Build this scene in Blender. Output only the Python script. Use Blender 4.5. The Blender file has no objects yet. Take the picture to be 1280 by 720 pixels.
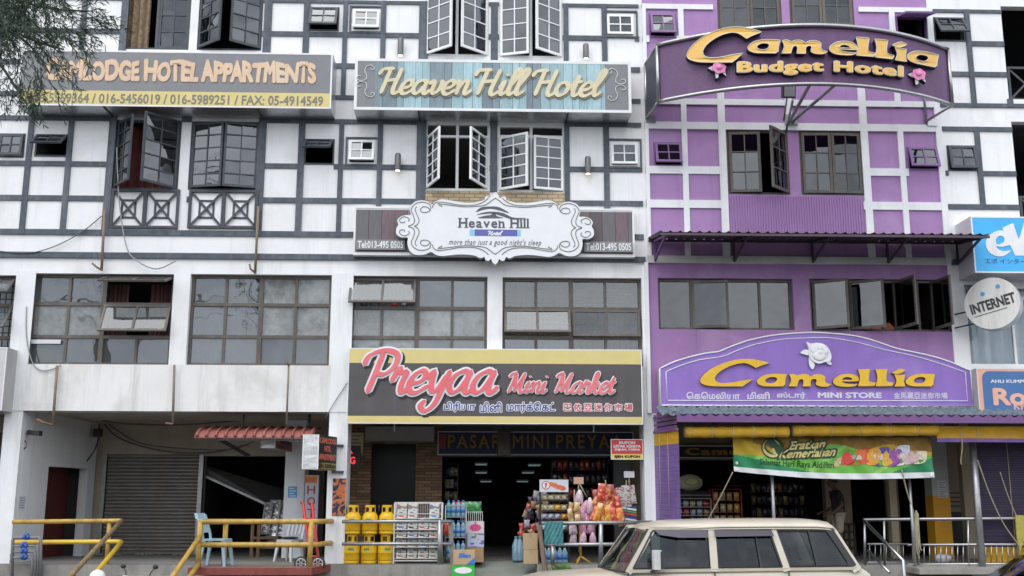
import bpy, math, random
from mathutils import Vector, Matrix
random.seed(11)
sc = bpy.context.scene
col = sc.collection
R = math.radians

# ------------------------------------------------------------------ camera, sky, sun, exposure
FPX, PITCH, YAW, ROLL = 1350.0, R(11.285), R(1.671), R(0.10)
EYE = Vector((0.0, -22.0, 2.0))
def _cam_rows():
    cp, sp, cy, sy, cr, sr = math.cos(PITCH), math.sin(PITCH), math.cos(YAW), math.sin(YAW), math.cos(ROLL), math.sin(ROLL)
    base = Matrix(((1,0,0),(0,0,1),(0,1,0)))
    ry = Matrix(((cy,0,-sy),(0,1,0),(sy,0,cy)))
    rx = Matrix(((1,0,0),(0,cp,-sp),(0,sp,cp)))
    rz = Matrix(((cr,sr,0),(-sr,cr,0),(0,0,1)))
    return rz @ rx @ ry @ base
CAMR = _cam_rows()
cam_data = bpy.data.cameras.new("camera")
cam_data.sensor_width = 36.0
cam_data.lens = 36.0 * FPX / 1280.0
cam_data.clip_start = 0.1
cam_data.clip_end = 2000
cam = bpy.data.objects.new("camera", cam_data)
col.objects.link(cam)
rot = Matrix((CAMR[0], CAMR[1], -Vector(CAMR[2]))).transposed()
cam.matrix_world = Matrix.Translation(EYE) @ rot.to_4x4()
sc.camera = cam

SUN_EL, SUN_AZ = R(56), R(-22)        # azimuth measured from the street side of the facade
world = bpy.data.worlds.new("World"); sc.world = world; world.use_nodes = True
nt = world.node_tree; nt.nodes.clear()
wo = nt.nodes.new('ShaderNodeOutputWorld'); bg = nt.nodes.new('ShaderNodeBackground')
sky = nt.nodes.new('ShaderNodeTexSky'); sky.sky_type = 'NISHITA'; sky.sun_disc = False
sky.sun_elevation = SUN_EL; sky.sun_rotation = math.pi - SUN_AZ
sky.air_density = 1.3; sky.dust_density = 3.0
tcw = nt.nodes.new('ShaderNodeTexCoord')
cl = nt.nodes.new('ShaderNodeTexNoise'); cl.inputs['Scale'].default_value = 2.3; cl.inputs['Detail'].default_value = 4; cl.inputs['Roughness'].default_value = 0.42
mp = nt.nodes.new('ShaderNodeMapping'); mp.inputs['Scale'].default_value = (1, 1, 2.2)
cr_ = nt.nodes.new('ShaderNodeValToRGB')
cr_.color_ramp.elements[0].position = 0.34; cr_.color_ramp.elements[0].color = (6.4, 6.9, 7.7, 1)
cr_.color_ramp.elements[1].position = 0.66; cr_.color_ramp.elements[1].color = (17.0, 17.3, 17.8, 1)
mixw = nt.nodes.new('ShaderNodeMix'); mixw.data_type = 'RGBA'; mixw.inputs[0].default_value = 0.86
nt.links.new(tcw.outputs['Generated'], mp.inputs['Vector']); nt.links.new(mp.outputs[0], cl.inputs['Vector'])
nt.links.new(cl.outputs['Fac'], cr_.inputs[0]); nt.links.new(sky.outputs[0], mixw.inputs[6]); nt.links.new(cr_.outputs[0], mixw.inputs[7])
nt.links.new(mixw.outputs[2], bg.inputs[0]); nt.links.new(bg.outputs[0], wo.inputs[0])
bg.inputs[1].default_value = 0.13
sun = bpy.data.lights.new("sun", 'SUN'); sun.energy = 1.1; sun.angle = R(42); sun.color = (1.0, 0.97, 0.93)
sun_o = bpy.data.objects.new("sun", sun); col.objects.link(sun_o)
sd = Vector((math.sin(SUN_AZ)*math.cos(SUN_EL), -math.cos(SUN_AZ)*math.cos(SUN_EL), math.sin(SUN_EL)))
sun_o.rotation_euler = (-sd).to_track_quat('-Z', 'Y').to_euler()
sc.view_settings.view_transform = 'Standard'; sc.view_settings.look = 'None'
sc.view_settings.exposure = 0.32; sc.view_settings.gamma = 1.0; sc.view_settings.use_curve_mapping = False
sc.cycles.max_bounces = 8; sc.cycles.transparent_max_bounces = 16

# ------------------------------------------------------------------ measuring: photo pixel -> point on the real plane Y = const
def W(px, py, Y=0.0):
    d = Vector(((px-640)/FPX, -(py-360)/FPX, 1.0))
    w = CAMR.transposed() @ d
    t = (Y-EYE.y)/w.y
    return EYE + w*t
def WZ(px, py, Z):
    d = CAMR.transposed() @ Vector(((px-640)/FPX, -(py-360)/FPX, 1.0))
    return EYE + d*((Z-EYE.z)/d.z)
def RC(x0, y0, x1, y1, Y=0.0):
    xm, ym = (x0+x1)/2, (y0+y1)/2
    return W(x0, ym, Y).x, W(x1, ym, Y).x, W(xm, y1, Y).z, W(xm, y0, Y).z     # X0 X1 Z0 Z1

# ------------------------------------------------------------------ materials
MATS = {}
def mat(name, c, rough=0.6, var=0.12, scale=6.0, metal=0.0, bump=0.0, bscale=40.0, stretch=None, spec=0.5, dirt=None, dirt_amt=0.0, fade=None, fade_amt=0.0, emit=0.0, coat=0.0):
    """Painted / raw surface: base colour broken up by noise, an optional dirt colour in streaks, optional bump."""
    if name in MATS: return MATS[name]
    m = bpy.data.materials.new(name); m.use_nodes = True
    t = m.node_tree; p = t.nodes['Principled BSDF']
    p.inputs['Roughness'].default_value = rough; p.inputs['Metallic'].default_value = metal
    p.inputs['Specular IOR Level'].default_value = spec; p.inputs['Coat Weight'].default_value = coat
    tc = t.nodes.new('ShaderNodeTexCoord'); src = tc.outputs['Object']
    mpn = t.nodes.new('ShaderNodeMapping'); mpn.inputs['Scale'].default_value = stretch or (1, 1, 1)
    t.links.new(src, mpn.inputs['Vector'])
    n = t.nodes.new('ShaderNodeTexNoise'); n.inputs['Scale'].default_value = scale; n.inputs['Detail'].default_value = 6; n.inputs['Roughness'].default_value = 0.65
    t.links.new(mpn.outputs[0], n.inputs['Vector'])
    r = t.nodes.new('ShaderNodeValToRGB')
    lo = [max(0, k*(1-var)) for k in c[:3]]; hi = [min(1, k*(1+var)) for k in c[:3]]
    r.color_ramp.elements[0].position = 0.3; r.color_ramp.elements[0].color = (*lo, 1)
    r.color_ramp.elements[1].position = 0.7; r.color_ramp.elements[1].color = (*hi, 1)
    t.links.new(n.outputs['Fac'], r.inputs[0]); out = r.outputs[0]
    if dirt:
        m2 = t.nodes.new('ShaderNodeMapping'); m2.inputs['Scale'].default_value = (1.3, 1.3, 0.09); t.links.new(src, m2.inputs['Vector'])
        n2 = t.nodes.new('ShaderNodeTexNoise'); n2.inputs['Scale'].default_value = 2.6; n2.inputs['Detail'].default_value = 9; n2.inputs['Roughness'].default_value = 0.72
        t.links.new(m2.outputs[0], n2.inputs['Vector'])
        r2 = t.nodes.new('ShaderNodeValToRGB'); r2.color_ramp.elements[0].position = 0.5; r2.color_ramp.elements[0].color = (0,0,0,1)
        r2.color_ramp.elements[1].position = 0.78; r2.color_ramp.elements[1].color = (dirt_amt,)*3+(1,)
        t.links.new(n2.outputs['Fac'], r2.inputs[0])
        mx = t.nodes.new('ShaderNodeMix'); mx.data_type = 'RGBA'; t.links.new(r2.outputs[0], mx.inputs[0]); t.links.new(out, mx.inputs[6]); mx.inputs[7].default_value = (*dirt, 1)
        out = mx.outputs[2]
    if fade:                                     # chalky worn patches with edges of their own
        n3 = t.nodes.new('ShaderNodeTexNoise'); n3.inputs['Scale'].default_value = .75; n3.inputs['Detail'].default_value = 12; n3.inputs['Roughness'].default_value = 0.62; n3.inputs['Distortion'].default_value = .6
        t.links.new(src, n3.inputs['Vector'])
        r3 = t.nodes.new('ShaderNodeValToRGB'); r3.color_ramp.elements[0].position = 0.53; r3.color_ramp.elements[0].color = (0,0,0,1)
        r3.color_ramp.elements[1].position = 0.68; r3.color_ramp.elements[1].color = (fade_amt,)*3+(1,)
        t.links.new(n3.outputs['Fac'], r3.inputs[0])
        mx3 = t.nodes.new('ShaderNodeMix'); mx3.data_type = 'RGBA'; t.links.new(r3.outputs[0], mx3.inputs[0]); t.links.new(out, mx3.inputs[6]); mx3.inputs[7].default_value = (*fade, 1)
        out = mx3.outputs[2]
    t.links.new(out, p.inputs['Base Color'])
    if bump:
        nb = t.nodes.new('ShaderNodeTexNoise'); nb.inputs['Scale'].default_value = bscale; nb.inputs['Detail'].default_value = 4; t.links.new(src, nb.inputs['Vector'])
        b = t.nodes.new('ShaderNodeBump'); b.inputs['Strength'].default_value = bump; b.inputs['Distance'].default_value = 0.02
        t.links.new(nb.outputs['Fac'], b.inputs['Height']); t.links.new(b.outputs[0], p.inputs['Normal'])
    if emit:
        p.inputs['Emission Color'].default_value = (*c[:3], 1); p.inputs['Emission Strength'].default_value = emit
    MATS[name] = m; return m

def glass(name, tint=(0.35,0.4,0.43), refl=0.10, wav=0.03, dust=0.0, dustc=(0.5,0.52,0.52), dscale=3.0, rough=0.015):
    """Window glass: a clear tinted pane with its mirror reflection, a little uneven, with dusty patches."""
    if name in MATS: return MATS[name]
    m = bpy.data.materials.new(name); m.use_nodes = True; t = m.node_tree; t.nodes.clear()
    o = t.nodes.new('ShaderNodeOutputMaterial'); tr = t.nodes.new('ShaderNodeBsdfTransparent'); tr.inputs[0].default_value = (*tint, 1)
    gl = t.nodes.new('ShaderNodeBsdfGlossy'); gl.inputs['Roughness'].default_value = rough; gl.inputs[0].default_value = (0.9,0.95,1,1)
    tc = t.nodes.new('ShaderNodeTexCoord')
    n = t.nodes.new('ShaderNodeTexNoise'); n.inputs['Scale'].default_value = 1.1; n.inputs['Detail'].default_value = 2; t.links.new(tc.outputs['Object'], n.inputs['Vector'])
    b = t.nodes.new('ShaderNodeBump'); b.inputs['Strength'].default_value = wav; b.inputs['Distance'].default_value = 1.0
    t.links.new(n.outputs['Fac'], b.inputs['Height']); t.links.new(b.outputs[0], gl.inputs['Normal'])
    fr = t.nodes.new('ShaderNodeFresnel'); ge = t.nodes.new('ShaderNodeNewGeometry')
    io = t.nodes.new('ShaderNodeMath'); io.operation = 'MULTIPLY_ADD'; io.inputs[1].default_value = 1/1.5-1.5; io.inputs[2].default_value = 1.5   # same mirror from both faces of the pane
    t.links.new(ge.outputs['Backfacing'], io.inputs[0]); t.links.new(io.outputs[0], fr.inputs[0])
    mm = t.nodes.new('ShaderNodeMath'); mm.operation = 'MULTIPLY_ADD'; mm.inputs[1].default_value = 1.0; mm.inputs[2].default_value = max(0.0, refl-0.04); mm.use_clamp = True
    t.links.new(fr.outputs[0], mm.inputs[0])
    mx = t.nodes.new('ShaderNodeMixShader'); t.links.new(mm.outputs[0], mx.inputs[0]); t.links.new(tr.outputs[0], mx.inputs[1]); t.links.new(gl.outputs[0], mx.inputs[2])
    out = mx.outputs[0]
    if dust:
        df = t.nodes.new('ShaderNodeBsdfDiffuse'); df.inputs[0].default_value = (*dustc, 1)
        n2 = t.nodes.new('ShaderNodeTexNoise'); n2.inputs['Scale'].default_value = dscale; n2.inputs['Detail'].default_value = 9; n2.inputs['Roughness'].default_value = 0.7
        t.links.new(tc.outputs['Object'], n2.inputs['Vector'])
        r2 = t.nodes.new('ShaderNodeValToRGB'); r2.color_ramp.elements[0].position = 0.35; r2.color_ramp.elements[0].color = (dust*0.35,)*3+(1,)
        r2.color_ramp.elements[1].position = 0.72; r2.color_ramp.elements[1].color = (dust,)*3+(1,)
        t.links.new(n2.outputs['Fac'], r2.inputs[0])
        mx2 = t.nodes.new('ShaderNodeMixShader'); t.links.new(r2.outputs[0], mx2.inputs[0]); t.links.new(out, mx2.inputs[1]); t.links.new(df.outputs[0], mx2.inputs[2]); out = mx2.outputs[0]
    t.links.new(out, o.inputs[0]); MATS[name] = m; return m

# ------------------------------------------------------------------ mesh building
def cr_spline(pts, n=6, closed=False):
    P = [Vector(p) for p in pts]; out = []; N = len(P)
    rng = range(N if closed else N-1)
    for i in rng:
        if closed: a, b, c, d = P[(i-1)%N], P[i], P[(i+1)%N], P[(i+2)%N]
        else: a, b, c, d = P[max(i-1,0)], P[i], P[i+1], P[min(i+2,N-1)]
        if (b-c).length < 1e-9: continue
        for k in range(n):
            t = k/n
            out.append(0.5*((2*b)+(c-a)*t+(2*a-5*b+4*c-d)*t*t+(3*b-a-3*c+d)*t**3))
    if not closed: out.append(P[-1])
    return out

class MB:
    def __init__(s): s.v = []; s.f = []; s.m = []; s.sm = []
    def add(s, verts, faces, m=0, smooth=False):
        o = len(s.v); s.v += [Vector(v) for v in verts]
        for f in faces: s.f.append([i+o for i in f]); s.m.append(m); s.sm.append(smooth)
    def quad(s, a, b, c, d, m=0): s.add([a,b,c,d], [(0,1,2,3)], m)
    def obox(s, o, eu, ev, ew, m=0):
        o, eu, ev, ew = Vector(o), Vector(eu), Vector(ev), Vector(ew)
        v = [o, o+eu, o+eu+ev, o+ev]; v += [p+ew for p in v]
        F = [(0,3,2,1),(4,5,6,7),(0,1,5,4),(1,2,6,5),(2,3,7,6),(3,0,4,7)]
        if eu.cross(ev).dot(ew) < 0: F = [tuple(reversed(f)) for f in F]
        s.add(v, F, m)
    def box(s, x0, x1, y0, y1, z0, z1, m=0):
        x0, x1 = min(x0,x1), max(x0,x1); y0, y1 = min(y0,y1), max(y0,y1); z0, z1 = min(z0,z1), max(z0,z1)
        s.obox((x0,y0,z0), (x1-x0,0,0), (0,y1-y0,0), (0,0,z1-z0), m)
    def rbox(s, x0, x1, y0, y1, z0, z1, r=0.01, m=0):
        """box with its four upright edges rounded off"""
        pts = []
        for cx, cy, a0 in ((x1-r,y1-r,0),(x0+r,y1-r,90),(x0+r,y0+r,180),(x1-r,y0+r,270)):
            for k in range(4): a = R(a0+30*k); pts.append((cx+r*math.cos(a), cy+r*math.sin(a)))
        n = len(pts)
        s.add([(x,y,z0) for x,y in pts]+[(x,y,z1) for x,y in pts], [tuple(range(n-1,-1,-1)), tuple(range(n,2*n))]+[(i,(i+1)%n,n+(i+1)%n,n+i) for i in range(n)], m)
    def tube(s, pts, r, m=0, n=8, caps=True, smooth=True):
        P = [Vector(p) for p in pts]; rr = r if isinstance(r, (list,tuple)) else [r]*len(P)
        base = len(s.v); up = None
        for i, p in enumerate(P):
            t = (P[min(i+1,len(P)-1)]-P[max(i-1,0)]).normalized()
            if up is None:
                up = Vector((0,0,1)) if abs(t.z) < 0.9 else Vector((0,1,0))
            a = (up - t*up.dot(t))
            if a.length < 1e-6: a = t.orthogonal()
            a.normalize(); up = a; b = t.cross(a)
            for k in range(n):
                an = 2*math.pi*k/n; s.v.append(p + (a*math.cos(an)+b*math.sin(an))*rr[i])
        for i in range(len(P)-1):
            for k in range(n):
                s.f.append([base+i*n+k, base+i*n+(k+1)%n, base+(i+1)*n+(k+1)%n, base+(i+1)*n+k]); s.m.append(m); s.sm.append(smooth)
        if caps:
            s.f.append([base+k for k in range(n-1,-1,-1)]); s.m.append(m); s.sm.append(False)
            e = base+(len(P)-1)*n; s.f.append([e+k for k in range(n)]); s.m.append(m); s.sm.append(False)
    def bar(s, a, b, w, h=None, m=0, up=(0,0,1)):
        """square bar from a to b"""
        a, b = Vector(a), Vector(b); h = h or w; t = (b-a)
        u = t.cross(Vector(up))
        if u.length < 1e-6: u = Vector((1,0,0))
        u.normalize(); v = u.cross(t).normalized()
        s.obox(a-u*w/2-v*h/2, u*w, v*h, t, m)
    def lathe(s, cx, cy, prof, m=0, n=20, smooth=True):
        base = len(s.v)
        for r, z in prof:
            for k in range(n):
                a = 2*math.pi*k/n; s.v.append(Vector((cx+r*math.cos(a), cy+r*math.sin(a), z)))
        for i in range(len(prof)-1):
            for k in range(n):
                s.f.append([base+i*n+k, base+i*n+(k+1)%n, base+(i+1)*n+(k+1)%n, base+(i+1)*n+k]); s.m.append(m); s.sm.append(smooth)
        s.f.append([base+k for k in range(n-1,-1,-1)]); s.m.append(m); s.sm.append(False)
        e = base+(len(prof)-1)*n; s.f.append([e+k for k in range(n)]); s.m.append(m); s.sm.append(False)
    def ball(s, c, rx, ry=None, rz=None, m=0, n=14, k=9, fn=None):
        ry = ry or rx; rz = rz or rx; base = len(s.v); c = Vector(c)
        for i in range(k+1):
            th = math.pi*i/k
            for j in range(n):
                a = 2*math.pi*j/n; p = Vector((rx*math.sin(th)*math.cos(a), ry*math.sin(th)*math.sin(a), rz*math.cos(th)))
                s.v.append(c+(fn(p) if fn else p))
        for i in range(k):
            for j in range(n):
                s.f.append([base+i*n+j, base+(i+1)*n+j, base+(i+1)*n+(j+1)%n, base+i*n+(j+1)%n]); s.m.append(m); s.sm.append(True)
    def prism(s, pts, y0, y1, m=0, ms=None):
        """outline in X,Z between two depths; y0 is the street side"""
        n = len(pts)
        area = sum(pts[i][0]*pts[(i+1)%n][1]-pts[(i+1)%n][0]*pts[i][1] for i in range(n))
        if area < 0: pts = list(reversed(pts))
        s.add([(x,y0,z) for x,z in pts]+[(x,y1,z) for x,z in pts], [tuple(range(n)), tuple(range(2*n-1,n-1,-1))], m)
        s.add([(x,y0,z) for x,z in pts]+[(x,y1,z) for x,z in pts], [(i,n+i,n+(i+1)%n,(i+1)%n) for i in range(n)], m if ms is None else ms)
    def extrude2d(s, vf, fn, d, m=0, ms=None):
        """flat filled shape (verts2d, faces) laid on a surface by fn(x, y, depth); d = thickness towards the viewer"""
        V, F = vf; ms = m if ms is None else ms
        cnt = {}
        for f in F:
            for i in range(len(f)):
                a, b = f[i], f[(i+1)%len(f)]; cnt.setdefault((min(a,b),max(a,b)), []).append((a,b))
        s.add([fn(x,y,d) for x,y in V], F, m)
        if d > 0:
            E = [e[0] for e in cnt.values() if len(e) == 1]
            o = len(s.v); s.v += [Vector(fn(x,y,d)) for x,y in V]+[Vector(fn(x,y,0)) for x,y in V]; n = len(V)
            for a, b in E: s.f.append([o+b, o+a, o+n+a, o+n+b]); s.m.append(ms); s.sm.append(False)
    def build(s, name, mats, parent=None, kind=None):
        me = bpy.data.meshes.new(name); off = parent_loc(parent)
        me.from_pydata([tuple(v-off) for v in s.v], [], s.f)
        for q in (mats if isinstance(mats, (list,tuple)) else [mats]): me.materials.append(q)
        me.polygons.foreach_set('material_index', s.m); me.polygons.foreach_set('use_smooth', s.sm)
        me.update()
        o = bpy.data.objects.new(name, me); col.objects.link(o)
        if parent: o.parent = parent
        if kind: o['kind'] = kind
        return o

def parent_loc(o):
    v = Vector((0,0,0))
    while o is not None: v += Vector(o.location); o = o.parent
    return v
def thing(name, label, cat, loc=(0,0,0), group=None):
    o = bpy.data.objects.new(name, None); col.objects.link(o); o.location = loc; o.empty_display_size = 0.2
    o['label'] = label; o['category'] = cat
    if group: o['group'] = group
    return o
def tag(o, label, cat, group=None):
    o['label'] = label; o['category'] = cat
    if group: o['group'] = group
    return o
def solo(mb, name, mats, label, cat, group=None):
    """a thing that is one mesh, origin moved to its own base"""
    xs = [v.x for v in mb.v]; ys = [v.y for v in mb.v]; zs = [v.z for v in mb.v]
    c = Vector(((min(xs)+max(xs))/2, (min(ys)+max(ys))/2, min(zs)))
    mb.v = [v-c for v in mb.v]
    o = mb.build(name, mats); o.location = c
    return tag(o, label, cat, group)
def copy_thing(src, loc, label=None, group=None, rz=0.0):
    c = src.copy(); col.objects.link(c); c.location = loc; c.rotation_euler.z = src.rotation_euler.z + rz
    if label: c['label'] = label
    if group: c['group'] = group
    for ch in src.children:
        d = ch.copy(); col.objects.link(d); d.parent = c
        for g in ch.children:
            e = g.copy(); col.objects.link(e); e.parent = d
    return c

# ------------------------------------------------------------------ flat lettering
def _to_flat(cu):
    o = bpy.data.objects.new("tmp", cu); col.objects.link(o)
    dg = bpy.context.evaluated_depsgraph_get(); dg.update()
    e = o.evaluated_get(dg); me = e.to_mesh()
    V = [(v.co.x, v.co.y) for v in me.vertices]; F = [list(p.vertices) for p in me.polygons]
    nz = sum(p.normal.z for p in me.polygons)
    if nz < 0: F = [list(reversed(f)) for f in F]
    e.to_mesh_clear(); bpy.data.objects.remove(o); bpy.data.curves.remove(cu)
    return V, F
def text2d(body, bold=0.0, spacing=1.0, res=3):
    cu = bpy.data.curves.new("lettering", 'FONT'); cu.body = body; cu.size = 1.0; cu.offset = bold; cu.space_character = spacing
    cu.resolution_u = res; cu.dimensions = '2D'; cu.fill_mode = 'BOTH'
    return _to_flat(cu)
def poly2d(loops, offset=0.0):
    cu = bpy.data.curves.new("outline", 'CURVE'); cu.dimensions = '2D'; cu.fill_mode = 'BOTH'; cu.offset = offset
    for L in loops:
        sp = cu.splines.new('POLY'); sp.points.add(len(L)-1); sp.use_cyclic_u = True
        for p, q in zip(sp.points, L): p.co = (q[0], q[1], 0, 1)
    return _to_flat(cu)
def fit(vf, x0, x1, z0, z1, shear=0.0):
    V, F = vf
    V = [(x+shear*y, y) for x, y in V]
    ax, bx = min(v[0] for v in V), max(v[0] for v in V); ay, by = min(v[1] for v in V), max(v[1] for v in V)
    return [(x0+(x-ax)/(bx-ax)*(x1-x0), z0+(y-ay)/(by-ay)*(z1-z0)) for x, y in V], F
def on_plane(Y): return lambda x, z, d: (x, Y-d, z)
def layers(b, n=8):
    """small shifts that thicken a glyph; each lies a hair in front of the last"""
    if b <= 0: return [(0,0,0)]
    return [(b*math.cos(2*math.pi*k/n), b*math.sin(2*math.pi*k/n), .0003*k) for k in range(n)]+[(0,0,.0003*n)]
def thick_text(mb, body, rect, fn, d, bold=0.0, spacing=1.0, shear=0.0, m=0, ms=None, res=3, n=8, lift=0.0):
    V, F = text2d(body, 0, spacing, res)
    V = [(x+shear*y, y) for x, y in V]
    ax, bx = min(v[0] for v in V)-bold, max(v[0] for v in V)+bold; ay, by = min(v[1] for v in V)-bold, max(v[1] for v in V)+bold
    kx, kz = (rect[1]-rect[0])/(bx-ax), (rect[3]-rect[2])/(by-ay)
    for sx, sy, dd in layers(bold, n):
        mb.extrude2d(([(rect[0]+(x+sx-ax)*kx, rect[2]+(y+sy-ay)*kz) for x, y in V], F), lambda x, z, q, dd=dd: fn(x, z, (q+dd if q > 0 else 0)+lift), d, m, ms)
def lettering(body, rect, Y, m, parent, d=0.004, bold=0.0, spacing=1.0, shear=0.0, name="lettering", ms=None, res=3, fn=None):
    mb = MB(); thick_text(mb, body, rect, fn or on_plane(Y), d, bold, spacing, shear, 0, 1 if ms else 0, res)
    return mb.build(name, [m, ms] if ms else m, parent)

# brush script: each letter a few strokes (x-height 1), widened by a slanted nib
SCRIPT = {
 'a': (1.0, [[(.8,.8),(.55,1.0),(.2,.8),(.06,.35),(.26,.02),(.55,.2),(.78,.8)], [(.82,1.0),(.74,.5),(.78,.1),(.95,.02),(1.12,.28)]]),
 'e': (.78, [[(.06,.42),(.45,.48),(.66,.76),(.48,1.0),(.2,.84),(.06,.4),(.22,.04),(.5,.02),(.86,.32)]]),
 'v': (.88, [[(.0,.72),(.14,.96),(.28,.8),(.28,.25),(.45,.03),(.68,.3),(.76,.8),(.68,1.0)], [(.72,.9),(.85,.78),(1.0,.86)]]),
 'n': (1.0, [[(.0,.75),(.13,.98),(.2,.7),(.2,.0)], [(.22,.4),(.4,.84),(.6,.99),(.72,.78),(.68,.2),(.82,.02),(1.08,.3)]]),
 'i': (.46, [[(.0,.45),(.18,.98),(.14,.3),(.26,.02),(.52,.3)], [(.2,1.42),(.22,1.5)]]),
 'l': (.46, [[(.0,.35),(.3,1.15),(.42,1.7),(.28,1.92),(.14,1.6),(.1,.4),(.24,.02),(.52,.3)]]),
 'o': (.86, [[(.5,1.0),(.16,.84),(.04,.4),(.26,.02),(.58,.16),(.7,.6),(.5,1.0)], [(.6,.92),(.74,.74),(.95,.84)]]),
 't': (.56, [[(.06,.4),(.3,1.5),(.2,.5),(.26,.08),(.42,.02),(.66,.3)], [(.02,1.0),(.3,1.0),(.56,1.06)]]),
 'r': (.72, [[(.0,.5),(.16,1.12),(.26,.9),(.52,.94),(.46,.4),(.52,.06),(.64,.02),(.82,.3)]]),
 'y': (.92, [[(.0,.65),(.16,.98),(.2,.5),(.32,.08),(.54,.16),(.76,.8)], [(.84,1.0),(.72,.2),(.6,-.5),(.3,-.82),(.04,-.6),(.16,-.36)]]),
 'k': (.84, [[(.0,.35),(.3,1.2),(.4,1.7),(.27,1.9),(.15,1.5),(.13,.0)], [(.16,.45),(.42,.98),(.6,.8),(.4,.56),(.24,.52)], [(.32,.52),(.5,.1),(.68,.02),(.95,.35)]]),
 'H': (1.42, [[(-.2,1.4),(-.06,1.74),(.25,1.82),(.62,1.84)], [(.42,1.84),(.36,.9),(.3,.02)], [(1.12,1.86),(1.04,1.1),(.98,.4),(1.06,.06),(1.24,.02),(1.5,.3)], [(.36,.92),(.7,.98),(1.04,1.02)]]),
 'P': (1.12, [[(-.25,1.25),(-.16,1.66),(.2,1.88),(.66,1.9),(1.04,1.68),(1.04,1.18),(.74,.84),(.4,.86)], [(.4,1.86),(.34,.9),(.26,.0)]]),
 'M': (1.5, [[(-.15,1.4),(-.02,1.7),(.24,1.82),(.38,1.8)], [(.34,1.8),(.26,.9),(.1,.0)], [(.38,1.82),(.5,.9),(.62,.1)], [(.62,.1),(.85,.9),(1.16,1.84)], [(1.16,1.84),(1.06,.9),(1.08,.2),(1.24,.02),(1.55,.3)]]),
}
def script_strokes(word, shear=0.28):
    x = 0.0; out = []
    for ch in word:
        if ch == ' ': x += .6; continue
        adv, st = SCRIPT[ch]
        for q in st: out.append([(x+px+shear*py, py) for px, py in q])
        x += adv
    return out
def ribbon(mb, pts, w0, w1, nib, fn, d, m, ms=None):
    """one brush stroke with round ends as a raised ribbon"""
    P = cr_spline([(p[0],p[1],0) for p in pts], 5)
    L, Rr = [], []
    n = len(P)
    for i, p in enumerate(P):
        t = P[min(i+1,n-1)]-P[max(i-1,0)]
        if t.length < 1e-9: t = Vector((0,1,0))
        t.normalize(); a = math.atan2(t.y, t.x)
        w = (w0+(w1-w0)*abs(math.sin(a-nib)))/2; nn = Vector((-t.y,t.x,0))*w
        if i == 0 or i == n-1: nn *= 0.62
        L.append(p+nn); Rr.append(p-nn)
    def cap(p, t, w): return p+t*w
    t0 = (P[0]-P[1]).normalized()*w1*0.22; t1 = (P[-1]-P[-2]).normalized()*w1*0.22
    loop = L+[P[-1]+t1]+list(reversed(Rr))+[P[0]+t0]
    N = len(loop); k = len(L)
    F = [(i, k+1+(k-1-i), k+1+(k-2-i), i+1) for i in range(k-1)]
    F += [(k-1, k+1, k), (0, N-1, N-2)]
    V = [(q.x,q.y) for q in loop]
    rise = [i*.00013 for i in range(k)]+[(k-1)*.00013]+[(k-1-i)*.00013 for i in range(k)]+[0]   # the stroke climbs a little, so where it crosses itself one pass lies over the other
    mb.add([fn(x,y,d+h) for (x,y),h in zip(V,rise)], F, m)
    if d > 0:
        mb.add([fn(x,y,d+h) for (x,y),h in zip(V,rise)]+[fn(x,y,0) for x,y in V], [(i,N+i,N+(i+1)%N,(i+1)%N) for i in range(N)], m if ms is None else ms)
def script_word(word, rect, Y, m, parent, wt=.34, wmin=.16, d=0.01, grow=0.0, name="lettering", shear=0.28, lift=0.0, yfix=None):
    """word fitted to rect = X0 X1 Zbase Zx (Zx: height of the x-height line)"""
    st = script_strokes(word, shear); xs = [p[0] for q in st for p in q]
    ax, bx = min(xs), max(xs); x0, x1, z0, z1 = rect; kx = (x1-x0)/(bx-ax); kz = z1-z0
    mb = MB()
    for i, q in enumerate(st):
        off = lift+0.0006*i
        fn = lambda x, y, dd, off=off: (x, Y-dd-off, y)
        pts = [(x0+(p[0]-ax)*kx, z0+p[1]*kz) for p in q]
        s_ = (abs(kx)+abs(kz))/2
        ribbon(mb, pts, wmin*s_+2*grow, wt*s_+2*grow, R(28), fn, d, 0)
    return mb.build(name, m, parent)
# ------------------------------------------------------------------ palette
M_white = mat("white_painted_plaster", (.76,.765,.785), .75, .05, 1.5, bump=.08, bscale=30, dirt=(.36,.36,.35), dirt_amt=.42, fade=(.60,.60,.59), fade_amt=.5)
M_whited = mat("rain_streaked_white_plaster", (.70,.70,.70), .8, .06, 1.2, bump=.1, bscale=26, dirt=(.24,.23,.21), dirt_amt=.62, fade=(.50,.48,.45), fade_amt=.6)
M_white2 = mat("white_column_paint", (.72,.74,.76), .7, .05, 2.0, bump=.06, bscale=30, dirt=(.30,.30,.30), dirt_amt=.5)
M_slate = mat("slate_grey_trim_paint", (.062,.078,.10), .65, .28, 7, bump=.1, dirt=(.25,.26,.28), dirt_amt=.5)
M_slate2 = mat("dark_grey_window_paint", (.040,.048,.06), .55, .3, 9, dirt=(.16,.17,.18), dirt_amt=.35)
M_whitef = mat("white_window_paint", (.74,.75,.76), .5, .06, 6)
M_brownf = mat("weathered_bronze_window_frame", (.085,.073,.064), .5, .25, 12, dirt=(.2,.18,.16), dirt_amt=.5)
M_purple = mat("purple_painted_plaster", (.345,.195,.415), .72, .10, 1.2, bump=.06, bscale=30, dirt=(.21,.11,.26), dirt_amt=.5, fade=(.43,.31,.50), fade_amt=.5)
M_purplew = mat("purple_wall_paint", (.30,.165,.365), .72, .12, 1.0, dirt=(.13,.06,.16), dirt_amt=.55, fade=(.40,.27,.43), fade_amt=.75)
M_purpled = mat("purple_window_paint", (.19,.10,.25), .55, .12, 6)
M_purpletrim = mat("deep_purple_trim", (.16,.06,.26), .5, .12, 5)
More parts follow.
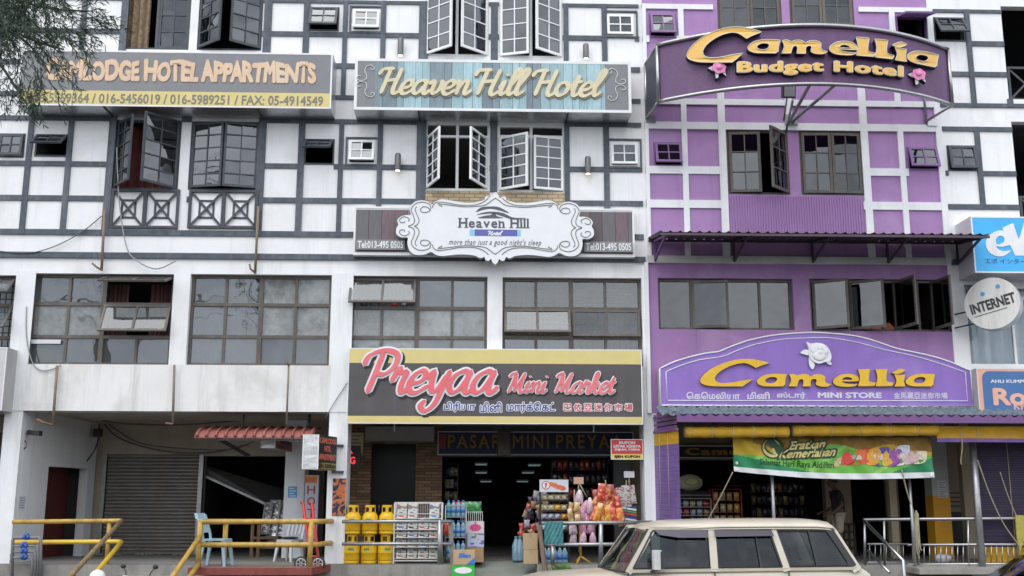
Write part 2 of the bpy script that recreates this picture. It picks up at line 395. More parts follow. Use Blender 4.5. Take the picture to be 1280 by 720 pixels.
M_trimw = mat("white_trim_paint", (.72,.73,.76), .6, .05, 3, dirt=(.4,.4,.42), dirt_amt=.4)
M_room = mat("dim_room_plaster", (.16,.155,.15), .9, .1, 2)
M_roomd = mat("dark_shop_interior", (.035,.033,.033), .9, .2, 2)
M_beige = mat("beige_plaster", (.40,.345,.28), .85, .10, 1.4, bump=.08, dirt=(.2,.16,.12), dirt_amt=.45)
M_conc = mat("stained_concrete", (.26,.25,.23), .9, .22, 2.5, bump=.25, bscale=18, dirt=(.10,.095,.085), dirt_amt=.75)
M_concf = mat("worn_concrete_floor", (.19,.19,.18), .85, .18, 1.6, bump=.15, bscale=25, dirt=(.14,.14,.13), dirt_amt=.5)
M_asph = mat("asphalt", (.05,.05,.052), .9, .2, 3, bump=.35, bscale=120)
M_brick = None
G_dark = glass("reflecting_window_glass", (.20,.23,.25), .11, .02)
G_mid = glass("dusty_window_glass", (.30,.34,.36), .14, .018, .30, (.33,.37,.40), 1.3)
G_sash = glass("tilted_sash_glass", (.40,.43,.44), .075, .012, .20, (.40,.43,.44), 1.2)
G_dust = glass("grimy_window_glass", (.35,.38,.38), .09, .018, .74, (.46,.49,.49), 2.0)
G_see = glass("thin_clear_window_glass", (.66,.69,.69), .11, .018, .14, (.36,.38,.38), 2.0)
G_purp = glass("tinted_window_glass", (.10,.12,.14), .085, .02)
G_clear = glass("clear_pane_glass", (.75,.8,.8), .06, .02)
M_black = mat("black_rubber", (.012,.012,.013), .6, .2, 8)
M_steel = mat("brushed_stainless_steel", (.40,.40,.41), .36, .1, 9, metal=1.0)
M_galv = mat("galvanised_steel", (.36,.37,.38), .45, .18, 8, metal=.85)
M_alu = mat("aluminium_sheet", (.6,.61,.62), .35, .15, 5, metal=.9)
M_rust = mat("rusty_steel", (.19,.11,.07), .8, .35, 9, bump=.2)
M_wire = mat("grey_cable", (.10,.10,.105), .6, .2, 5)

# ------------------------------------------------------------------ ground
def flat(name, x0, x1, y0, y1, z, m):
    b = MB(); b.quad((x0,y0,z),(x1,y0,z),(x1,y1,z),(x0,y1,z)); return b.build(name, m, kind='structure')
flat("ground", -400, 400, -400, 400, -0.02, M_asph)
flat("road", -80, 80, -19.5, -1.6, -0.012, mat("worn_asphalt", (.065,.065,.067), .88, .2, 1.3, bump=.3, bscale=90, dirt=(.03,.03,.03), dirt_amt=.5))
flat("parking_apron", -80, 80, -5.0, -1.6, -0.004, mat("oil_stained_concrete", (.10,.098,.095), .9, .25, .8, bump=.2))
b = MB()
for k in range(-7, 8): b.quad((k*2.7-.05,-4.9,0),(k*2.7+.05,-4.9,0),(k*2.7+.05,-1.9,0),(k*2.7-.05,-1.9,0))
b.build("parking_bay_markings", mat("worn_white_road_paint", (.6,.6,.58), .8, .15, 4), kind='structure')

rh = random.Random(2); b = MB(); n = 220
def ridge(x): return 7.0+2.6*math.sin(x*.021+1.1)+1.6*math.sin(x*.063)+1.1*math.sin(x*.17+2)+.9*math.sin(x*.41)
V = []
for k in range(n+1):
    x = -220+440*k/n; h = ridge(x)+rh.uniform(-.7,.7)
    V += [(x,-52,-.1),(x,-56,h*.55+rh.uniform(-.5,.5)),(x,-62,h*.85+rh.uniform(-.5,.5)),(x,-72,h),(x,-130,h*.6)]
b.add(V, [(k*5+j,k*5+j+1,k*5+j+6,k*5+j+5) for k in range(n) for j in range(4)]); b.build("sky_blocking_hill", mat("sky_blocking_hill_green", (.03,.05,.022), .95, .5, .6, bump=.8, bscale=1.5), kind='structure')  # unseen wooded ridge added behind the camera to screen off low sky
PZ = .83
PF = -.32                                      # street face of the raised walkway
b = MB()
RX0, RX1 = W(592,700,PF).x, W(672,700,PF).x    # the ramp into the mini market
b.box(-40, RX0, PF, 9.0, -.02, PZ); b.box(RX1, 40, PF, 9.0, -.02, PZ)
b.box(RX0, RX1, .9, 9.0, -.02, PZ-.002)
b.build("raised_walkway", M_conc, kind='structure')
b = MB(); b.add([(RX0,.9,PZ),(RX1,.9,PZ),(RX1,-1.5,.02),(RX0,-1.5,.02)], [(0,3,2,1)])
b.build("entrance_ramp", mat("green_grey_ramp_concrete", (.22,.24,.215), .85, .15, 2, bump=.15), kind='structure')
b = MB(); b.quad((-40,PF+.06,PZ+.004),(RX0-.02,PF+.06,PZ+.004),(RX0-.02,9,PZ+.004),(-40,9,PZ+.004))
b.quad((RX1+.02,PF+.06,PZ+.004),(40,PF+.06,PZ+.004),(40,9,PZ+.004),(RX1+.02,9,PZ+.004))
b.build("walkway_paving", M_concf, kind='structure')
b = MB(); b.box(-40, 40, -1.6, -1.45, -.02, .13); b.build("kerb", M_conc, kind='structure')

# ------------------------------------------------------------------ helpers for the facade
def wall_holes(mb, x0, x1, z0, z1, holes, y0=0.0, y1=.2, m=0):
    hs = [(max(h[0],x0),min(h[1],x1),max(h[2],z0),min(h[3],z1)) for h in holes if h[0] < x1 and h[1] > x0 and h[2] < z1 and h[3] > z0]
    xs = sorted({x0,x1,*[v for h in hs for v in h[:2]]}); zs = sorted({z0,z1,*[v for h in hs for v in h[2:]]})
    for i in range(len(xs)-1):
        for j in range(len(zs)-1):
            cx, cz = (xs[i]+xs[i+1])/2, (zs[j]+zs[j+1])/2
            if any(h[0] < cx < h[1] and h[2] < cz < h[3] for h in hs): continue
            mb.quad((xs[i],y0,zs[j]),(xs[i+1],y0,zs[j]),(xs[i+1],y0,zs[j+1]),(xs[i],y0,zs[j+1]), m)
            mb.quad((xs[i],y1,zs[j]),(xs[i],y1,zs[j+1]),(xs[i+1],y1,zs[j+1]),(xs[i+1],y1,zs[j]), m)
    for a, c, e, g in hs:
        mb.quad((a,y0,e),(a,y1,e),(a,y1,g),(a,y0,g), m); mb.quad((c,y0,e),(c,y0,g),(c,y1,g),(c,y1,e), m)
        mb.quad((a,y0,e),(c,y0,e),(c,y1,e),(a,y1,e), m); mb.quad((a,y0,g),(a,y1,g),(c,y1,g),(c,y0,g), m)
def panel(mb, o, eu, ev, cols=2, rows=2, fw=.045, mw=.022, t=.035, fm=0, gm=1, fwt=None):
    """glazed sash: frame, glazing bars and panes on the parallelogram o, eu, ev; thickness goes along eu x ev"""
    o, eu, ev = Vector(o), Vector(eu), Vector(ev); lu, lv = eu.length, ev.length; u, v = eu/lu, ev/lv; w = u.cross(v).normalized()
    if w.y > 0: w = -w
    ow = o - w*t/2
    mb.obox(ow, u*fw, v*lv, w*t, fm); mb.obox(ow+u*(lu-fw), u*fw, v*lv, w*t, fm)
    mb.obox(ow+u*fw, u*(lu-2*fw), v*fw, w*t, fm); mb.obox(ow+u*fw+v*(lv-fw), u*(lu-2*fw), v*fw, w*t, fm)
    for i in range(1, cols): mb.obox(ow+u*(lu*i/cols-mw/2)+v*fw+w*t*.1, u*mw, v*(lv-2*fw), w*t*.8, fm)
    for j in range(1, rows):
        for i in range(cols):
            a = fw if i == 0 else lu*i/cols+mw/2; e = lu-fw if i == cols-1 else lu*(i+1)/cols-mw/2
            mb.obox(ow+u*a+v*(lv*j/rows-mw/2)+w*t*.1, u*(e-a), v*mw, w*t*.8, fm)
    jr = random.Random(int(abs(o.x*977+o.z*631+lu*313)))
    for i in range(cols):                          # every pane sits at a slightly different angle in its putty
        for j in range(rows):
            a, c = (fw*.8 if i == 0 else lu*i/cols), (lu-fw*.8 if i == cols-1 else lu*(i+1)/cols); e, h = (fw*.8 if j == 0 else lv*j/rows), (lv-fw*.8 if j == rows-1 else lv*(j+1)/rows)
            tx, tz = jr.uniform(-.006,.006), jr.uniform(-.005,.005)
            mb.add([o+u*a+v*e+w*(tx+tz), o+u*c+v*e+w*(tz-tx), o+u*c+v*h+w*(-tx-tz), o+u*a+v*h+w*(tx-tz)], [(0,1,2,3)], gm)
def frame_of(mb, r, Y, fw=.05, t=.07, m=0, mull=(), trans=()):
    x0, x1, z0, z1 = r
    mb.box(x0, x0+fw, Y, Y+t, z0, z1, m); mb.box(x1-fw, x1, Y, Y+t, z0, z1, m)
    mb.box(x0+fw, x1-fw, Y, Y+t, z0, z0+fw, m); mb.box(x0+fw, x1-fw, Y, Y+t, z1-fw, z1, m)
    for x, w in mull: mb.box(x-w/2, x+w/2, Y+.004, Y+t-.004, z0+fw, z1-fw, m)
    for z, w in trans: mb.box(x0+fw, x1-fw, Y+.008, Y+t-.008, z-w/2, z+w/2, m)
def casement(win, xh, xf, prot, z0, z1, cols, rows, fm, gm, Y=0.0, fw=.05, mw=.024, name="casement"):
    """side-hung leaf: hinge at xh on the wall, free edge at xf standing prot out from it"""
    mb = MB(); panel(mb, (xh,Y,z0), (xf-xh,-prot,0), (0,0,z1-z0), cols, rows, fw, mw, .04)
    return mb.build(name, [fm, gm], win)
def awning(win, x0, x1, z0, z1, prot, cols, rows, fm, gm, Y=0.0, fw=.045, mw=.022, name="awning_sash", bottom=False):
    """top-hung leaf: swings out by prot at its lower edge"""
    h = z1-z0; dz = math.sqrt(max(1e-4, h*h-prot*prot)); mb = MB()
    panel(mb, (x0,Y-prot,z1-dz), (x1-x0,0,0), (0,prot,dz), cols, rows, fw, mw, .04)
    return mb.build(name, [fm, gm], win)
def small_window(bld, holes, r, fm, gm, prot=.12, surround=.03):
    x0, x1, z0, z1 = r; holes.append(r); mb = MB(); frame_of(mb, r, -.015, .035, .12)
    w = mb.build("small_window", fm, bld)
    awning(w, x0+.03, x1-.03, z0+.03, z1-.02, prot, 2, 2, fm, gm, -.02, .05, .025)
    return w

# ------------------------------------------------------------------ levels read off the photograph
def zrow(a, c, px=380): return W(px, c).z, W(px, a).z
ROWS2 = [zrow(149,154.5), zrow(205,211), zrow(247.5,254), zrow(289.5,296.5)]
ROWS3 = [zrow(-42,-36), zrow(0,4), zrow(40,46), zrow(79,85), zrow(119,124)]
STRING = zrow(318,325)
TOPZ = 16.2
def vx(px, w, y=230): return W(px-w/2, y).x, W(px+w/2, y).x
XL, XAB, XBC, XCD, XR = W(24,515).x-.2, W(421,500).x, W(812.5,450).x, W(1195,400).x, 24.0
ZB = W(420,515).z                    # underside of the front beam
Z2 = W(420,457).z                    # first-floor sill
ZH = W(420,342.5).z                  # first-floor window head

def timber(bld, x0, x1, rows, vbars, holes, m, pr=.03, name="timber_framing"):
    """flat strips planted on the wall; cut round the openings"""
    mb = MB()
    def spans(a, c, blocks):
        out = [(a,c)]
        for p, q in blocks:
            nw = []
            for s_, e in out:
                if q <= s_ or p >= e: nw.append((s_,e))
                else:
                    if p > s_: nw.append((s_,p))
                    if q < e: nw.append((q,e))
            out = nw
        return [o for o in out if o[1]-o[0] > .02]
    for (za, zb) in rows:
        blk = [(h[0],h[1]) for h in holes if h[2] < zb and h[3] > za]
        for s_, e in spans(x0, x1, blk): mb.box(s_, e, -pr, .0, za, zb)
    lo, hi = min(r[0] for r in rows), max(r[1] for r in rows)
    for (xa, xb) in vbars:
        blk = [(h[2],h[3]) for h in holes if min(h[1],xb)-max(h[0],xa) > .55*(xb-xa)]
        for s_, e in spans(lo, hi, blk): mb.box(xa, xb, -pr-.006, .0, s_, e)
    return mb.build(name, m, bld)

def interior(bld, x0, x1, zs, m=M_room, yb=4.5):
    mb = MB(); e = .06
    mb.quad((x0,yb,zs[0]),(x1,yb,zs[0]),(x1,yb,zs[-1]),(x0,yb,zs[-1]))
    for x in (x0+e, x1-e): mb.quad((x,.2,zs[0]),(x,yb,zs[0]),(x,yb,zs[-1]),(x,.2,zs[-1]))
    for z in zs: mb.box(x0+e, x1-e, .21, yb, z-.08, z+.08)
    return mb.build("interior_room", m, bld)
FLOORS = [ZB+.25, W(420,330).z, W(420,140).z, TOPZ-.3]

def factory_window(bld, holes, px, cols, main, rows, opens, fm, gms, Y=.12):
    """big steel-framed window: px rect, mullion px list, transom py list; opens = {(half, row): protrusion}"""
    r = RC(*px); x0, x1, z0, z1 = r; holes.append(r); ym = (px[1]+px[3])/2; xm = (px[0]+px[2])/2
    xmain = W(main, ym, Y).x; zr = [W(xm, y, Y).z for y in rows]
    mb = MB(); frame_of(mb, r, Y, .06, .08, 0, [(xmain,.09)], [])
    zt = [z1]+zr+[z0]
    halves = [(x0+.06, xmain-.045), (xmain+.045, x1-.06)]
    for hi, (a, c) in enumerate(halves):
        for j in range(len(zr)):
            mb.box(a, c, Y+.006, Y+.074, zr[j]-.035, zr[j]+.035)
        xc = W(cols[hi], ym, Y).x
        for j in range(len(zt)-1):
            if (hi,j) in opens: continue
            zz0, zz1 = (zt[j+1]+(.06 if j == len(zt)-2 else .035)), (zt[j]-(.06 if j == 0 else .035))
            mb.box(xc-.028, xc+.028, Y+.012, Y+.068, zz0, zz1)
    w = mb.build("window", fm, bld)
    for hi, (a, c) in enumerate(halves):
        for j in range(len(zt)-1):
            zz0, zz1 = (zt[j+1]+(.06 if j == len(zt)-2 else .035)), (zt[j]-(.06 if j == 0 else .035)); g = gms[(hi*3+j) % len(gms)]
            if (hi,j) in opens:
                awning(w, a-.02, c+.02, zz0-.03, zz1+.01, opens[(hi,j)], 2, 1, fm, G_sash, Y-.01, .05, .05)
            else:
                q = MB(); xc = W(cols[hi], ym, Y).x
                for p_, s_ in ((a,xc),(xc,c)):
                    tx, tz = random.uniform(-.008,.008), random.uniform(-.006,.006)
                    q.quad((p_,Y+.045+tx+tz,zz0),(s_,Y+.045-tx+tz,zz0),(s_,Y+.045-tx-tz,zz1),(p_,Y+.045+tx-tz,zz1))
                q.build("pane", g, w)
    return w, r

def pillar(mb, x0, x1, y0, y1, z0, z1, m=0): mb.box(x0, x1, y0, y1, z0, z1, m)

# ================================================================== LEFT WHITE SHOPHOUSE
bA = thing("shophouse", "white shophouse with slate grey grid trim and a closed grey roller shutter on the left", "building", ((XL+XAB)/2, 0, PZ), "shophouses in the terrace")
hA = []
# second floor bays
a_bay1 = RC(141,150,225,237); a_bay2 = RC(237,152,325,238)
a3_bay1 = RC(157,-46,239,62); a3_bay2 = RC(249,-46,329,63)
hA += [a_bay1, a_bay2, a3_bay1, a3_bay2]
def bay(bld, r, fm, mull=True, trans=None, name="window", fw=.05, Y=.02):
    mb = MB(); xm = (r[0]+r[1])/2
    frame_of(mb, r, Y, fw, .09, 0, [(xm,.06)] if mull else [], [(trans,.05)] if trans else [])
    return mb.build(name, fm, bld)
w = bay(bA, a_bay1, M_slate2, False)
casement(w, W(146,195).x, W(164,190,-.5).x, .55, a_bay1[2]+.05, a_bay1[3]-.06, 2, 5, M_slate2, G_dark)
casement(w, a_bay1[1]-.05, W(179,180,-.6).x, .62, a_bay1[2]+.02, a_bay1[3]-.02, 2, 5, M_slate2, G_dark)
w = bay(bA, a_bay2, M_slate2, False)
xm = (a_bay2[0]+a_bay2[1])/2
casement(w, a_bay2[0]+.05, xm-.01, .16, a_bay2[2]+.05, a_bay2[3]-.05, 2, 5, M_slate2, G_dark)
casement(w, a_bay2[1]-.05, xm+.01, .16, a_bay2[2]+.05, a_bay2[3]-.05, 2, 5, M_slate2, G_dark)
w = bay(bA, a3_bay1, M_slate2, True)
mb = MB(); panel(mb, ((a3_bay1[0]+a3_bay1[1])/2+.03,.05,a3_bay1[2]+.05), ((a3_bay1[1]-a3_bay1[0])/2-.08,0,0), (0,0,a3_bay1[3]-a3_bay1[2]-.1), 2, 5, .05, .026, .04); mb.build("casement", [M_slate2,G_dark], w)
w = bay(bA, a3_bay2, M_slate2, False)
casement(w, a3_bay2[0]+.04, W(276,20,-.45).x, .45, a3_bay2[2]+.05, a3_bay2[3]-.05, 2, 6, M_slate2, G_dark)
casement(w, a3_bay2[1]-.02, W(287,20,-.5).x, .40, a3_bay2[2]+.05, a3_bay2[3]-.05, 2, 6, M_slate2, G_dark)
for q, p in (((-2,167,31,197),.06), ((44,168,86,196),.34), ((380,174,418,206),.42)): small_window(bA, hA, RC(*q), M_slate2, G_dark, p)
small_window(bA, hA, RC(386,9,424,39), M_slate2, G_dark, .2)
small_window(bA, hA, RC(2,8,32,38), M_slate2, G_dark, .2)
# first floor
wn1, r1 = factory_window(bA, hA, (35,342,214,456), (84,172), 128, (380,421), {(1,0):.53, (1,1):.30}, M_brownf, [G_mid,G_dust,G_mid,G_dust,G_mid,G_mid])
wn2, r2 = factory_window(bA, hA, (235,343,413,457), (281,369), 325, (381,421), {}, M_brownf, [G_mid,G_mid,G_mid,G_dust,G_dust,G_mid])
mb = MB(); wall_holes(mb, XL, XAB, Z2, TOPZ, hA); mb.build("wall", M_white, bA)
mb = MB(); wall_holes(mb, XL, XAB, ZB, Z2, []); mb.box(XL, XAB, .2, .42, ZB, ZB+.5); mb.build("spandrel_wall", M_whited, bA)
AV2 = [vx(33,7), vx(83.5,7), vx(136,9), vx(325,10), vx(375,8)]
AV3 = [vx(83.5+4,7), vx(140,9), vx(325,10), vx(375,8)]
xpan = [(RC(139,237,224,286)), RC(236,238,323,286)]
timber(bA, XL, XAB, ROWS2, AV2, hA+xpan+[(a_bay1[1],a_bay2[0],ROWS2[3][1]+.01,ROWS2[0][0]-.01)], M_slate)
timber(bA, XL, XAB, ROWS3[1:], AV3, hA+[(a3_bay1[1],a3_bay2[0],ROWS3[-1][1]+.05,99)], M_slate)
mb = MB(); mb.box(XL, XAB, -.05, 0, *STRING); mb.build("string_course", M_slate, bA)
for r in xpan:                                                  # crossed timber panels under the bays
    x0,x1,z0,z1 = r; mb = MB(); fw = .055
    frame_of(mb, r, -.055, fw, .055); xm = (x0+x1)/2; mb.box(xm-.04, xm+.04, -.052, 0, z0+fw, z1-fw)
    for a, c in ((x0+fw,xm-.04),(xm+.04,x1-fw)):
        mb.bar((a,-.036,z0+fw),(c,-.036,z1-fw), .045, .02, 0, (0,1,0)); mb.bar((a,-.026,z1-fw),(c,-.026,z0+fw), .045, .02, 0, (0,1,0))
        q = (a+(c-a)*.24, c-(c-a)*.24, z0+fw+(z1-z0-2*fw)*.22, z1-fw-(z1-z0-2*fw)*.22); frame_of(mb, q, -.018, .04, .017)
    mb.build("crossed_panel", M_slate2, bA)
mb = MB(); PXL = (W(-2,600).x, W(21,600).x); PXM = (W(409,600).x, W(433,600).x)
for p in (PXL, PXM):
    mb = MB(); pillar(mb, p[0], p[1], .003, .62, PZ, ZB); pillar(mb, p[0]+.002, p[1]-.002, -.012, 0, ZB, Z2-.0)
    pillar(mb, p[0]-.02, p[1]+.02, -.012, 0, Z2, ZH+.02); mb.build("pillar", M_white2, bA)
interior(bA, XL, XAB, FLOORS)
# walkway ceiling, party wall with a doorway, shop front
YS = 3.6
mb = MB(); mb.quad((XL,.42,ZB+.05),(XAB,.42,ZB+.05),(XAB,YS,ZB-.02),(XL,YS,ZB-.02)); mb.build("walkway_ceiling", M_beige, bA)
pA, pB = Vector((W(36,600,.62).x,.62,0)), Vector((W(118,600,YS-.3).x,YS-.3,0)); u = (pB-pA)/(pB-pA).length; L = (pB-pA).length
def sd_(px, py):                                     # photo point -> (distance along the party wall, height)
    best = min((abs((W(px,py,(pA+u*L*k/200).y)-(pA+u*L*k/200)).x), k) for k in range(201))[1]
    q = W(px, py, (pA+u*L*best/200).y); return L*best/200, q.z
mb = MB(); d0, d1 = sd_(56,640)[0], sd_(106,640)[0]; zt = sd_(80,584)[1]
def pw(d, z, off=0): v = pA+u*d+Vector((0,0,z)); return v+Vector((-u.y,u.x,0))*off
for a, c, e, g in ((0,d0,PZ,ZB+.05),(d1,L,PZ,ZB+.05),(d0,d1,zt,ZB+.05)):
    mb.add([pw(a,e),pw(c,e),pw(c,g),pw(a,g)], [(0,1,2,3)])
for d in (d0,d1): mb.add([pw(d,PZ),pw(d,PZ,.2),pw(d,zt,.2),pw(d,zt)], [(0,1,2,3)])
mb.add([pw(d0,zt),pw(d1,zt),pw(d1,zt,.2),pw(d0,zt,.2)], [(0,1,2,3)])
mb.build("party_wall", mat("whitewashed_wall", (.60,.61,.63), .8, .05, 2, bump=.06, dirt=(.4,.4,.4), dirt_amt=.4), bA)
mb = MB(); q0, q1, q2, q3 = pw(d0-.5,PZ,.22), pw(d1+.15,PZ,.22), pw(d1+.15,PZ,1.6), pw(d0-.5,PZ,1.6); hh = Vector((0,0,2.6))
for a, c in ((q0,q3),(q3,q2),(q2,q1)): mb.add([a,c,c+hh,a+hh], [(0,1,2,3)])
mb.add([q0+hh,q1+hh,q2+hh,q3+hh], [(0,1,2,3)]); mb.build("passage_wall", M_roomd, bA)
mb = MB(); mb.add([pw(d0+.75,PZ,.5),pw(d0+1.75,PZ,.5),pw(d0+1.75,PZ+1.95,.5),pw(d0+.75,PZ+1.95,.5)], [(0,1,2,3)]); mb.build("dark_red_door", mat("dark_red_door_paint", (.09,.012,.012), .6, .2, 3), bA)
sx0, sx1 = W(131,620,YS).x, W(247,620,YS).x; sx2 = W(355,620,YS).x
zs1 = W(190,568,YS).z
mb = MB(); wall_holes(mb, W(118,600,YS).x-.3, XAB, PZ, ZB+.1, [(sx0,sx1,PZ,zs1),(sx1+.1,sx2,PZ,zs1-.03),(W(396,620,YS).x,XAB-.05,PZ,zs1)], YS, YS+.25)
mb.build("shop_front_wall", M_beige, bA)
mb = MB(); zc = (zs1-PZ); n = 28
for k in range(n):
    z = PZ+zc*k/n; h = zc/n; prof = [(0,0),(.35,-.03),(.75,-.03),(1,0)]
    P = [(YS+.08+d, z+h*t) for t, d in prof]
    for (ya,za),(yb,zb) in zip(P,P[1:]): mb.add([(sx0,ya,za),(sx1,ya,za),(sx1,yb,zb),(sx0,yb,zb)], [(0,1,2,3)])
mb.build("roller_shutter", mat("grey_shutter_steel", (.21,.20,.185), .5, .14, 3, metal=.35, dirt=(.22,.12,.07), dirt_amt=.75), bA)
mb = MB(); mb.box(sx0-.09, sx0, YS-.05, YS+.1, PZ, zs1+.03); mb.build("shutter_rail", M_galv, bA); mb = MB(); mb.box(sx1, sx1+.1, YS-.05, YS+.1, PZ, zs1+.03); mb.build("shutter_rail", M_galv, bA)
mb = MB(); mb.quad((sx1,7.5,PZ),(XAB,7.5,PZ),(XAB,7.5,ZB),(sx1,7.5,ZB)); mb.quad((sx1,YS+.2,PZ),(sx1,7.5,PZ),(sx1,7.5,ZB),(sx1,YS+.2,ZB)); mb.quad((XAB-.02,YS+.2,PZ),(XAB-.02,7.5,PZ),(XAB-.02,7.5,ZB),(XAB-.02,YS+.2,ZB)); mb.quad((sx1,YS+.2,ZB),(XAB,YS+.2,ZB),(XAB,7.5,ZB),(sx1,7.5,ZB))
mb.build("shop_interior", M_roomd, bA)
mb = MB(); mb.box(W(354,640,2.2).x, W(379,640,2.2).x, 2.2, 2.6, PZ, ZB); mb.build("walkway_column", M_white2, bA)
mb = MB(); mb.box(W(384,640,3.0).x, W(404,640,3.0).x, 3.0, 3.1, PZ, W(400,570,3.0).z); mb.build("stair_door", mat("dark_brown_door", (.06,.045,.035), .6, .2, 5), bA)
mb = MB(); mb.box(XL, XAB, -.05, 5.2, TOPZ, TOPZ+.2); mb.build("roof", M_conc, bA)

# ================================================================== MIDDLE WHITE SHOPHOUSE
bB = thing("shophouse", "white shophouse with slate grey grid trim, white casements and a mini market below", "building", ((XAB+XBC)/2,0,PZ), "shophouses in the terrace")
hB = []
b1 = RC(531,153,612,238); b2 = RC(622,156,706,240); b31 = RC(532,-44,611,70); b32 = RC(624,-44,703,72); hB += [b1,b2,b31,b32]
w = bay(bB, b1, M_whitef, True, W(570,170).z)
zt = W(570,172).z
casement(w, b1[0]+.05, W(549,190,-.72).x, .72, b1[2]+.04, zt, 2, 5, M_whitef, G_dark)
casement(w, b1[1]-.06, W(588,190,-.72).x, .72, b1[2]+.04, zt, 2, 5, M_whitef, G_dark)
w = bay(bB, b2, M_whitef, True, W(664,170).z)
casement(w, b2[0]+.04, W(660,200,-.38).x, .38, b2[2]+.03, W(640,172).z, 2, 5, M_whitef, G_dark)
casement(w, b2[1]-.04, W(667,200,-.16).x, .16, b2[2]+.03, W(680,172).z, 2, 5, M_whitef, G_dark)
w = bay(bB, b31, M_whitef, True)
casement(w, b31[0]+.03, W(565,20,-.42).x, .45, b31[2]+.03, b31[3]-.05, 2, 6, M_whitef, G_dark)
casement(w, b31[1]-.03, W(577,20,-.42).x, .45, b31[2]+.03, b31[3]-.05, 2, 6, M_whitef, G_dark)
w = bay(bB, b32, M_whitef, True)
casement(w, b32[0]+.03, W(661,20,-.15).x, .18, b32[2]+.03, b32[3]-.05, 2, 6, M_whitef, G_dark)
casement(w, b32[1]-.03, W(670,20,-.40).x, .42, b32[2]+.03, b32[3]-.05, 2, 6, M_whitef, G_dark)
for q, p in (((435,175,470,205),.13), ((762,178,798,208),.06), ((440,12,476,39),.10), ((757,18,793,46),.05)):
    r = RC(*q); small_window(bB, hB, r, M_whitef, G_dark, p)
wn3, r3 = factory_window(bB, hB, (433,345,609,457), (477,565), 521, (385,422), {(0,0):.26}, M_brownf, [G_dust,G_dust,G_dust,G_mid,G_dust,G_mid])
wn4, r4 = factory_window(bB, hB, (628,347,803,458), (670,757), 714, (386,422), {(0,1):.26,(1,1):.10}, M_brownf, [G_see,G_see,G_mid,G_see,G_see,G_see])
mb = MB(); wall_holes(mb, XAB, XBC, Z2, TOPZ, hB); mb.build("wall", M_white, bB)
mb = MB(); wall_holes(mb, XAB, XBC, ZB, Z2, hB); mb.box(XAB, XBC, .2, .42, ZB, ZB+.5); mb.build("spandrel_wall", M_whited, bB)
BV = [vx(425,6), vx(474,6.5), vx(526,12), vx(617,9), vx(709,6.5), vx(758.5,7)]
pil = (W(803,230).x, XBC)
timber(bB, XAB, pil[0], ROWS2[:4], BV, hB+[(b1[0]-.02,b2[1]+.02,-9,b1[2]-.02)], M_slate)
timber(bB, XAB, pil[0], ROWS3[1:], BV, hB, M_slate)
mb = MB(); mb.box(XAB, XBC-.05, -.05, 0, *STRING); mb.build("string_course", M_slate, bB)
# slate surrounds of the little windows, brick aprons
for q in ((432,172,474,208),(758,174,802,211),(437,8,479,42),(753,14,797,48)):
    x0,x1,z0,z1 = RC(*q); mb = MB(); frame_of(mb, (x0,x1,z0,z1), -.042, .035, .042); mb.build("window_surround", M_slate, bB)
def brickmat():
    m = bpy.data.materials.new("buff_brick"); m.use_nodes = True; t = m.node_tree; p = t.nodes['Principled BSDF']; p.inputs['Roughness'].default_value = .85
    tc = t.nodes.new('ShaderNodeTexCoord'); mp_ = t.nodes.new('ShaderNodeMapping'); mp_.inputs['Rotation'].default_value = (R(90),0,0); t.links.new(tc.outputs['Object'], mp_.inputs[0])
    br = t.nodes.new('ShaderNodeTexBrick'); br.inputs['Color1'].default_value = (.50,.40,.25,1); br.inputs['Color2'].default_value = (.38,.29,.18,1); br.inputs['Mortar'].default_value = (.2,.17,.13,1)
    br.inputs['Scale'].default_value = 1.0; br.inputs['Brick Width'].default_value = .22; br.inputs['Row Height'].default_value = .075; br.inputs['Mortar Size'].default_value = .009
    t.links.new(mp_.outputs[0], br.inputs[0]); t.links.new(br.outputs[0], p.inputs['Base Color']); return m
M_brick = brickmat()
for r in (RC(531,239,612,296), RC(622,241,706,296)): mb = MB(); mb.box(r[0], r[1], -.028, 0, r[2], r[3]); mb.build("brick_apron", M_brick, bB)
mb = MB(); pillar(mb, W(806,600).x, W(823,600).x, .003, .62, PZ, ZB); mb.build("pillar", M_white2, bB); mb = MB(); pillar(mb, W(805,330).x, XBC, -.055, 0, ZB, W(640,327).z); mb.build("pilaster", M_white2, bB)
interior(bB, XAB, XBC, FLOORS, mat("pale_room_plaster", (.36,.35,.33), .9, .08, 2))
mb = MB(); mb.quad((XAB,.42,ZB+.05),(XBC,.42,ZB+.05),(XBC,YS,ZB-.02),(XAB,YS,ZB-.02)); mb.build("walkway_ceiling", M_beige, bB)
def stonemat():
    m = bpy.data.materials.new("ledgestone_cladding"); m.use_nodes = True; t = m.node_tree; p = t.nodes['Principled BSDF']; p.inputs['Roughness'].default_value = .85
    tc = t.nodes.new('ShaderNodeTexCoord'); mp_ = t.nodes.new('ShaderNodeMapping'); mp_.inputs['Rotation'].default_value = (R(90),0,0); t.links.new(tc.outputs['Object'], mp_.inputs[0])
    br = t.nodes.new('ShaderNodeTexBrick'); br.inputs['Color1'].default_value = (.36,.22,.13,1); br.inputs['Color2'].default_value = (.17,.11,.07,1); br.inputs['Mortar'].default_value = (.05,.035,.03,1)
    br.inputs['Scale'].default_value = 1.0; br.inputs['Brick Width'].default_value = .31; br.inputs['Row Height'].default_value = .07; br.inputs['Mortar Size'].default_value = .006; br.inputs['Bias'].default_value = .1
    t.links.new(mp_.outputs[0], br.inputs[0]); t.links.new(br.outputs[0], p.inputs['Base Color'])
    bm = t.nodes.new('ShaderNodeBump'); bm.inputs['Strength'].default_value = .6; bm.inputs['Distance'].default_value = .03; t.links.new(br.outputs['Fac'], bm.inputs['Height']); bm.invert = True; t.links.new(bm.outputs[0], p.inputs['Normal']); return m
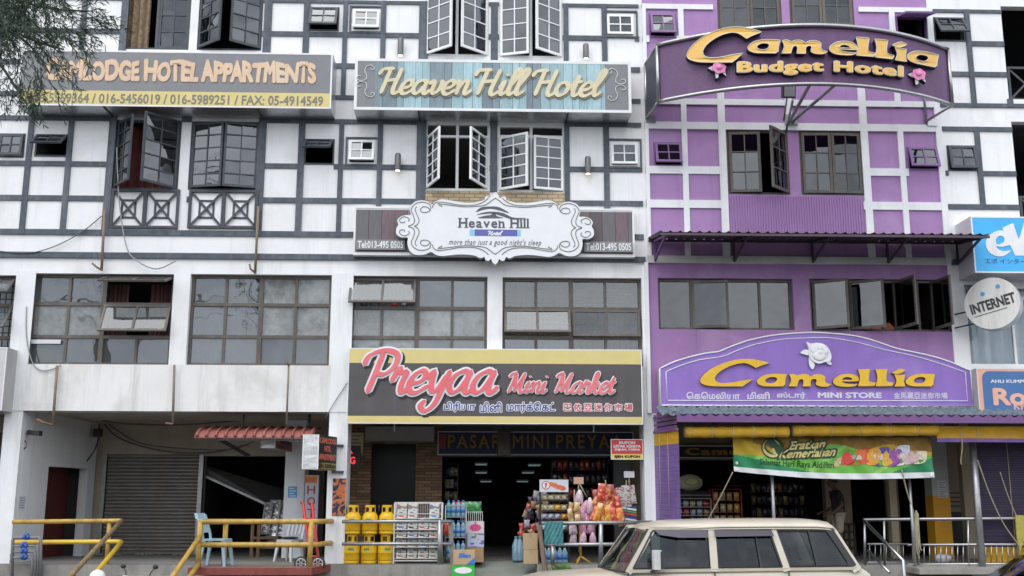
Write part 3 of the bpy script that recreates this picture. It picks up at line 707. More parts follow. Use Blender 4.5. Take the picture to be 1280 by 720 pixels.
M_stone = stonemat()
YM = 3.2
ox0, ox1 = W(552,620,YM).x, W(768,620,YM).x; zo = W(650,571,YM).z
dx0, dx1 = W(463,620,YM).x, W(519,620,YM).x; zd = W(490,555,YM).z
mb = MB(); wall_holes(mb, W(428,620,YM).x, ox0, PZ, ZB+.1, [(dx0,dx1,PZ,zd)], YM, YM+.3); mb.build("stone_clad_wall", M_stone, bB)
mb = MB(); wall_holes(mb, ox0, XBC, PZ, ZB+.1, [(ox0,ox1,PZ,zo)], YM, YM+.3); mb.build("shop_front_wall", mat("dark_painted_wall", (.12,.12,.13), .8, .15, 3), bB)
mb = MB(); zmid = W(490,583,YM).z
mb.box(dx0, dx1, YM+.1, YM+.15, PZ, zmid); mb.box(dx0, dx1, YM+.08, YM+.17, zmid, zmid+.06); mb.box(dx0, dx1, YM+.1, YM+.14, zmid+.06, zd)
mb.build("glass_door", mat("dark_door_glass", (.010,.010,.012), .25, .1, 3, spec=.25), bB)
mb = MB(); mb.tube([(dx0+.2,YM+.05,PZ+.95),(dx0+.2,YM+.05,PZ+1.2)], .014); mb.tube([(dx0+.35,YM+.05,PZ+.95),(dx0+.35,YM+.05,PZ+1.2)], .014); mb.build("door_handle", M_steel, bB)
mb = MB(); yb = 12.0
mb.quad((ox0-.3,yb,PZ),(ox1+.5,yb,PZ),(ox1+.5,yb,ZB),(ox0-.3,yb,ZB)); mb.quad((ox0-.3,YM+.3,PZ),(ox0-.3,yb,PZ),(ox0-.3,yb,ZB),(ox0-.3,YM+.3,ZB)); mb.quad((ox1+.5,YM+.3,PZ),(ox1+.5,yb,PZ),(ox1+.5,yb,ZB),(ox1+.5,YM+.3,ZB))
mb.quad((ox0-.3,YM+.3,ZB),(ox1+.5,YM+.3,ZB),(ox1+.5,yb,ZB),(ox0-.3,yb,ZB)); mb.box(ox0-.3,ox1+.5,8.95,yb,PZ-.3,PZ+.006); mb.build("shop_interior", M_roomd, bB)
mb = MB(); mb.box(W(456,560,2.6).x, W(542,560,2.6).x, 2.6, YM-.01, W(500,551,2.6).z, W(500,533,2.6).z); mb.build("shutter_box", mat("grey_painted_box", (.32,.31,.29), .7, .1, 3), bB)
mb = MB(); mb.box(XAB, XBC, -.05, 5.2, TOPZ, TOPZ+.2); mb.build("roof", M_conc, bB)

# ================================================================== PURPLE SHOPHOUSE
bC = thing("shophouse", "purple shophouse with white grid trim and a roof-tile canopy over its shop", "building", ((XBC+XCD)/2,0,PZ), "shophouses in the terrace")
hC = []
c1 = RC(909,163,986,243); c2 = RC(1000,164,1079,244); c31 = RC(896,-44,976,38); c32 = RC(986,-44,1066,34); hC += [c1,c2,c31,c32]
w = bay(bC, c1, M_brownf, False)
xm = W(950,200).x
casement(w, c1[0]+.05, xm, .06, c1[2]+.04, c1[3]-.05, 2, 3, M_brownf, G_purp, fw=.06)
casement(w, c1[1]-.03, W(963,200,-.4).x, .48, c1[2]+.03, c1[3]-.05, 2, 3, M_brownf, G_purp, fw=.06)
w = bay(bC, c2, M_brownf, False); xm = (c2[0]+c2[1])/2
casement(w, c2[0]+.05, xm-.005, .03, c2[2]+.04, c2[3]-.05, 2, 3, M_brownf, G_purp, fw=.06)
casement(w, c2[1]-.05, xm+.005, .03, c2[2]+.04, c2[3]-.05, 2, 3, M_brownf, G_purp, fw=.06)
for r in (c31, c32):
    w = bay(bC, r, M_brownf, False); xm = (r[0]+r[1])/2
    casement(w, r[0]+.05, xm-.005, .02, r[2]+.04, r[3]-.05, 2, 3, M_brownf, G_purp, fw=.06); casement(w, r[1]-.05, xm+.005, .02, r[2]+.04, r[3]-.05, 2, 3, M_brownf, G_purp, fw=.06)
for q, p in (((817,178,853,208),.14), ((1134,184,1173,213),.14), ((811,17,845,47),.14), ((1120,20,1160,50),.5)): small_window(bC, hC, RC(*q), M_purpled, G_dark, p)
# first floor: four-light window and the wide-open one
Yw = .1
p1 = RC(823,348,992,412); p2 = RC(1013,349,1191,414); hC += [p1, p2]
mb = MB(); frame_of(mb, p1, Yw, .055, .08, 0, [(W(x,380,Yw).x,.05) for x in (864,909,950)]); w = mb.build("window", M_brownf, bC)
xs = [p1[0]+.05]+[W(x,380,Yw).x for x in (864,909,950)]+[p1[1]-.05]
for k in (0,2,3):
    q = MB(); q.quad((xs[k],Yw+.04,p1[2]+.05),(xs[k+1],Yw+.04,p1[2]+.05),(xs[k+1],Yw+.04,p1[3]-.05),(xs[k],Yw+.04,p1[3]-.05)); q.build("pane", G_purp, w)
casement(w, xs[1]+.02, xs[2]-.0, .14, p1[2]+.04, p1[3]-.04, 1, 1, M_brownf, G_purp, Yw, fw=.055)
xs = [W(x,380,Yw).x for x in (1013,1060,1103,1148,1191)]
mb = MB(); frame_of(mb, p2, Yw, .055, .08, 0, [(x,.05) for x in xs[1:4]]); w = mb.build("window", M_brownf, bC)
casement(w, xs[0]+.05, W(1061,375,-.3).x, .40, p2[2]+.04, p2[3]-.04, 1, 1, M_brownf, G_purp, Yw, fw=.055)
casement(w, xs[1]+.04, W(1106,375,-.3).x, .40, p2[2]+.04, p2[3]-.04, 1, 1, M_brownf, G_purp, Yw, fw=.055)
casement(w, xs[2]+.24, W(1145,370,-.7).x, .80, p2[2]+.04, p2[3]-.04, 1, 1, M_brownf, G_purp, Yw, fw=.055)
casement(w, xs[3]+.28, W(1189,370,-.7).x, .80, p2[2]+.04, p2[3]-.04, 1, 1, M_brownf, G_purp, Yw, fw=.055)
zmidC = W(1000,326).z
mb = MB(); wall_holes(mb, XBC, XCD-.1, zmidC, TOPZ, hC); mb.build("wall", M_purple, bC)
mb = MB(); wall_holes(mb, XBC, XCD-.1, ZB, zmidC, hC, 0, .2); mb.build("lower_wall", M_purplew, bC)
def wrow(a, c, px=1000): return W(px, c).z, W(px, a).z
CR2 = [(ROWS2[0][0]-.02,ROWS2[0][1]+.02),(ROWS2[1][0]-.02,ROWS2[1][1]+.02),(ROWS2[2][0]-.02,ROWS2[2][1]+.02)]
CR2 = [(a-.01,c+.01) for a, c in CR2]
CR3 = [(ROWS3[k][0]-.02,ROWS3[k][1]+.02) for k in range(1,5)]
CV = [(XBC-.0,vx(808.5,7)[1]), vx(857,7), vx(904.5,9), vx(1083.5,9), vx(1129,7), (vx(1178,8)[0],XCD)]
corr = RC(909,246,1080,300)
tb = timber(bC, XBC, XCD-.1, CR2, CV, hC+[(c1[0]-.02,c2[1]+.02,c1[2]-.1,c1[3]),(corr[0],corr[1],-9,corr[3])], M_trimw, .04, "white_trim")
timber(bC, XBC, XCD-.1, [CR3[0],CR3[1],CR3[2],CR3[3]], CV[:1]+CV[1:3]+[vx(985,8,130)]+CV[3:], hC+[(c31[0]-.02,c32[1]+.02,c31[2]-.1,c31[3])]+[(c31[0]-.1,c32[1]+.1,ROWS3[-1][1]+.45,c31[3])], M_trimw, .04, "white_trim")
mb = MB()
for xa, xb in (CV[0], CV[1], CV[2], vx(985,8,130), CV[3], (vx(1178,8)[0],XCD)): mb.box(xa, xb, -.046, 0, CR2[0][1], CR3[3][0])
for xa, xb in (CV[0], CV[1], CV[2], CV[3], CV[4], (vx(1178,8)[0],XCD)): mb.box(xa, xb, -.046, 0, W(900,330).z+.1, CR2[2][0])
mb.build("white_trim", M_trimw, bC)
mb = MB(); x = corr[0]
while x < corr[1]-.02:
    mb.box(x, x+.035, -.034, 0, corr[2], corr[3]); mb.box(x+.035, x+.055, -.018, 0, corr[2], corr[3]); x += .055
mb.build("corrugated_apron", mat("purple_corrugated_sheet", (.29,.155,.36), .55, .08, 2, dirt=(.25,.1,.33), dirt_amt=.5), bC)
mb = MB(); mb.box(XBC, XCD-.12, -.06, 0, *wrow(321.5,330.5)); mb.build("string_course", mat("grey_white_ledge", (.5,.5,.5), .7, .1, 2, dirt=(.3,.3,.3), dirt_amt=.4), bC)
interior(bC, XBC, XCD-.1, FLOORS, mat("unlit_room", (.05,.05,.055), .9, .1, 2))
YC = 3.4
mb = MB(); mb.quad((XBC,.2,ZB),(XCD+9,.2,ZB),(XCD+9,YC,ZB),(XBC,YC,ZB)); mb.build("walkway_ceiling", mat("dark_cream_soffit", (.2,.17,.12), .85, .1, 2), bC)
mb = MB(); cx = [W(x,620,YC).x for x in (826,945,1030,1060,1140)]
wall_holes(mb, XBC, W(1280,600,YC).x+3, PZ, ZB, [(W(830,600,YC).x,W(1031,600,YC).x,PZ,W(900,575,YC).z),(W(1063,600,YC).x,W(1109,600,YC).x,PZ,ZB-.3),(W(1122,600,YC).x,W(1166,600,YC).x,PZ,ZB-.3)], YC, YC+.25)
mb.build("shop_front_wall", mat("cream_shop_wall", (.26,.21,.14), .8, .1, 2), bC)
mb = MB(); yb = 9.0
for q in (((XBC,yb,PZ),(XCD+3,yb,PZ),(XCD+3,yb,ZB),(XBC,yb,ZB)), ((XBC+.02,YC+.2,PZ),(XBC+.02,yb,PZ),(XBC+.02,yb,ZB),(XBC+.02,YC+.2,ZB)), ((XBC,YC+.2,ZB),(XCD+3,YC+.2,ZB),(XCD+3,yb,ZB),(XBC,yb,ZB)), ((XCD+3,YC+.2,PZ),(XCD+3,yb,PZ),(XCD+3,yb,ZB),(XCD+3,YC+.2,ZB))): mb.quad(*q)
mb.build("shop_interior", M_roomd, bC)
mb = MB(); zz_ = W(1200,640,YC).z
for a_, c_ in ((1188,1206),(1217,1300)): mb.box(W(a_,640,YC).x, W(c_,640,YC).x, YC-.02, YC-.001, PZ, zz_)
mb.build("black_wainscot", mat("black_wall_tile", (.02,.02,.022), .3, .2, 4), bC)
mb = MB()
for k in range(4): z_ = zz_+.12+.1*k; mb.box(W(1187,640,YC).x, W(1217,640,YC).x, YC-.015, YC-.001, z_, z_+.03)
mb.build("dark_stripe", mat("brown_stripe_paint", (.07,.035,.02), .6, .1, 4), bC)
mb = MB(); q = (W(1033,640,YC).x, W(1066,640,YC).x, PZ, W(1050,655,YC).z)
for k in range(6): x = q[0]+(q[1]-q[0])*k/5; mb.box(x-.02,x+.02,YC-.05,YC-.02,q[2],q[3])
for k in range(5): z_ = q[2]+(q[3]-q[2])*k/4; mb.box(q[0],q[1],YC-.045,YC-.025,z_-.02,z_+.02)
mb.build("lattice_gate", mat("dark_brown_lattice", (.03,.02,.015), .6, .2, 4), bC)
# the free-standing arcade pillars
mb = MB(); a, c = W(1166,620,1.2).x, W(1187,620,1.2).x; zj = W(1175,620,1.2).z
mb.box(a, c, 1.2, 1.6, zj, ZB); mb.build("arcade_pillar", mat("grey_white_pillar_paint", (.42,.42,.42), .7, .08, 2), bC)
mb = MB(); mb.box(a-.003, c+.003, 1.195, 1.605, PZ, zj); mb.build("yellow_pillar_base", mat("ochre_yellow_paint", (.62,.30,.02), .6, .08, 3), bC)
for px in ((1112,1121),(1205,1217)):
    mb = MB(); mb.box(W(px[0],620,2.2).x, W(px[1],620,2.2).x, 2.2, 2.4, PZ, ZB); mb.build("cream_post", mat("cream_post_paint", (.5,.42,.3), .7, .08, 2), bC)
mb = MB(); mb.box(XBC, XCD, -.05, 5.2, TOPZ, TOPZ+.2); mb.build("roof", M_conc, bC)

# ================================================================== RIGHT WHITE SHOPHOUSE
bD = thing("shophouse", "white shophouse with slate grey grid trim at the right edge of the terrace", "building", ((XCD+XR)/2,0,PZ), "shophouses in the terrace")
hD = []
small_window(bD, hD, RC(1184,182,1221,214), M_slate2, G_dark, .1); small_window(bD, hD, RC(1167,22,1206,52), M_slate2, G_dark, .28)
dbay = (W(1259,100).x, XR-2, W(1265,288).z, W(1265,152).z); dbay3 = (W(1259,100).x, XR-2, W(1265,124).z, W(1265,8).z); dwin = (W(1208,400).x, W(1330,400).x, W(1240,458).z, W(1240,356).z)
hD += [dbay, dbay3, dwin]
mb = MB(); wall_holes(mb, XCD-.1, XR, ZB, TOPZ, hD); mb.build("wall", M_white, bD)
DV = [vx(1226,6.5), vx(1272,7)]
timber(bD, vx(1184,2)[0], XR, ROWS2[:3], DV, hD, M_slate)
timber(bD, vx(1184,2)[0], XR, ROWS3[1:], DV, hD, M_slate)
mb = MB(); mb.box(XCD, XR, -.05, 0, *STRING); mb.build("string_course", M_slate, bD)
for zz in (dbay3, dbay):                                            # crossed balustrade of the deep balconies
    mb = MB(); z0 = zz[2]; x0 = zz[0]; z1 = z0+.78
    for k in range(4):
        a = x0+.05+k*.8; frame_of(mb, (a,a+.78,z0,z1), .05, .05, .05)
        mb.bar((a+.05,.07,z0+.05),(a+.73,.07,z1-.05), .045, .02, 0, (0,1,0)); mb.bar((a+.05,.085,z1-.05),(a+.73,.085,z0+.05), .045, .02, 0, (0,1,0))
    mb.build("balcony_balustrade", M_slate2, bD)
mb = MB(); xm = W(1268,400).x; frame_of(mb, dwin, .06, .06, .08, 0, [(xm,.05)], [(W(1240,372).z,.07)]); w = mb.build("window", M_whitef, bD)
mb = MB(); mb.quad((dwin[0],.1,dwin[2]),(dwin[1],.1,dwin[2]),(dwin[1],.1,dwin[3]-.4),(dwin[0],.1,dwin[3]-.4)); mb.build("pane", G_clear, w)
awning(w, dwin[0]+.02, W(1262,360).x, W(1240,373).z, dwin[3], .22, 1, 1, M_galv, G_dark, .03)
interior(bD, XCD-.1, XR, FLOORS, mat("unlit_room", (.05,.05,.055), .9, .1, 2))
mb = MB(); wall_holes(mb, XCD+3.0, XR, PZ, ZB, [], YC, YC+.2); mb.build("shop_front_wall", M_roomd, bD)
mb = MB(); mb.box(XCD, XR, -.05, 5.2, TOPZ, TOPZ+.2); mb.build("roof", M_conc, bD)

# ================================================================== SLIVER OF THE NEXT HOUSE ON THE LEFT
bE = thing("shophouse", "edge of a white shophouse with a barred window at the far left", "building", (XL-3,0,PZ), "shophouses in the terrace")
hE = []; r = (W(-70,390).x, W(17,390).x, W(5,455).z, W(5,344).z); hE.append(r)
mb = MB(); wall_holes(mb, XL-8, XL, ZB, TOPZ, hE); mb.build("wall", M_white, bE)
timber(bE, XL-8, XL, ROWS2, [vx(-18,7),vx(-68,7)], hE, M_slate); timber(bE, XL-8, XL, ROWS3[1:], [vx(-18,7),vx(-68,7)], hE, M_slate)
mb = MB(); mb.box(XL-8, XL, -.05, 0, *STRING); mb.build("string_course", M_slate, bE)
mb = MB(); frame_of(mb, r, .12, .06, .08, 0, [((r[0]+r[1])/2,.08)], [(W(5,380).z,.07),(W(5,421).z,.07)]); w = mb.build("window", M_brownf, bE)
xx = (r[0]+r[1])/2+.04
awning(w, xx, r[1]-.05, W(5,380).z, r[3]-.05, .42, 2, 1, M_brownf, G_mid, .11, .05, .05); awning(w, xx, r[1]-.05, W(5,421).z, W(5,381).z, .42, 2, 1, M_brownf, G_mid, .11, .05, .05)
mb = MB(); x = xx
while x < r[1]-.05: mb.box(x, x+.02, .24, .26, r[2], r[3]); x += .12
z = r[2]+.1
while z < r[3]: mb.box(xx, r[1]-.05, .225, .239, z, z+.02); z += .14
mb.build("window_grille", M_slate2, w)
mb = MB(); mb.quad((r[0],.6,r[2]),(r[1],.6,r[2]),(r[1],.6,r[3]),(r[0],.6,r[3])); mb.build("inner_wall", M_white2, bE)
interior(bE, XL-8, XL, FLOORS); mb = MB(); mb.quad((XL-8,3.6,PZ),(XL,3.6,PZ),(XL,3.6,ZB),(XL-8,3.6,ZB)); mb.build("shop_front_wall", M_beige, bE)
mb = MB(); mb.quad((XL-8,.2,ZB),(XL,.2,ZB),(XL,3.6,ZB),(XL-8,3.6,ZB)); mb.build("walkway_ceiling", M_beige, bE)
mb = MB(); mb.box(XL-8, XL, -.05, 5.2, TOPZ, TOPZ+.2); mb.build("roof", M_conc, bE)
# ================================================================== SIGNS
def prc(x0, y0, x1, y1, Y):                      # rect for fit(): X0, X1, Z0, Z1
    return RC(x0, y0, x1, y1, Y)
def pz(pts, Y, ox=0, oy=0, s=1.0):               # photo (or enlarged photo) points -> X,Z on a plane
    return [(lambda v: (v.x, v.z))(W(ox+x/s, oy+y/s, Y)) for x, y in pts]
def face_rect(mb, r, Y, t=.004, m=0): mb.box(r[0], r[1], Y-t, Y, r[2], r[3], m)
M_signw = mat("white_aluminium_edge", (.68,.69,.70), .45, .06, 5)
M_charcoal = mat("charcoal_sign_vinyl", (.072,.067,.072), .6, .10, 1.5, dirt=(.13,.12,.12), dirt_amt=.5)
M_greyv = mat("faded_grey_vinyl", (.185,.19,.205), .6, .06, 3)
M_yel = mat("faded_yellow_vinyl", (.60,.50,.20), .6, .05, 3, dirt=(.5,.45,.3), dirt_amt=.3)
M_gold = mat("golden_letter_acrylic", (.70,.43,.02), .42, .10, 5, dirt=(.42,.25,.04), dirt_amt=.5)
M_goldside = mat("dark_letter_return", (.03,.022,.03), .5, .2, 6)
M_cream = mat("cream_letters", (.60,.54,.37), .55, .08, 5, dirt=(.38,.34,.25), dirt_amt=.5)
M_creamside = mat("cream_letter_return", (.30,.27,.2), .6, .1, 6)
M_tan = mat("tan_letters", (.62,.45,.31), .6, .10, 5, fade=(.66,.53,.40), fade_amt=.6)
M_ink = mat("grey_lettering_ink", (.17,.175,.15), .6, .1, 6)
M_black = mat("black_lettering", (.02,.02,.022), .5, .1, 6)
M_pink = mat("coral_pink_letters", (.68,.135,.16), .6, .07, 3, fade=(.70,.24,.25), fade_amt=.5)
M_whitel = mat("white_letters", (.70,.71,.74), .55, .06, 5, dirt=(.5,.5,.5), dirt_amt=.4)
M_blue = mat("blue_lettering", (.03,.05,.25), .5, .05, 6)
M_red = mat("red_lettering", (.55,.05,.06), .5, .05, 6)

def box_sign(name, label, r, Yf, Yb=0.0, edge=.05, mface=None, extra=None, group=None, foot=None):
    x0, x1, z0, z1 = r
    t = thing(name, label, "sign", ((x0+x1)/2, Yb, z0), group)
    mb = MB(); mb.box(x0, x1, Yf+.012, Yb, z0, z1); mb.build("sign_box", M_alu if extra is None else extra, t)
    mb = MB(); frame_of(mb, r, Yf, edge, .012); mb.build("sign_frame", M_signw, t)
    if mface: 
        mb = MB(); mb.box(x0+edge, x1-edge, Yf+.004, Yf+.0115, z0+edge, z1-edge); mb.build("sign_face", mface, t)
    return t

# --- grey hotel apartments sign
Yf = -.65
r = RC(24,64,415,134,Yf); r = (r[0], r[1], W(300,134.5,Yf).z, W(300,65.3,Yf).z)
s1 = box_sign("hotel_sign", "long grey box sign with tan capitals over a yellow strip of phone numbers", r, Yf, 0, .035, M_greyv)
zs = W(300,115.5,Yf).z
mb = MB(); mb.box(r[0]+.036, r[1]-.036, Yf-.001, Yf+.0115, r[2]+.036, zs); mb.build("phone_strip", M_yel, s1)
zt0, zt1 = W(250,103,Yf).z, W(250,76,Yf).z
def wobble_caps(body, rect, Y, parent):
    """cut-paper capitals: every letter leans or sits a little differently"""
    w_ = rect[1]-rect[0]
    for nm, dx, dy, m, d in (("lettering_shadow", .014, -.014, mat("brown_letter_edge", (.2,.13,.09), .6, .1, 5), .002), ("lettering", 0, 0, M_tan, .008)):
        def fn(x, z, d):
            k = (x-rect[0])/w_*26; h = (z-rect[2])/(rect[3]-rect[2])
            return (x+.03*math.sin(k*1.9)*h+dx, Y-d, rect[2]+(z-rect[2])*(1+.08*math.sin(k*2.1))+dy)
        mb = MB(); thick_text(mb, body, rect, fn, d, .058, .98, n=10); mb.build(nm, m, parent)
x0 = W(57,88,Yf).x; x1 = W(396,90,Yf).x
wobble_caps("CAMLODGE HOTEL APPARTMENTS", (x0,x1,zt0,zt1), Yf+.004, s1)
lettering("016-5559364 / 016-5456019 / 016-5989251 / FAX: 05-4914549", (W(34,124,Yf).x, W(404,125,Yf).x, W(250,130.5,Yf).z, W(250,118.5,Yf).z), Yf-.001, M_ink, s1, .003, .02)
for px in (130,322): mb = MB(); mb.bar((W(px,134,-.6).x,-.66,r[2]-.012),(W(px,134,-.6).x,0,r[2]-.012), .03, .02); mb.build("sign_bracket", M_slate2, s1)

# --- teal timber script sign
r = RC(442,73,789,137,Yf); r = (W(443,105,Yf).x, W(789,110,Yf).x, W(615,139,Yf).z, W(615,75,Yf).z)
s2 = box_sign("hotel_sign", "long teal plank sign with cream script lettering and curled ornaments at both ends", r, Yf, 0, .06, None)
s2m = [M_greyv] + [mat("teal_plank_%s" % n, c, .6, .22, 4, stretch=(9,1,.8)) for n, c in (("pale",(.27,.40,.44)),("bright",(.33,.48,.53)),("dull",(.18,.24,.28)),("mid",(.22,.33,.38)),("deep",(.15,.20,.24)))] + [M_black]
mb = MB(); rnd = random.Random(8); x = r[0]+.06
e0, e1 = W(469,105,Yf).x, W(757,105,Yf).x; k = 0
mb.box(r[0]+.06, e0, Yf+.004, Yf+.0115, r[2]+.06, r[3]-.06, 0); mb.box(e1, r[1]-.06, Yf+.004, Yf+.0115, r[2]+.06, r[3]-.06, 0)
x = e0; seq = [3,5,4,2,2,1,3,3,1,2,2,5,3,1,2,1,5,3,1,1,2,2,1,2,1,4,3]
while x < e1-.02:
    w_ = min(rnd.uniform(.12,.3), e1-x); mb.box(x, x+w_-.008, Yf+.004, Yf+.0115, r[2]+.06, r[3]-.06, seq[k % len(seq)]); mb.box(x+w_-.008, x+w_, Yf+.006, Yf+.0115, r[2]+.06, r[3]-.06, 6); x += w_; k += 1
mb.build("sign_face", s2m, s2)
zb, zx = W(615,119,Yf).z, W(615,102,Yf).z
for word, a, c in (("Heaven",474,589),("Hill",594,661),("Hotel",666,757)):
    rc = (W(a,105,Yf).x, W(c,107,Yf).x, zb, zx)
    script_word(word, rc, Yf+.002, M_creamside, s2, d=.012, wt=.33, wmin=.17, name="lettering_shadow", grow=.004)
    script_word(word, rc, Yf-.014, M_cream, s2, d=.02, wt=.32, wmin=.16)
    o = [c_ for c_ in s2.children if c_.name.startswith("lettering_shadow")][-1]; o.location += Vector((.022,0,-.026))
def curl(sgn, cx, Y, ys):
    P = [(14,-17),(10,-20),(4,-18),(2,-13),(4,-8),(4,-3),(0,-1),(-5,-1),(-8,-4),(-6,-7),(-3,-6)]
    Q = [(14,-17),(13,-14),(10,-15),(10,-17)]
    out = []
    for L in (P, Q):
        for f in (1,-1): out.append([tuple(W(cx+sgn*(x-3), ys+f*y, Y)) for x, y in L])
    return out
for sgn, cx, ys in ((1,457,101.5),(-1,771,106)):
    mb = MB()
    for L in curl(sgn, cx, Yf-.004, ys): mb.tube(cr_spline(L,5), .009, n=5)
    mb.build("curled_ornament", mat("white_line_paint", (.62,.62,.6), .5, .05, 5), s2)
for px in (523,710): mb = MB(); mb.bar((W(px,139,-.6).x,-.66,r[2]-.012),(W(px,139,-.6).x,0,r[2]-.012), .03, .02); mb.build("sign_bracket", M_slate2, s2)

# --- ornate white cartouche over a plum plank panel
Yp = -.22
r = (W(442,290,Yp).x, W(793,290,Yp).x, W(618,320,Yp).z, W(618,259.5,Yp).z)
sp_ = box_sign("plank_panel", "long plum brown plank panel in a white frame with a phone number at each end", r, Yp, 0, .04, None, M_signw)
pm = [mat("plum_plank_%s" % n, c, .6, .2, 4, stretch=(9,1,.8)) for n, c in (("grey",(.12,.115,.13)),("plum",(.14,.10,.115)),("dark",(.09,.075,.085)),("pale",(.22,.22,.25)))]+[M_black]
mb = MB(); x = r[0]+.04; k = 0; seq = [0,0,1,1,3,3,2,1,2,1,3,3,1,0,2,3,1,1,2,0,1,0]; zb_ = W(618,316,Yp).z; zt_ = W(618,263.5,Yp).z
while x < r[1]-.05:
    w_ = min(.27, r[1]-.04-x); mb.box(x, x+w_-.01, Yp+.002, Yp+.0115, zb_, zt_, seq[k % len(seq)]); mb.box(x+w_-.01, x+w_, Yp+.005, Yp+.0115, zb_, zt_, 4); x += w_; k += 1
mb.build("sign_face", pm, sp_)
for a, c, y0, y1 in ((445,506,300.5,311),(730.5,791,303,314)):
    q = RC(a,y0-1,c,y1+1,Yp-.05); mb = MB(); mb.box(q[0],q[1],Yp-.05,Yp,q[2],q[3]); pl = mb.build("phone_plate", mat("grey_plate", (.2,.2,.21), .5, .1, 4), sp_)
    lettering("Tel:013-495 0505", prc(a+2,y0+.8,c-2,y1-.8,Yp-.05), Yp-.05, M_whitel, pl, .004, .025)
Yo = -.42
half = [(1275,35),(1252,58),(1236,88),(1216,80),(1196,72),(1180,84),(1178,106),(1140,116),(1080,130),(1000,130),(900,114),(800,100),(742,120),(714,146),(690,134),(650,113),(592,112),(542,136),(516,190),(524,238),(482,240),(430,256),(402,290),(412,324),(394,360),(396,410),(440,438),(494,440),(492,490),(512,556),(562,592),(640,592),(700,568),(742,590),(800,604),(950,590),(1080,598),(1140,622),(1176,612),(1188,640),(1215,646),(1236,630),(1248,658),(1275,684)]
H_ = pz(half, Yo, 440, 235, 7.11); xc = H_[0][0]
lp = [(p[0],p[1]) for p in cr_spline([(x,z,0) for x,z in H_], 4)]
loop = lp + [(2*xc-x, z) for x, z in reversed(lp[1:-1])]
so = thing("cartouche_sign", "ornate white scroll-edged hotel sign with a grey mountain emblem and blue band", "sign", (xc,Yo,min(z for x,z in loop)))
mb = MB(); mb.extrude2d(poly2d([loop]), on_plane(Yo+.16), .16, 0, 1); mb.build("board", [mat("white_sign_board", (.68,.70,.74), .5, .04, 3), mat("grey_board_edge", (.42,.42,.42), .6, .1, 4)], so)
mb = MB(); mb.box(xc-1.6, xc-1.4, Yo+.16, Yp, H_[20][1]-.1, H_[20][1]); mb.build("mounting_bracket", M_galv, so); mb = MB(); mb.box(xc+1.4, xc+1.6, Yo+.16, Yp, H_[20][1]-.1, H_[20][1]); mb.build("mounting_bracket", M_galv, so)
S_curves = [[(690,190),(670,170),(632,166),(608,190),(620,212),(655,216),(692,200),(700,170),(682,140),(620,124),(560,142),(526,190),(544,240),(556,290),(540,322),(500,336)],
 [(575,165),(560,190),(580,240),(596,285),(582,322),(555,338)], [(500,296),(508,272),(462,254),(424,278),(430,304),(462,306),(470,292)],
 [(716,176),(722,150),(762,124),(860,134),(960,150),(1080,150),(1150,132),(1190,108),(1212,86)], [(760,138),(860,150),(1000,166),(1100,162),(1185,150),(1240,112),(1275,88)], [(770,150),(800,160),(790,162)]]
mb = MB()
for L in S_curves:
    for mv in (0,1):
        P = [(x, (678-y) if mv else y) for x, y in L]
        for mir in (0,1):
            Q = [(W(440+x/7.11, 235+y/7.11, Yo-.003)) for x, y in P]
            Q = [Vector((2*xc-v.x if mir else v.x, Yo-.003, v.z)) for v in Q]
            mb.tube(cr_spline(Q,4), .009, n=5)
mb.build("scrollwork_lines", M_ink, so)
M_gtext = mat("dark_grey_lettering", (.075,.08,.09), .5, .08, 5)
mb = MB()
for L in ([(1100,215),(1140,175),(1200,165),(1275,165),(1330,180),(1400,225),(1310,200),(1230,185),(1165,195)], [(1105,240),(1180,215),(1270,210),(1350,225),(1430,262),(1545,268),(1440,282),(1330,250),(1250,228),(1180,232)], [(1120,268),(1190,245),(1230,240),(1262,222),(1290,250),(1340,268)]):
    P = pz(L, Yo, 440, 235, 7.11); q = [(p[0],p[1]) for p in cr_spline([(x,z,0) for x,z in P], 3, True)]; mb.extrude2d(poly2d([q]), on_plane(Yo), .004)
mb.build("mountain_emblem", M_gtext, so)
def serif_text(body, rect, Y, m, parent, serifs):
    o = lettering(body, rect, Y, m, parent, .005, .012)
    return o
def serif_words(body, rect, Y, m, parent):
    """roman capitals and lower case: upright glyphs with slab feet added to every stem"""
    x = 0.0; items = []
    for ch in body:
        if ch == ' ': x += .34; continue
        V, F = text2d(ch); ax, bx = min(v[0] for v in V), max(v[0] for v in V); items.append((ch, x-ax, [(px+x-ax, py) for px, py in V], F)); x += bx-ax+.15
    kx, kz = (rect[1]-rect[0])/x, (rect[3]-rect[2])/.76; mb = MB(); sw = .125
    def put(V, F, dd): mb.extrude2d(([(rect[0]+px*kx, rect[2]+py*kz) for px, py in V], F), lambda X, Z, q: (X, Y-q-dd, Z), .004)
    def bar(xa, xb, y, dd=.004): put([(xa,y-.0),(xb,y-.0),(xb,y+.055),(xa,y+.055)], [(0,1,2,3)], dd)
    for ch, off, V, F in items:
        for sx, sy, dd in layers(.026, 6): put([(px+sx,py+sy) for px, py in V], F, dd)
        xa, xb = min(v[0] for v in V), max(v[0] for v in V); top = max(v[1] for v in V)
        if ch == 'H':
            for c_ in (xa+.05, xb-.05): bar(c_-.14,c_+.14,-.02); bar(c_-.14,c_+.14,top-.035)
        elif ch in 'il': c_ = (xa+xb)/2; bar(c_-.13,c_+.13,-.02); bar(c_-.13,c_+.02,(top if ch == 'l' else .52)-.045)
        elif ch == 'n': bar(xa-.07,xa+.17,-.02); bar(xb-.17,xb+.07,-.02); bar(xa-.08,xa+.05,.48)
        elif ch == 'a': bar(xb-.08,xb+.08,-.02)
    return mb.build("lettering", m, parent)
serif_words("Heaven Hill", prc(574,272,663,284.5,Yo), Yo, M_gtext, so)
r_ = prc(587,287,651,295,Yo); w4 = (r_[1]-r_[0])/8
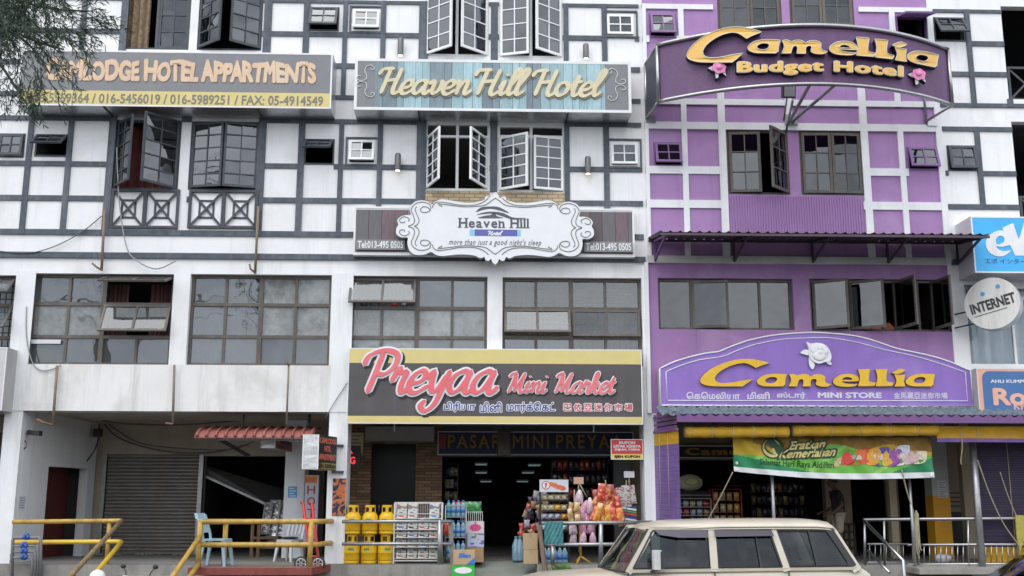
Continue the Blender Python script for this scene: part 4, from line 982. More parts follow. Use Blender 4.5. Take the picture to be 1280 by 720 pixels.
mb = MB(); mb.box(r_[0]+w4*.8, r_[1]-w4*.55, Yo-.004, Yo, r_[2], r_[3], 0); mb.box(r_[0], r_[0]+w4*.79, Yo-.003, Yo, r_[2], r_[3], 1); mb.box(r_[1]-w4*.54, r_[1], Yo-.003, Yo, r_[2], r_[3], 1)
mb.build("blue_band", [mat("violet_blue_vinyl", (.10,.10,.36), .5, .04, 3), mat("light_cyan_vinyl", (.22,.50,.72), .5, .04, 3)], so)
q = prc(610,290,628,294,Yo); script_word("Hotel", (q[0],q[1],q[2],q[2]+.045), Yo-.004, M_whitel, so, d=.003, wt=.42, wmin=.22)
lettering("more than just a good night's sleep", prc(561,299,676.5,308.5,Yo), Yo, M_gtext, so, .003, .004, 1.15, .35)

# --- mini market sign
Ym = -.30
r = (W(434.5,480,Ym).x, W(803,480,Ym).x, W(618,530,Ym).z, W(618,436,Ym).z)
s3 = box_sign("shop_sign", "wide charcoal shop sign with yellow bands and coral pink script lettering", r, Ym, 0, .02, M_charcoal)
mb = MB(); za, zb2 = W(618,454.5,Ym).z, W(618,520.5,Ym).z
mb.box(r[0]+.021, r[1]-.021, Ym+.001, Ym+.0115, za, r[3]-.021); mb.box(r[0]+.021, r[1]-.021, Ym+.001, Ym+.0115, r[2]+.021, zb2); mb.build("yellow_band", M_yel, s3)
def outlined_script(word, rc, Y, parent, g, wt, wm):
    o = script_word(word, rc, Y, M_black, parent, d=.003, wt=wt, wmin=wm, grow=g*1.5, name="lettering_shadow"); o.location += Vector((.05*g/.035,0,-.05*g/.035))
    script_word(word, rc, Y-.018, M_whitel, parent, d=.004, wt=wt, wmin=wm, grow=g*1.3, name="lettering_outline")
    script_word(word, rc, Y-.036, M_pink, parent, d=.006, wt=wt, wmin=wm)
zb3 = W(535,491,Ym).z
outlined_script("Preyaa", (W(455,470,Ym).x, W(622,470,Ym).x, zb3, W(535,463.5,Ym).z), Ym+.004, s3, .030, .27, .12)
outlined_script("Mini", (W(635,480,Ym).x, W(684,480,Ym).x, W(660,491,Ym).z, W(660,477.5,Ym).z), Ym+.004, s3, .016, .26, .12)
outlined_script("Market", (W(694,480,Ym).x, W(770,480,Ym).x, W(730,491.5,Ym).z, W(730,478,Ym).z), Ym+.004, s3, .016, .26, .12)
def outlined_text(body, rc, Y, m, parent, b0, b1, name="lettering"):
    g = (rc[3]-rc[2])*b1*.9; big = (rc[0]-g, rc[1]+g, rc[2]-g, rc[3]+g)
    mb = MB(); thick_text(mb, body, big, on_plane(Y), .003, b1+b0, n=10); mb.build("lettering_outline", M_whitel, parent)
    mb = MB(); thick_text(mb, body, rc, on_plane(Y), .002, b0, lift=.008); mb.build(name, m, parent)
outlined_text("பிரியா", prc(555,502.5,594,515,Ym), Ym+.002, M_blue, s3, .012, .085)
outlined_text("மினி", prc(600.5,502.5,627,515.5,Ym), Ym+.002, M_blue, s3, .012, .085)
outlined_text("மார்க்ெகட்", prc(634,502.5,694,516,Ym), Ym+.002, M_blue, s3, .012, .085)
V_ = 7
for k, ch in enumerate("巴依亞迷你市場"):
    a = 704.5+k*12.7; outlined_text(ch, prc(a,504.5,a+10,514,Ym), Ym+.002, M_red, s3, .01, .1)
for px in (493,742): mb = MB(); mb.bar((W(px,530,Ym).x,Ym,r[2]-.02),(W(px,530,Ym).x,0,r[2]-.02), .03, .03); mb.bar((W(px,530,Ym).x,Ym+.02,r[2]-.02),(W(px,530,Ym).x,Ym+.02,r[2]-.16), .02, .02); mb.build("sign_bracket", M_slate2, s3)

# --- outlines of the wide golden wordmark (traced glyphs; px of the lower sign)
def sm(L, n=5): return [(p[0],p[1]) for p in cr_spline([(x,y,0) for x,y in L], n, True)]
def cn(*p): return [p, p, p]                      # sharp corner
def z7(L): return [(820+x/6.4, 410+y/6.4) for x, y in L]
def z8(L): return [(1010+x/5.953, 410+y/5.953) for x, y in L]
C_ = z7(cn(908,281)+[(830,260),(730,248),(620,258),(500,297),(405,352),(354,412),(366,446),(430,464),(520,468),(600,468)]+cn(690,468)+[(732,440)]+cn(772,412)+[(700,420),(600,437),(520,440),(478,425),(472,393),(510,350),(580,310),(660,286),(730,286)]+cn(797,321)+[(840,302)])
a_out = z7(cn(1045,370)+[(1000,368),(920,368),(850,385),(808,420),(816,450),(862,466),(930,468)]+cn(1016,468)+[(1026,455)]+cn(1032,462)+[(1034,420)])
a_in = z7([(872,424),(890,440),(930,442),(958,428),(966,406),(946,394),(905,396),(882,408)])
m_ = [(986.2,468.2)]*3+[(992,467.6)]+[(996,469.5)]*2+[(1002,467.8),(1009,468),(1013,470.5),(1018,468.2),(1026,468.2),(1031,471),(1031,476),(1034,479.5)]+[(1038.6,480.3)]*3+[(1034,483.2),(1025,483.2),(1019.5,480.5),(1020.5,475.5),(1017.5,473.8),(1013.5,476)]+[(1013.2,483.1)]*3+[(1008,483.1)]+[(1003,483.1)]*3+[(1004,476.5),(1001.5,474),(998,476.2)]+[(996,483.1)]*3+[(990,483.1)]+[(985.4,483.1)]*3+[(988.5,475.5)]
e_out = z8(cn(376,396)+[(366,360),(310,342),(240,350),(192,382),(188,412),(228,434),(300,438),(348,432)]+cn(372,416)+[(330,418),(284,414),(254,404)]+cn(252,398)+[(310,399)])
e_in = z8(cn(250,387)+[(266,370),(296,366),(322,374)]+cn(328,387))
def l_(dx): return z8(cn(370+dx,309)+[(410+dx,307)]+cn(460+dx,306)+[(452+dx,360),(458+dx,398)]+cn(504+dx,406)+[(498+dx,420)]+cn(490+dx,432)+[(430+dx,434)]+cn(370+dx,434)+[(384+dx,370)])
i_ = z8(cn(640,346)+[(680,350)]+cn(720,346)+[(713,395)]+cn(722,434)+[(680,436)]+cn(640,436)+[(656,395)])
i_dot = z8(cn(620,336)+[(650,318),(684,304)]+cn(724,312)+[(694,334),(660,344)])
shift = z8([(943-(1045-805)*0,0)])[0][0]
ax0 = min(p[0] for p in a_out); ax1 = max(p[0] for p in a_out); bx0, bx1 = 1010+726/5.953, 1010+943/5.953
def a2(L): return [(bx0+(x-ax0)/(ax1-ax0)*(bx1-bx0), y) for x, y in L]
GLYPHS = [("letter_c",[C_]),("letter_a",[a_out,a_in]),("letter_m",[m_]),("letter_e",[e_out,e_in]),("letter_l",[l_(0)]),("letter_l",[l_(130)]),("letter_i",[i_]),("accent",[i_dot]),("letter_a",[a2(a_out),a2(a_in)])]

# --- purple shop sign with a swelling top
Yc = -.35
top = z7([(30,325),(150,270),(300,225),(420,200),(500,190),(560,165),(650,130),(760,95),(900,65),(1050,47),(1200,38),(1280,37)])+z8([(150,40),(280,50),(400,70),(520,105),(650,150),(760,175),(900,205),(1050,250),(1200,315)])
bot = [(827,506.8),(1215.5,506.8)]
toppz = [(p[0],p[1]) for p in cr_spline([(x,z,0) for x,z in pz(top,Yc)], 4)]
zbot = W(1010,507.5,Yc).z
xl_, xr_ = W(825.5,490,Yc).x, W(1215,490,Yc).x
loop = [(xl_,zbot),(xr_,zbot),(xr_,toppz[-1][1])]+list(reversed(toppz[1:-1]))+[(xl_,toppz[0][1])]
s4 = thing("shop_sign", "purple shop sign with an arched top and raised golden letters above the tiled canopy", "sign", ((xl_+xr_)/2,0,zbot))
mb = MB(); mb.extrude2d(poly2d([loop]), on_plane(-.02), -Yc-.02, 0, 1); mb.build("board", [mat("violet_sign_vinyl", (.245,.14,.47), .55, .07, 1.2, dirt=(.16,.09,.33), dirt_amt=.5, fade=(.34,.24,.55), fade_amt=.5), mat("pale_sign_edge", (.5,.47,.42), .6, .1, 4)], s4)
mb = MB(); P = [Vector((x,Yc-.006,z)) for x,z in loop]; mb.tube(P+[P[0]], .018, n=5)
inn = z7([(90,580),(80,350),(200,300),(350,255),(530,228),(650,180),(800,130),(1000,92),(1200,80),(1280,77)])+z8([(150,73),(280,90),(400,115),(560,160),(750,200),(950,255),(1170,330),(1187,543)])
ip = [Vector((x,Yc-.004,z)) for x,z in pz(inn,Yc)]; mid = cr_spline(ip[1:-1],4); Q = [ip[0]]+mid+[ip[-1],ip[0]]; mb.tube(Q, .011, n=5); mb.build("white_border_line", M_whitel, s4)
def glyph_obj(nm, loops, Y, fn, d, parent, mats):
    mb = MB(); mb.extrude2d(poly2d([sm([(x,-y) for x,y in L]) for L in loops]), fn, d, 0, 1); return mb.build(nm, mats, parent)
for nm, loops in GLYPHS:
    fn = lambda x, y, d: (lambda v: (v.x, Yc-d, v.z))(W(x, -y, Yc-.05))
    glyph_obj(nm, loops, Yc, fn, .07, s4, [M_gold, mat("brown_gold_letter_return", (.16,.075,.02), .5, .1, 5)])
M_stext = mat("pale_lilac_lettering", (.58,.56,.66), .5, .05, 5)
for body, a, c in (("ெகெமலியா",858,925),("மினி",934,962),("ஸ்டார்",971,1007)): lettering(body, prc(a,490,c,499,Yc), Yc, M_stext, s4, .006, .03)
lettering("MINI STORE", prc(1022,490.5,1102,497.8,Yc), Yc, M_stext, s4, .008, .045)
for k, ch in enumerate("金馬麗亞迷你市場"): lettering(ch, prc(1117+k*8.5,490.8,1124.8+k*8.5,498.5,Yc), Yc, M_stext, s4, .005, .015)
fl = thing("flower_emblem", "white carved flower with two leaves fixed high on the purple shop sign", "flower emblem", tuple(W(1022,452,Yc)))
mb = MB()
P = [(1007,428),(1012,422+8),(1020,429),(1029,431),(1035,437),(1038,446),(1036,452),(1030,453),(1022,455),(1014,451),(1010,444),(1010,436)]
mb.extrude2d(poly2d([[(p[0],p[1]) for p in cr_spline([(x,z,0) for x,z in pz(P,Yc)],3,True)]]), on_plane(Yc), .07)
c = W(1023,441,Yc)
mb.ball((c.x,Yc-.068,c.z+.005), .2, .022, .185, n=16, k=8)
for k, (dx, dz, r_) in enumerate(((-.07,.06,.12),(.08,.03,.11),(-.01,-.07,.12),(.03,.09,.08),(.01,.0,.06))): mb.ball((c.x+dx, Yc-.078-.004*k, c.z+dz), r_, .016, r_*.85, n=14, k=7)
mb.build("petals", mat("white_flower_paint", (.72,.73,.75), .5, .05, 8), fl)
mb = MB()
for P in ([(1000,441),(1006,437),(1013,440),(1010,444),(1004,443)], [(1011,446),(1016,452),(1018,457),(1015,462),(1011,456)], [(1030,450),(1036,449),(1039,456),(1034,455)]):
    mb.extrude2d(poly2d([[(p[0],p[1]) for p in cr_spline([(x,z,0) for x,z in pz(P,Yc-.02)],3,True)]]), on_plane(Yc), .045, 0, 1)
mb.build("leaf", [mat("white_flower_paint",(.7,.7,.7)), mat("blue_green_leaf_paint", (.12,.25,.3), .5, .1, 8)], fl)

# --- bowed purple hotel sign
XB0, XB1 = W(822,95,-1.0).x, W(1187,100,-1.0).x; XBM = (XB0+XB1)/2
def YB(x): return -1.0-1.05*(1-((x-XBM)/((XB1-XB0)/2))**2)
def WB(px, py):
    Y = -1.7
    for _ in range(8): v = W(px, py, Y); Y = YB(v.x)
    return v
zB0 = (WB(830,127).z+WB(1000,103).z+WB(1185,132).z)/3; zB1 = (WB(830,55).z+WB(1000,32).z+WB(1180,61).z)/3
s5 = thing("hotel_sign", "bowed purple hotel sign in a steel frame with golden letters and two pink flowers", "sign", (XBM,0,zB0))
N = 40; xs = [XB0+(XB1-XB0)*k/N for k in range(N+1)]
mb = MB(); V = []
for x in xs: V += [(x,YB(x),zB0),(x,YB(x),zB1),(x,YB(x)+.05,zB0),(x,YB(x)+.05,zB1)]
F = []
for k in range(N): a = 4*k; b_ = a+4; F += [(a,b_,b_+1,a+1),(a+2,a+3,b_+3,b_+2)]
mb.add(V, F, 0, True)
M_bow = mat("perforated_purple_panel", (.11,.05,.135), .5, .15, 30, bump=.5, bscale=70, dirt=(.2,.12,.22), dirt_amt=.4)
mb.build("curved_board", M_bow, s5)
mb = MB()
for z in (zB0, zB1): mb.tube([(x,YB(x)-.03,z) for x in xs], .045, n=8)
for x in (XB0, XB1): mb.tube([(x,YB(x)-.03,zB0),(x,YB(x)-.03,zB1)], .04, n=8)
mb.build("steel_frame", M_steel, s5)
for x, sx in ((XB0,-.0),(XB1,-.0)):
    mb = MB()
    for z in (zB0, zB1): mb.tube([(x,YB(x),z),(x+(-.1 if x < XBM else -.15),-.03,z-.0)], .03, n=6)
    mb.tube([(x+(-.1 if x < XBM else -.15),-.05,zB0),(x+(-.1 if x < XBM else -.15),-.05,zB1)], .03, n=6)
    mb.box(x-.12, x+.1, -.06, 0, zB0-.1, zB0+.06); mb.build("side_strut", M_steel, s5)
mb = MB(); mb.add([(XB0-.002,YB(XB0)+.02,zB0),(XB0-.1,-.1,zB0),(XB0-.1,-.1,zB1),(XB0-.002,YB(XB0)+.02,zB1)], [(0,1,2,3)]); mb.build("end_panel", M_slate2, s5)
xm_ = W(1003,130,-1.5).x
mb = MB(); mb.tube([(xm_,YB(xm_),zB0),(W(986,155).x,-.03,W(986,153).z)], .035, n=6, m=0); mb.tube([(xm_+.5,YB(xm_+.5),zB0),(W(990,158).x,-.03,W(986,153).z)], .035, n=6); mb.tube([(xm_-.1,-1.2,zB0),(xm_-.1,-.6,zB0-.5)], .025, n=6)
mb.box(W(980,150).x, W(996,150).x, -.06, 0, W(986,157).z, W(986,144).z); mb.build("central_strut", M_galv, s5)
def bowfn(x, y, d): v = WB(x, -y); return (v.x, YB(v.x)-d, v.z)
def bow_map(L, big):
    out = []
    for x, y in L:
        u = (x-875)/(1168-875); X = 857+u*(1169-857)
        if big: Yy = 38+(y-449)*1.28+.012*(X-900)*0
        else:
            base = 71+((X-1010)/160)**2*18 if X > 1010 else 71-(1010-X)*0.012
            Yy = base+(y-483.2)*1.06
        out.append((X, Yy))
    return out
M_pale = mat("white_letter_edge", (.6,.58,.5), .5, .05, 5)
for nm, loops in GLYPHS:
    g = [bow_map(L, nm == "letter_c") for L in loops]
    glyph_obj(nm, g, 0, lambda x,y,d: bowfn(x,y,d), .15, s5, [mat("amber_letter_face", (.70,.42,.10), .45, .05, 8), M_goldside])
    mb = MB()
    for L in g:
        P = [Vector(bowfn(x,-y,.152)) for x, y in sm(L,3)]; P = [p for i, p in enumerate(P) if i == 0 or (p-P[i-1]).length > .006]; mb.tube(P+[P[0]], .011, n=4, caps=False)
    mb.build("letter_edge", M_pale, s5)
def bow_xy(x, y):                                  # x 0..1 along the words, y in letter heights
    X = 919+x*(1127-919); base = 94.2-1.2*math.sin((X-917)/60) if X < 1010 else 92.4+((X-1005)/123)**2*7.5
    return X, base-y*14.5
def bow_letters(x, y, d): X, Yp_ = bow_xy(x, y); return bowfn(X, -Yp_, d)
mb = MB(); thick_text(mb, "Budget Hotel", (0,1,-.28,1.0), bow_letters, .12, .07, 1.12, 0, 0, 1); mb.build("lettering_outline", [M_pale, M_goldside], s5)
mb = MB(); thick_text(mb, "Budget Hotel", (.006,.994,-.22,.94), bow_letters, .003, .04, 1.12, lift=.126); mb.build("lettering", mat("amber_letter_face", (.7,.42,.1)), s5)
for (fx, fy), side in (((897,89.5),"left"),((1145,97.5),"right")):
    c = WB(fx, fy); f = thing("flower_emblem", "pink carved flower before the first word of the bowed sign" if side == "left" else "pink carved flower after the last word of the bowed sign", "flower emblem", tuple(c))
    P = [(c.x+.14*(1+.07*math.sin(6*a))*math.cos(a), c.z+.12*(1+.07*math.sin(6*a))*math.sin(a)+.02) for a in [2*math.pi*k/30 for k in range(30)]]
    mb = MB(); mb.extrude2d(poly2d([P]), lambda x,z,d: (x,c.y-d,z), .15, 0, 1); mb.ball((c.x,c.y-.15,c.z+.03), .07,.03,.06,n=8,k=5); mb.build("petals", [mat("pink_flower_paint", (.62,.20,.40), .5, .12, 14), M_goldside], f)
    mb = MB()
    for L in ([(-.22,.02),(-.12,.07),(-.06,-.02),(-.12,-.05)], [(-.08,-.06),(.0,-.05),(-.02,-.18),(-.07,-.2)], [(.04,-.06),(.12,-.04),(.14,-.15)]):
        mb.extrude2d(poly2d([[(c.x+x,c.z+z) for x,z in L]]), lambda x,z,d: (x,c.y-d,z), .13, 0, 1)
    mb.build("leaf", [mat("pale_grey_leaf_paint", (.5,.55,.52), .5, .1, 8), M_goldside], f)
lampc = W(986,116,-1.0); fl_ = thing("floodlight", "small square floodlight under the middle of the bowed purple sign", "floodlight", tuple(lampc))
mb = MB(); mb.obox(lampc+Vector((-.14,-.06,-.14)), (.26,0,.0), (0,.16,.06), (0,-.06,.24)); mb.build("lamp_body", M_slate2, fl_)
mb = MB(); mb.obox(lampc+Vector((-.12,-.09,-.115)), (.22,0,0), (0,.02,.006), (0,-.045,.20)); mb.build("lamp_glass", mat("pale_lamp_glass", (.6,.62,.64), .15, .05, 4), fl_)
mb = MB(); mb.tube([lampc+Vector((.0,.1,0)), lampc+Vector((.03,.55,-.4))], .018, n=6); mb.build("bracket", M_galv, fl_)

# --- dim signboard inside the mini market front
Yi = 3.05
r = RC(547,539.5,792,569,Yi)
s6 = box_sign("shop_sign", "dim navy signboard with gold capitals over the mini market entrance", r, Yi, YM, .02, mat("navy_sign_vinyl", (.012,.02,.075), .5, .1, 3), M_galv)
M_dgold = mat("dull_gold_capitals", (.30,.17,.02), .5, .1, 5)
for body, a, c in (("PASAR",560,626),("MINI",641,686),("PREYAA",695,778)): lettering(body, prc(a,543.5,c,560.5,Yi), Yi, M_dgold, s6, .012, .012, 1.25)
mb = MB(); q = RC(549,543,557,561,Yi); mb.box(q[0],q[1],Yi-.004,Yi,q[2],q[3]); mb.build("red_label", mat("dull_red_vinyl", (.28,.04,.05), .6, .1, 4), s6)
# --- dim sign inside the purple arcade
Yq = 3.2; r = RC(848,557,990,573,Yq); s7 = box_sign("shop_sign", "dim dark signboard with golden letters deep under the purple arcade", r, Yq, YC, .02, mat("near_black_sign_vinyl", (.012,.01,.012), .5, .1, 3), M_slate2)
lettering("Camellia", prc(856,560,960,569,Yq), Yq, M_dgold, s7, .03, .05, 1.15)

# --- coupon sign
Yk = .05; r = RC(763,549,804,575,Yk); r = (W(763.5,562,Yk).x, W(804,562,Yk).x, W(784,574.5,Yk).z, W(784,549,Yk).z)
s8 = box_sign("coupon_sign", "small red and yellow parking coupon sign fixed to the white pillar", r, Yk, Yk+.06, .015, mat("red_vinyl", (.56,.05,.06), .5, .06, 4))
mb = MB(); zz = W(784,567.5,Yk).z; mb.box(r[0]+.016, r[1]-.016, Yk+.001, Yk+.0115, r[2]+.016, zz); mb.build("yellow_panel", mat("lemon_yellow_vinyl", (.72,.58,.12), .5, .05, 4), s8)
for body, a, c, y0, y1 in (("KUPON",774,794,551.5,555.2),("LETAK KERETA",767,801,556.2,559.6),("DIJUAL DISINI",768.5,799.5,560.6,564)): lettering(body, prc(a,y0,c,y1,Yk), Yk+.003, M_whitel, s8, .003, .05)
lettering("EJEN KUPON", prc(768,569,800,573.2,Yk), Yk, M_black, s8, .003, .05)
mb = MB()
for py in (554,568): mb.bar((r[1],Yk+.03,W(804,py,Yk).z),(r[1]+.1,Yk+.03,W(804,py,Yk).z), .03)
mb.build("bracket", M_slate2, s8)

# --- blue internet shop box sign
Ye = -.75; r = (W(1216,305,Ye).x, W(1216,305,Ye).x+2.4, W(1240,341,Ye).z, W(1240,270.5,Ye).z)
s9 = box_sign("shop_sign", "bright sky blue box sign with big white letters at the right edge", r, Ye, 0, .03, mat("sky_blue_vinyl", (.045,.40,.80), .45, .12, .9), mat("lilac_white_sheet", (.55,.53,.58), .6, .08, 3))
def yv(L, s=4.5): return [(1180+x/s, 260+y/s) for x, y in L]
e_o = yv([(378,195),(370,155),(335,128),(290,132),(250,160),(234,200),(250,245),(290,270),(340,268)]+cn(380,236)+[(345,243),(315,238),(298,226)]+cn(292,214)+[(330,218)]+cn(376,206))
e_i = yv([(290,186),(298,165),(320,156),(338,168),(338,188),(322,200),(300,206)])
mb = MB(); mb.extrude2d(poly2d([[(p[0],p[1]) for p in cr_spline([(x,z,0) for x,z in pz(L,Ye)],4,True)] for L in (e_o,e_i)]), on_plane(Ye), .006); mb.build("letter_e", M_whitel, s9)
P = yv([(328,112),(388,84),(420,180),(452,76),(510,76),(468,268),(400,268)]); mb = MB(); mb.extrude2d(poly2d([pz(P,Ye)]), on_plane(Ye+.002), .006); mb.build("letter_v", M_whitel, s9)
lettering("エボ インターネ", (W(1231,326,Ye).x, W(1291,326,Ye).x, W(1240,329.5,Ye).z, W(1240,323,Ye).z), Ye, mat("dark_blue_lettering", (.02,.09,.25), .5, .1, 4), s9, .003, .0)

# --- round projecting sign
cR = W(1240,379,-.75); nrm = Vector((-.62,-.78,.06)).normalized(); ux = nrm.cross(Vector((0,0,-1))).normalized()
if ux.x < 0: ux = -ux
uz = ux.cross(nrm); uz = uz if uz.z > 0 else -uz
s10 = thing("round_sign", "round white sign on two short rods with slanting black capitals", "sign", tuple(cR))
mb = MB(); rad = .535; n = 40; th = .26
V = [cR+ux*rad*math.cos(2*math.pi*k/n)+uz*rad*math.sin(2*math.pi*k/n) for k in range(n)]
mb.add(V, [tuple(range(n))], 0); mb.add(V+[v-nrm*th for v in V], [(k,n+k,n+(k+1)%n,(k+1)%n) for k in range(n)], 1, True); mb.add([v-nrm*th for v in V], [tuple(range(n-1,-1,-1))], 1)
mb.build("disc", [mat("grimy_white_disc", (.62,.62,.60), .5, .06, 3, dirt=(.28,.26,.22), dirt_amt=.8), M_alu], s10)
def discfn(x, y, d): ca, sa = math.cos(R(12)), math.sin(R(12)); return cR+ux*(x*ca-y*sa)+uz*(x*sa+y*ca)+nrm*(d+.002)
mb = MB(); thick_text(mb, "INTERNET", (-.43, .45, -.12, .10), discfn, .003, .04); mb.build("lettering", M_black, s10)
mb = MB(); mb.extrude2d(([(-.4,-.17),(.25,-.17),(.25,-.185),(-.4,-.185)],[(0,3,2,1)]), discfn, .003)
mb.build("rule_line", M_black, s10)
mb = MB()
for ex, ey in ((-.12,.24),(.2,.3)): mb.extrude2d(([(ex+.045*math.cos(a*.52),ey+.045*math.sin(a*.52)) for a in range(12)],[tuple(range(12))]), discfn, .004)
mb.build("blue_dot", mat("mid_blue_paint", (.06,.28,.62), .5, .05, 4), s10)
mb = MB()
for py, pyw in ((386,393),(403,410)):
    a = W(1214,py,-.6); mb.tube([a+Vector((.15,.1,0)), W(1194,pyw,-.02)], .016, n=6)
mb.build("rod", M_slate2, s10)

# --- salmon and blue association sign
Ya = -.6; r = (W(1222.5,486,Ya).x, W(1222.5,486,Ya).x+2.3, W(1245,514,Ya).z, W(1245,460.5,Ya).z)
s11 = box_sign("shop_sign", "salmon bordered blue sign with white and salmon lettering beside the purple shop sign", r, Ya, 0, .012, mat("salmon_vinyl", (.68,.36,.26), .5, .06, 3, dirt=(.5,.3,.2), dirt_amt=.4), mat("grey_sheet_side", (.4,.4,.4), .6, .1, 3))
q = (W(1229,490,Ya).x, r[1]-.1, r[2]+.01, W(1245,464,Ya).z); rr = .14
P = [(q[0],q[2]),(q[1],q[2]),(q[1],q[3]-rr)]+[(q[1]-rr+rr*math.cos(R(a)),q[3]-rr+rr*math.sin(R(a))) for a in range(0,91,15)]+[(q[0]+rr+rr*math.cos(R(a)),q[3]-rr+rr*math.sin(R(a))) for a in range(90,181,15)]
mb = MB(); mb.extrude2d(poly2d([P]), on_plane(Ya), .004); mb.build("blue_panel", mat("steel_blue_vinyl", (.05,.14,.33), .5, .06, 3), s11)
lettering("AHLI KUMPULAN", (W(1238,477,Ya).x, W(1238,477,Ya).x+1.0, W(1250,478.7,Ya).z, W(1250,474.5,Ya).z), Ya-.004, M_whitel, s11, .003, .02)
lettering("Ro", (W(1241,495,Ya).x, W(1282,495,Ya).x, W(1250,507,Ya).z, W(1250,485,Ya).z), Ya-.004, mat("salmon_letters", (.70,.38,.28), .5, .05, 3), s11, .004, .04)
lettering("KP", (W(1267,506,Ya).x, W(1282,506,Ya).x, W(1250,512,Ya).z, W(1250,503,Ya).z), Ya-.003, mat("salmon_letters", (.7,.38,.28)), s11, .003, .02)

# --- edge of a grey sign on the far left
r = (W(-60,470,-.5).x, W(6,470,-.5).x, W(0,513,-.5).z, W(0,434,-.5).z)
box_sign("blank_sign", "bare pale grey back of a box sign at the far left edge", r, -.5, -.01, .02, mat("pale_grey_sheet", (.5,.5,.51), .5, .06, 2), mat("grey_sheet_side", (.4,.4,.4)))

# --- little projecting boxes of the left house
M_crump = mat("crumpled_silver_sheet", (.62,.63,.64), .3, .12, 5, metal=.6, bump=.6, bscale=6)
def proj_box(name, label, p0, p1, p2, ytop, ybot, Y0, Y1, mside, lines):
    A, B = W(p0, (ytop+ybot)/2, Y0), W(p1, (ytop+ybot)/2, Y0); C = W(p2, (ytop+ybot)/2, Y1); zt, zb = W(p0, ytop, Y0).z, W(p0, ybot, Y0).z
    t = thing(name, label, "sign", (A.x, Y0, zb)); A.z = B.z = zb; u = Vector((B.x-A.x,0,0)); v = Vector((C.x-B.x, Y1-Y0, 0))
    mb = MB(); mb.obox(A, u, v, (0,0,zt-zb)); mb.build("sign_box", M_crump, t)
    mb = MB(); h = zt-zb; n = v.cross(Vector((0,0,1))).normalized(); n = n if n.x > 0 else -n; L = v.length; vv = v/L
    for z0, z1, m in mside: mb.obox(B+Vector((0,0,h*z0))+vv*.02, vv*(L-.04), Vector((0,0,h*(z1-z0))), n*.005, m)
    mb.build("side_face", [M_black, mat("lemon_yellow_vinyl", (.7,.55,.1)), mat("dusky_rose_vinyl", (.3,.12,.12), .6, .1, 3)], t)
    for body, z0, z1, a, c, m in lines:
        mb = MB(); thick_text(mb, body, (a*L, c*L, h*z0, h*z1), lambda x,y,d: B+vv*x+Vector((0,0,y))+n*(.006+d), .002, .05); mb.build("lettering", m, t)
    mb = MB(); w_ = .012
    for o in (A, B): mb.obox(o-u.normalized()*w_/2-Vector((0,.012,0)), u.normalized()*.02, (0,.012,0), (0,0,zt-zb))
    mb.build("edge_trim", M_signw, t); return t
M_or = mat("orange_red_letters", (.55,.14,.08), .5, .1, 4)
t = proj_box("projecting_sign", "black and yellow projecting box sign fixed to the white pillar", 378.5, 397.5, 421, 543, 586.5, -1.0, -.1, [(0,1,0),(.02,.2,1)], [("CAMLODGE",.76,.93,.06,.94,M_or),("HTL",.53,.70,.32,.68,M_or),("APARTMENT",.28,.46,.05,.95,M_or),("016 5559364",.05,.17,.05,.95,M_black)])
mb = MB(); B = W(421,570,-.1)
for py in (557,590): q = W(421,py,-.1); mb.bar(q+Vector((-.1,0,0)), q+Vector((.12,.09,0)), .05)
mb.build("bracket", M_slate2, t)
proj_box("projecting_sign", "dusky rose projecting box sign hanging under the red awning", 326.5, 343.5, 365, 547, 560, .5, 2.2, [(0,1,2)], [("HOTEL",.55,.85,.3,.95,M_black),("019",.15,.4,.2,.5,M_black)])

# --- vertical hotel banner, notices, film poster, LED sign
Yh = 2.05; r = RC(380,594,397,683,Yh)
hb = thing("vertical_sign", "tall narrow white sign with red capitals down it beside the walkway column", "sign", ((r[0]+r[1])/2,Yh,r[2]))
mb = MB(); mb.box(r[0],r[1],Yh,Yh+.04,r[2],r[3]); mb.build("board", mat("pale_lilac_board", (.5,.5,.58), .6, .06, 3), hb)
q = RC(380.5,595,396.5,604,Yh); mb = MB(); mb.box(q[0],q[1],Yh-.004,Yh,q[2],q[3]); mb.build("orange_header", mat("orange_vinyl", (.62,.25,.03), .5, .1, 3), hb); lettering("BUDGET", prc(382,597,395,602,Yh), Yh-.004, M_red, hb, .003, .03)
for k, ch in enumerate("HOTEL"): lettering(ch, prc(384,607+k*14.5,394,617.5+k*14.5,Yh), Yh, mat("dark_red_letters", (.32,.03,.05), .5, .1, 3), hb, .004, .01)
mb = MB(); mb.box(r[0]-.012,r[0],Yh-.005,Yh+.04,r[2],r[3],0); mb.box(r[1],r[1]+.012,Yh-.005,Yh+.04,r[2],r[3],0); mb.build("blue_edge", mat("mid_blue_edge", (.06,.12,.35), .5, .1, 3), hb)
def sheet(name, label, cat, q, Y, m, group=None, lines=0, mink=None):
    t = thing(name, label, cat, ((q[0]+q[1])/2, Y, q[2]), group); mb = MB(); mb.box(q[0],q[1],Y-.006,Y,q[2],q[3]); mb.build("paper", m, t)
    if lines:
        mb = MB(); h = (q[3]-q[2])/(lines*2+1)
        for k in range(lines): mb.box(q[0]+(q[1]-q[0])*.15, q[1]-(q[1]-q[0])*(.12+.2*(k%2)), Y-.008, Y-.006, q[2]+h*(2*k+1), q[2]+h*(2*k+1.7))
        mb.build("print_lines", mink or M_ink, t)
    return t
sheet("notice", "small blue notice on the walkway column beside the tall hotel sign", "notice", RC(360,608,371.5,622,2.2), 2.2, mat("cyan_blue_card", (.07,.32,.58), .5, .06, 4), None, 4, M_whitel)
sheet("notice", "upper white paper taped to the yellow based pillar", "notice", RC(1172,601,1183,611,1.2), 1.2, mat("white_paper", (.6,.6,.62), .8, .04, 4), None, 3)
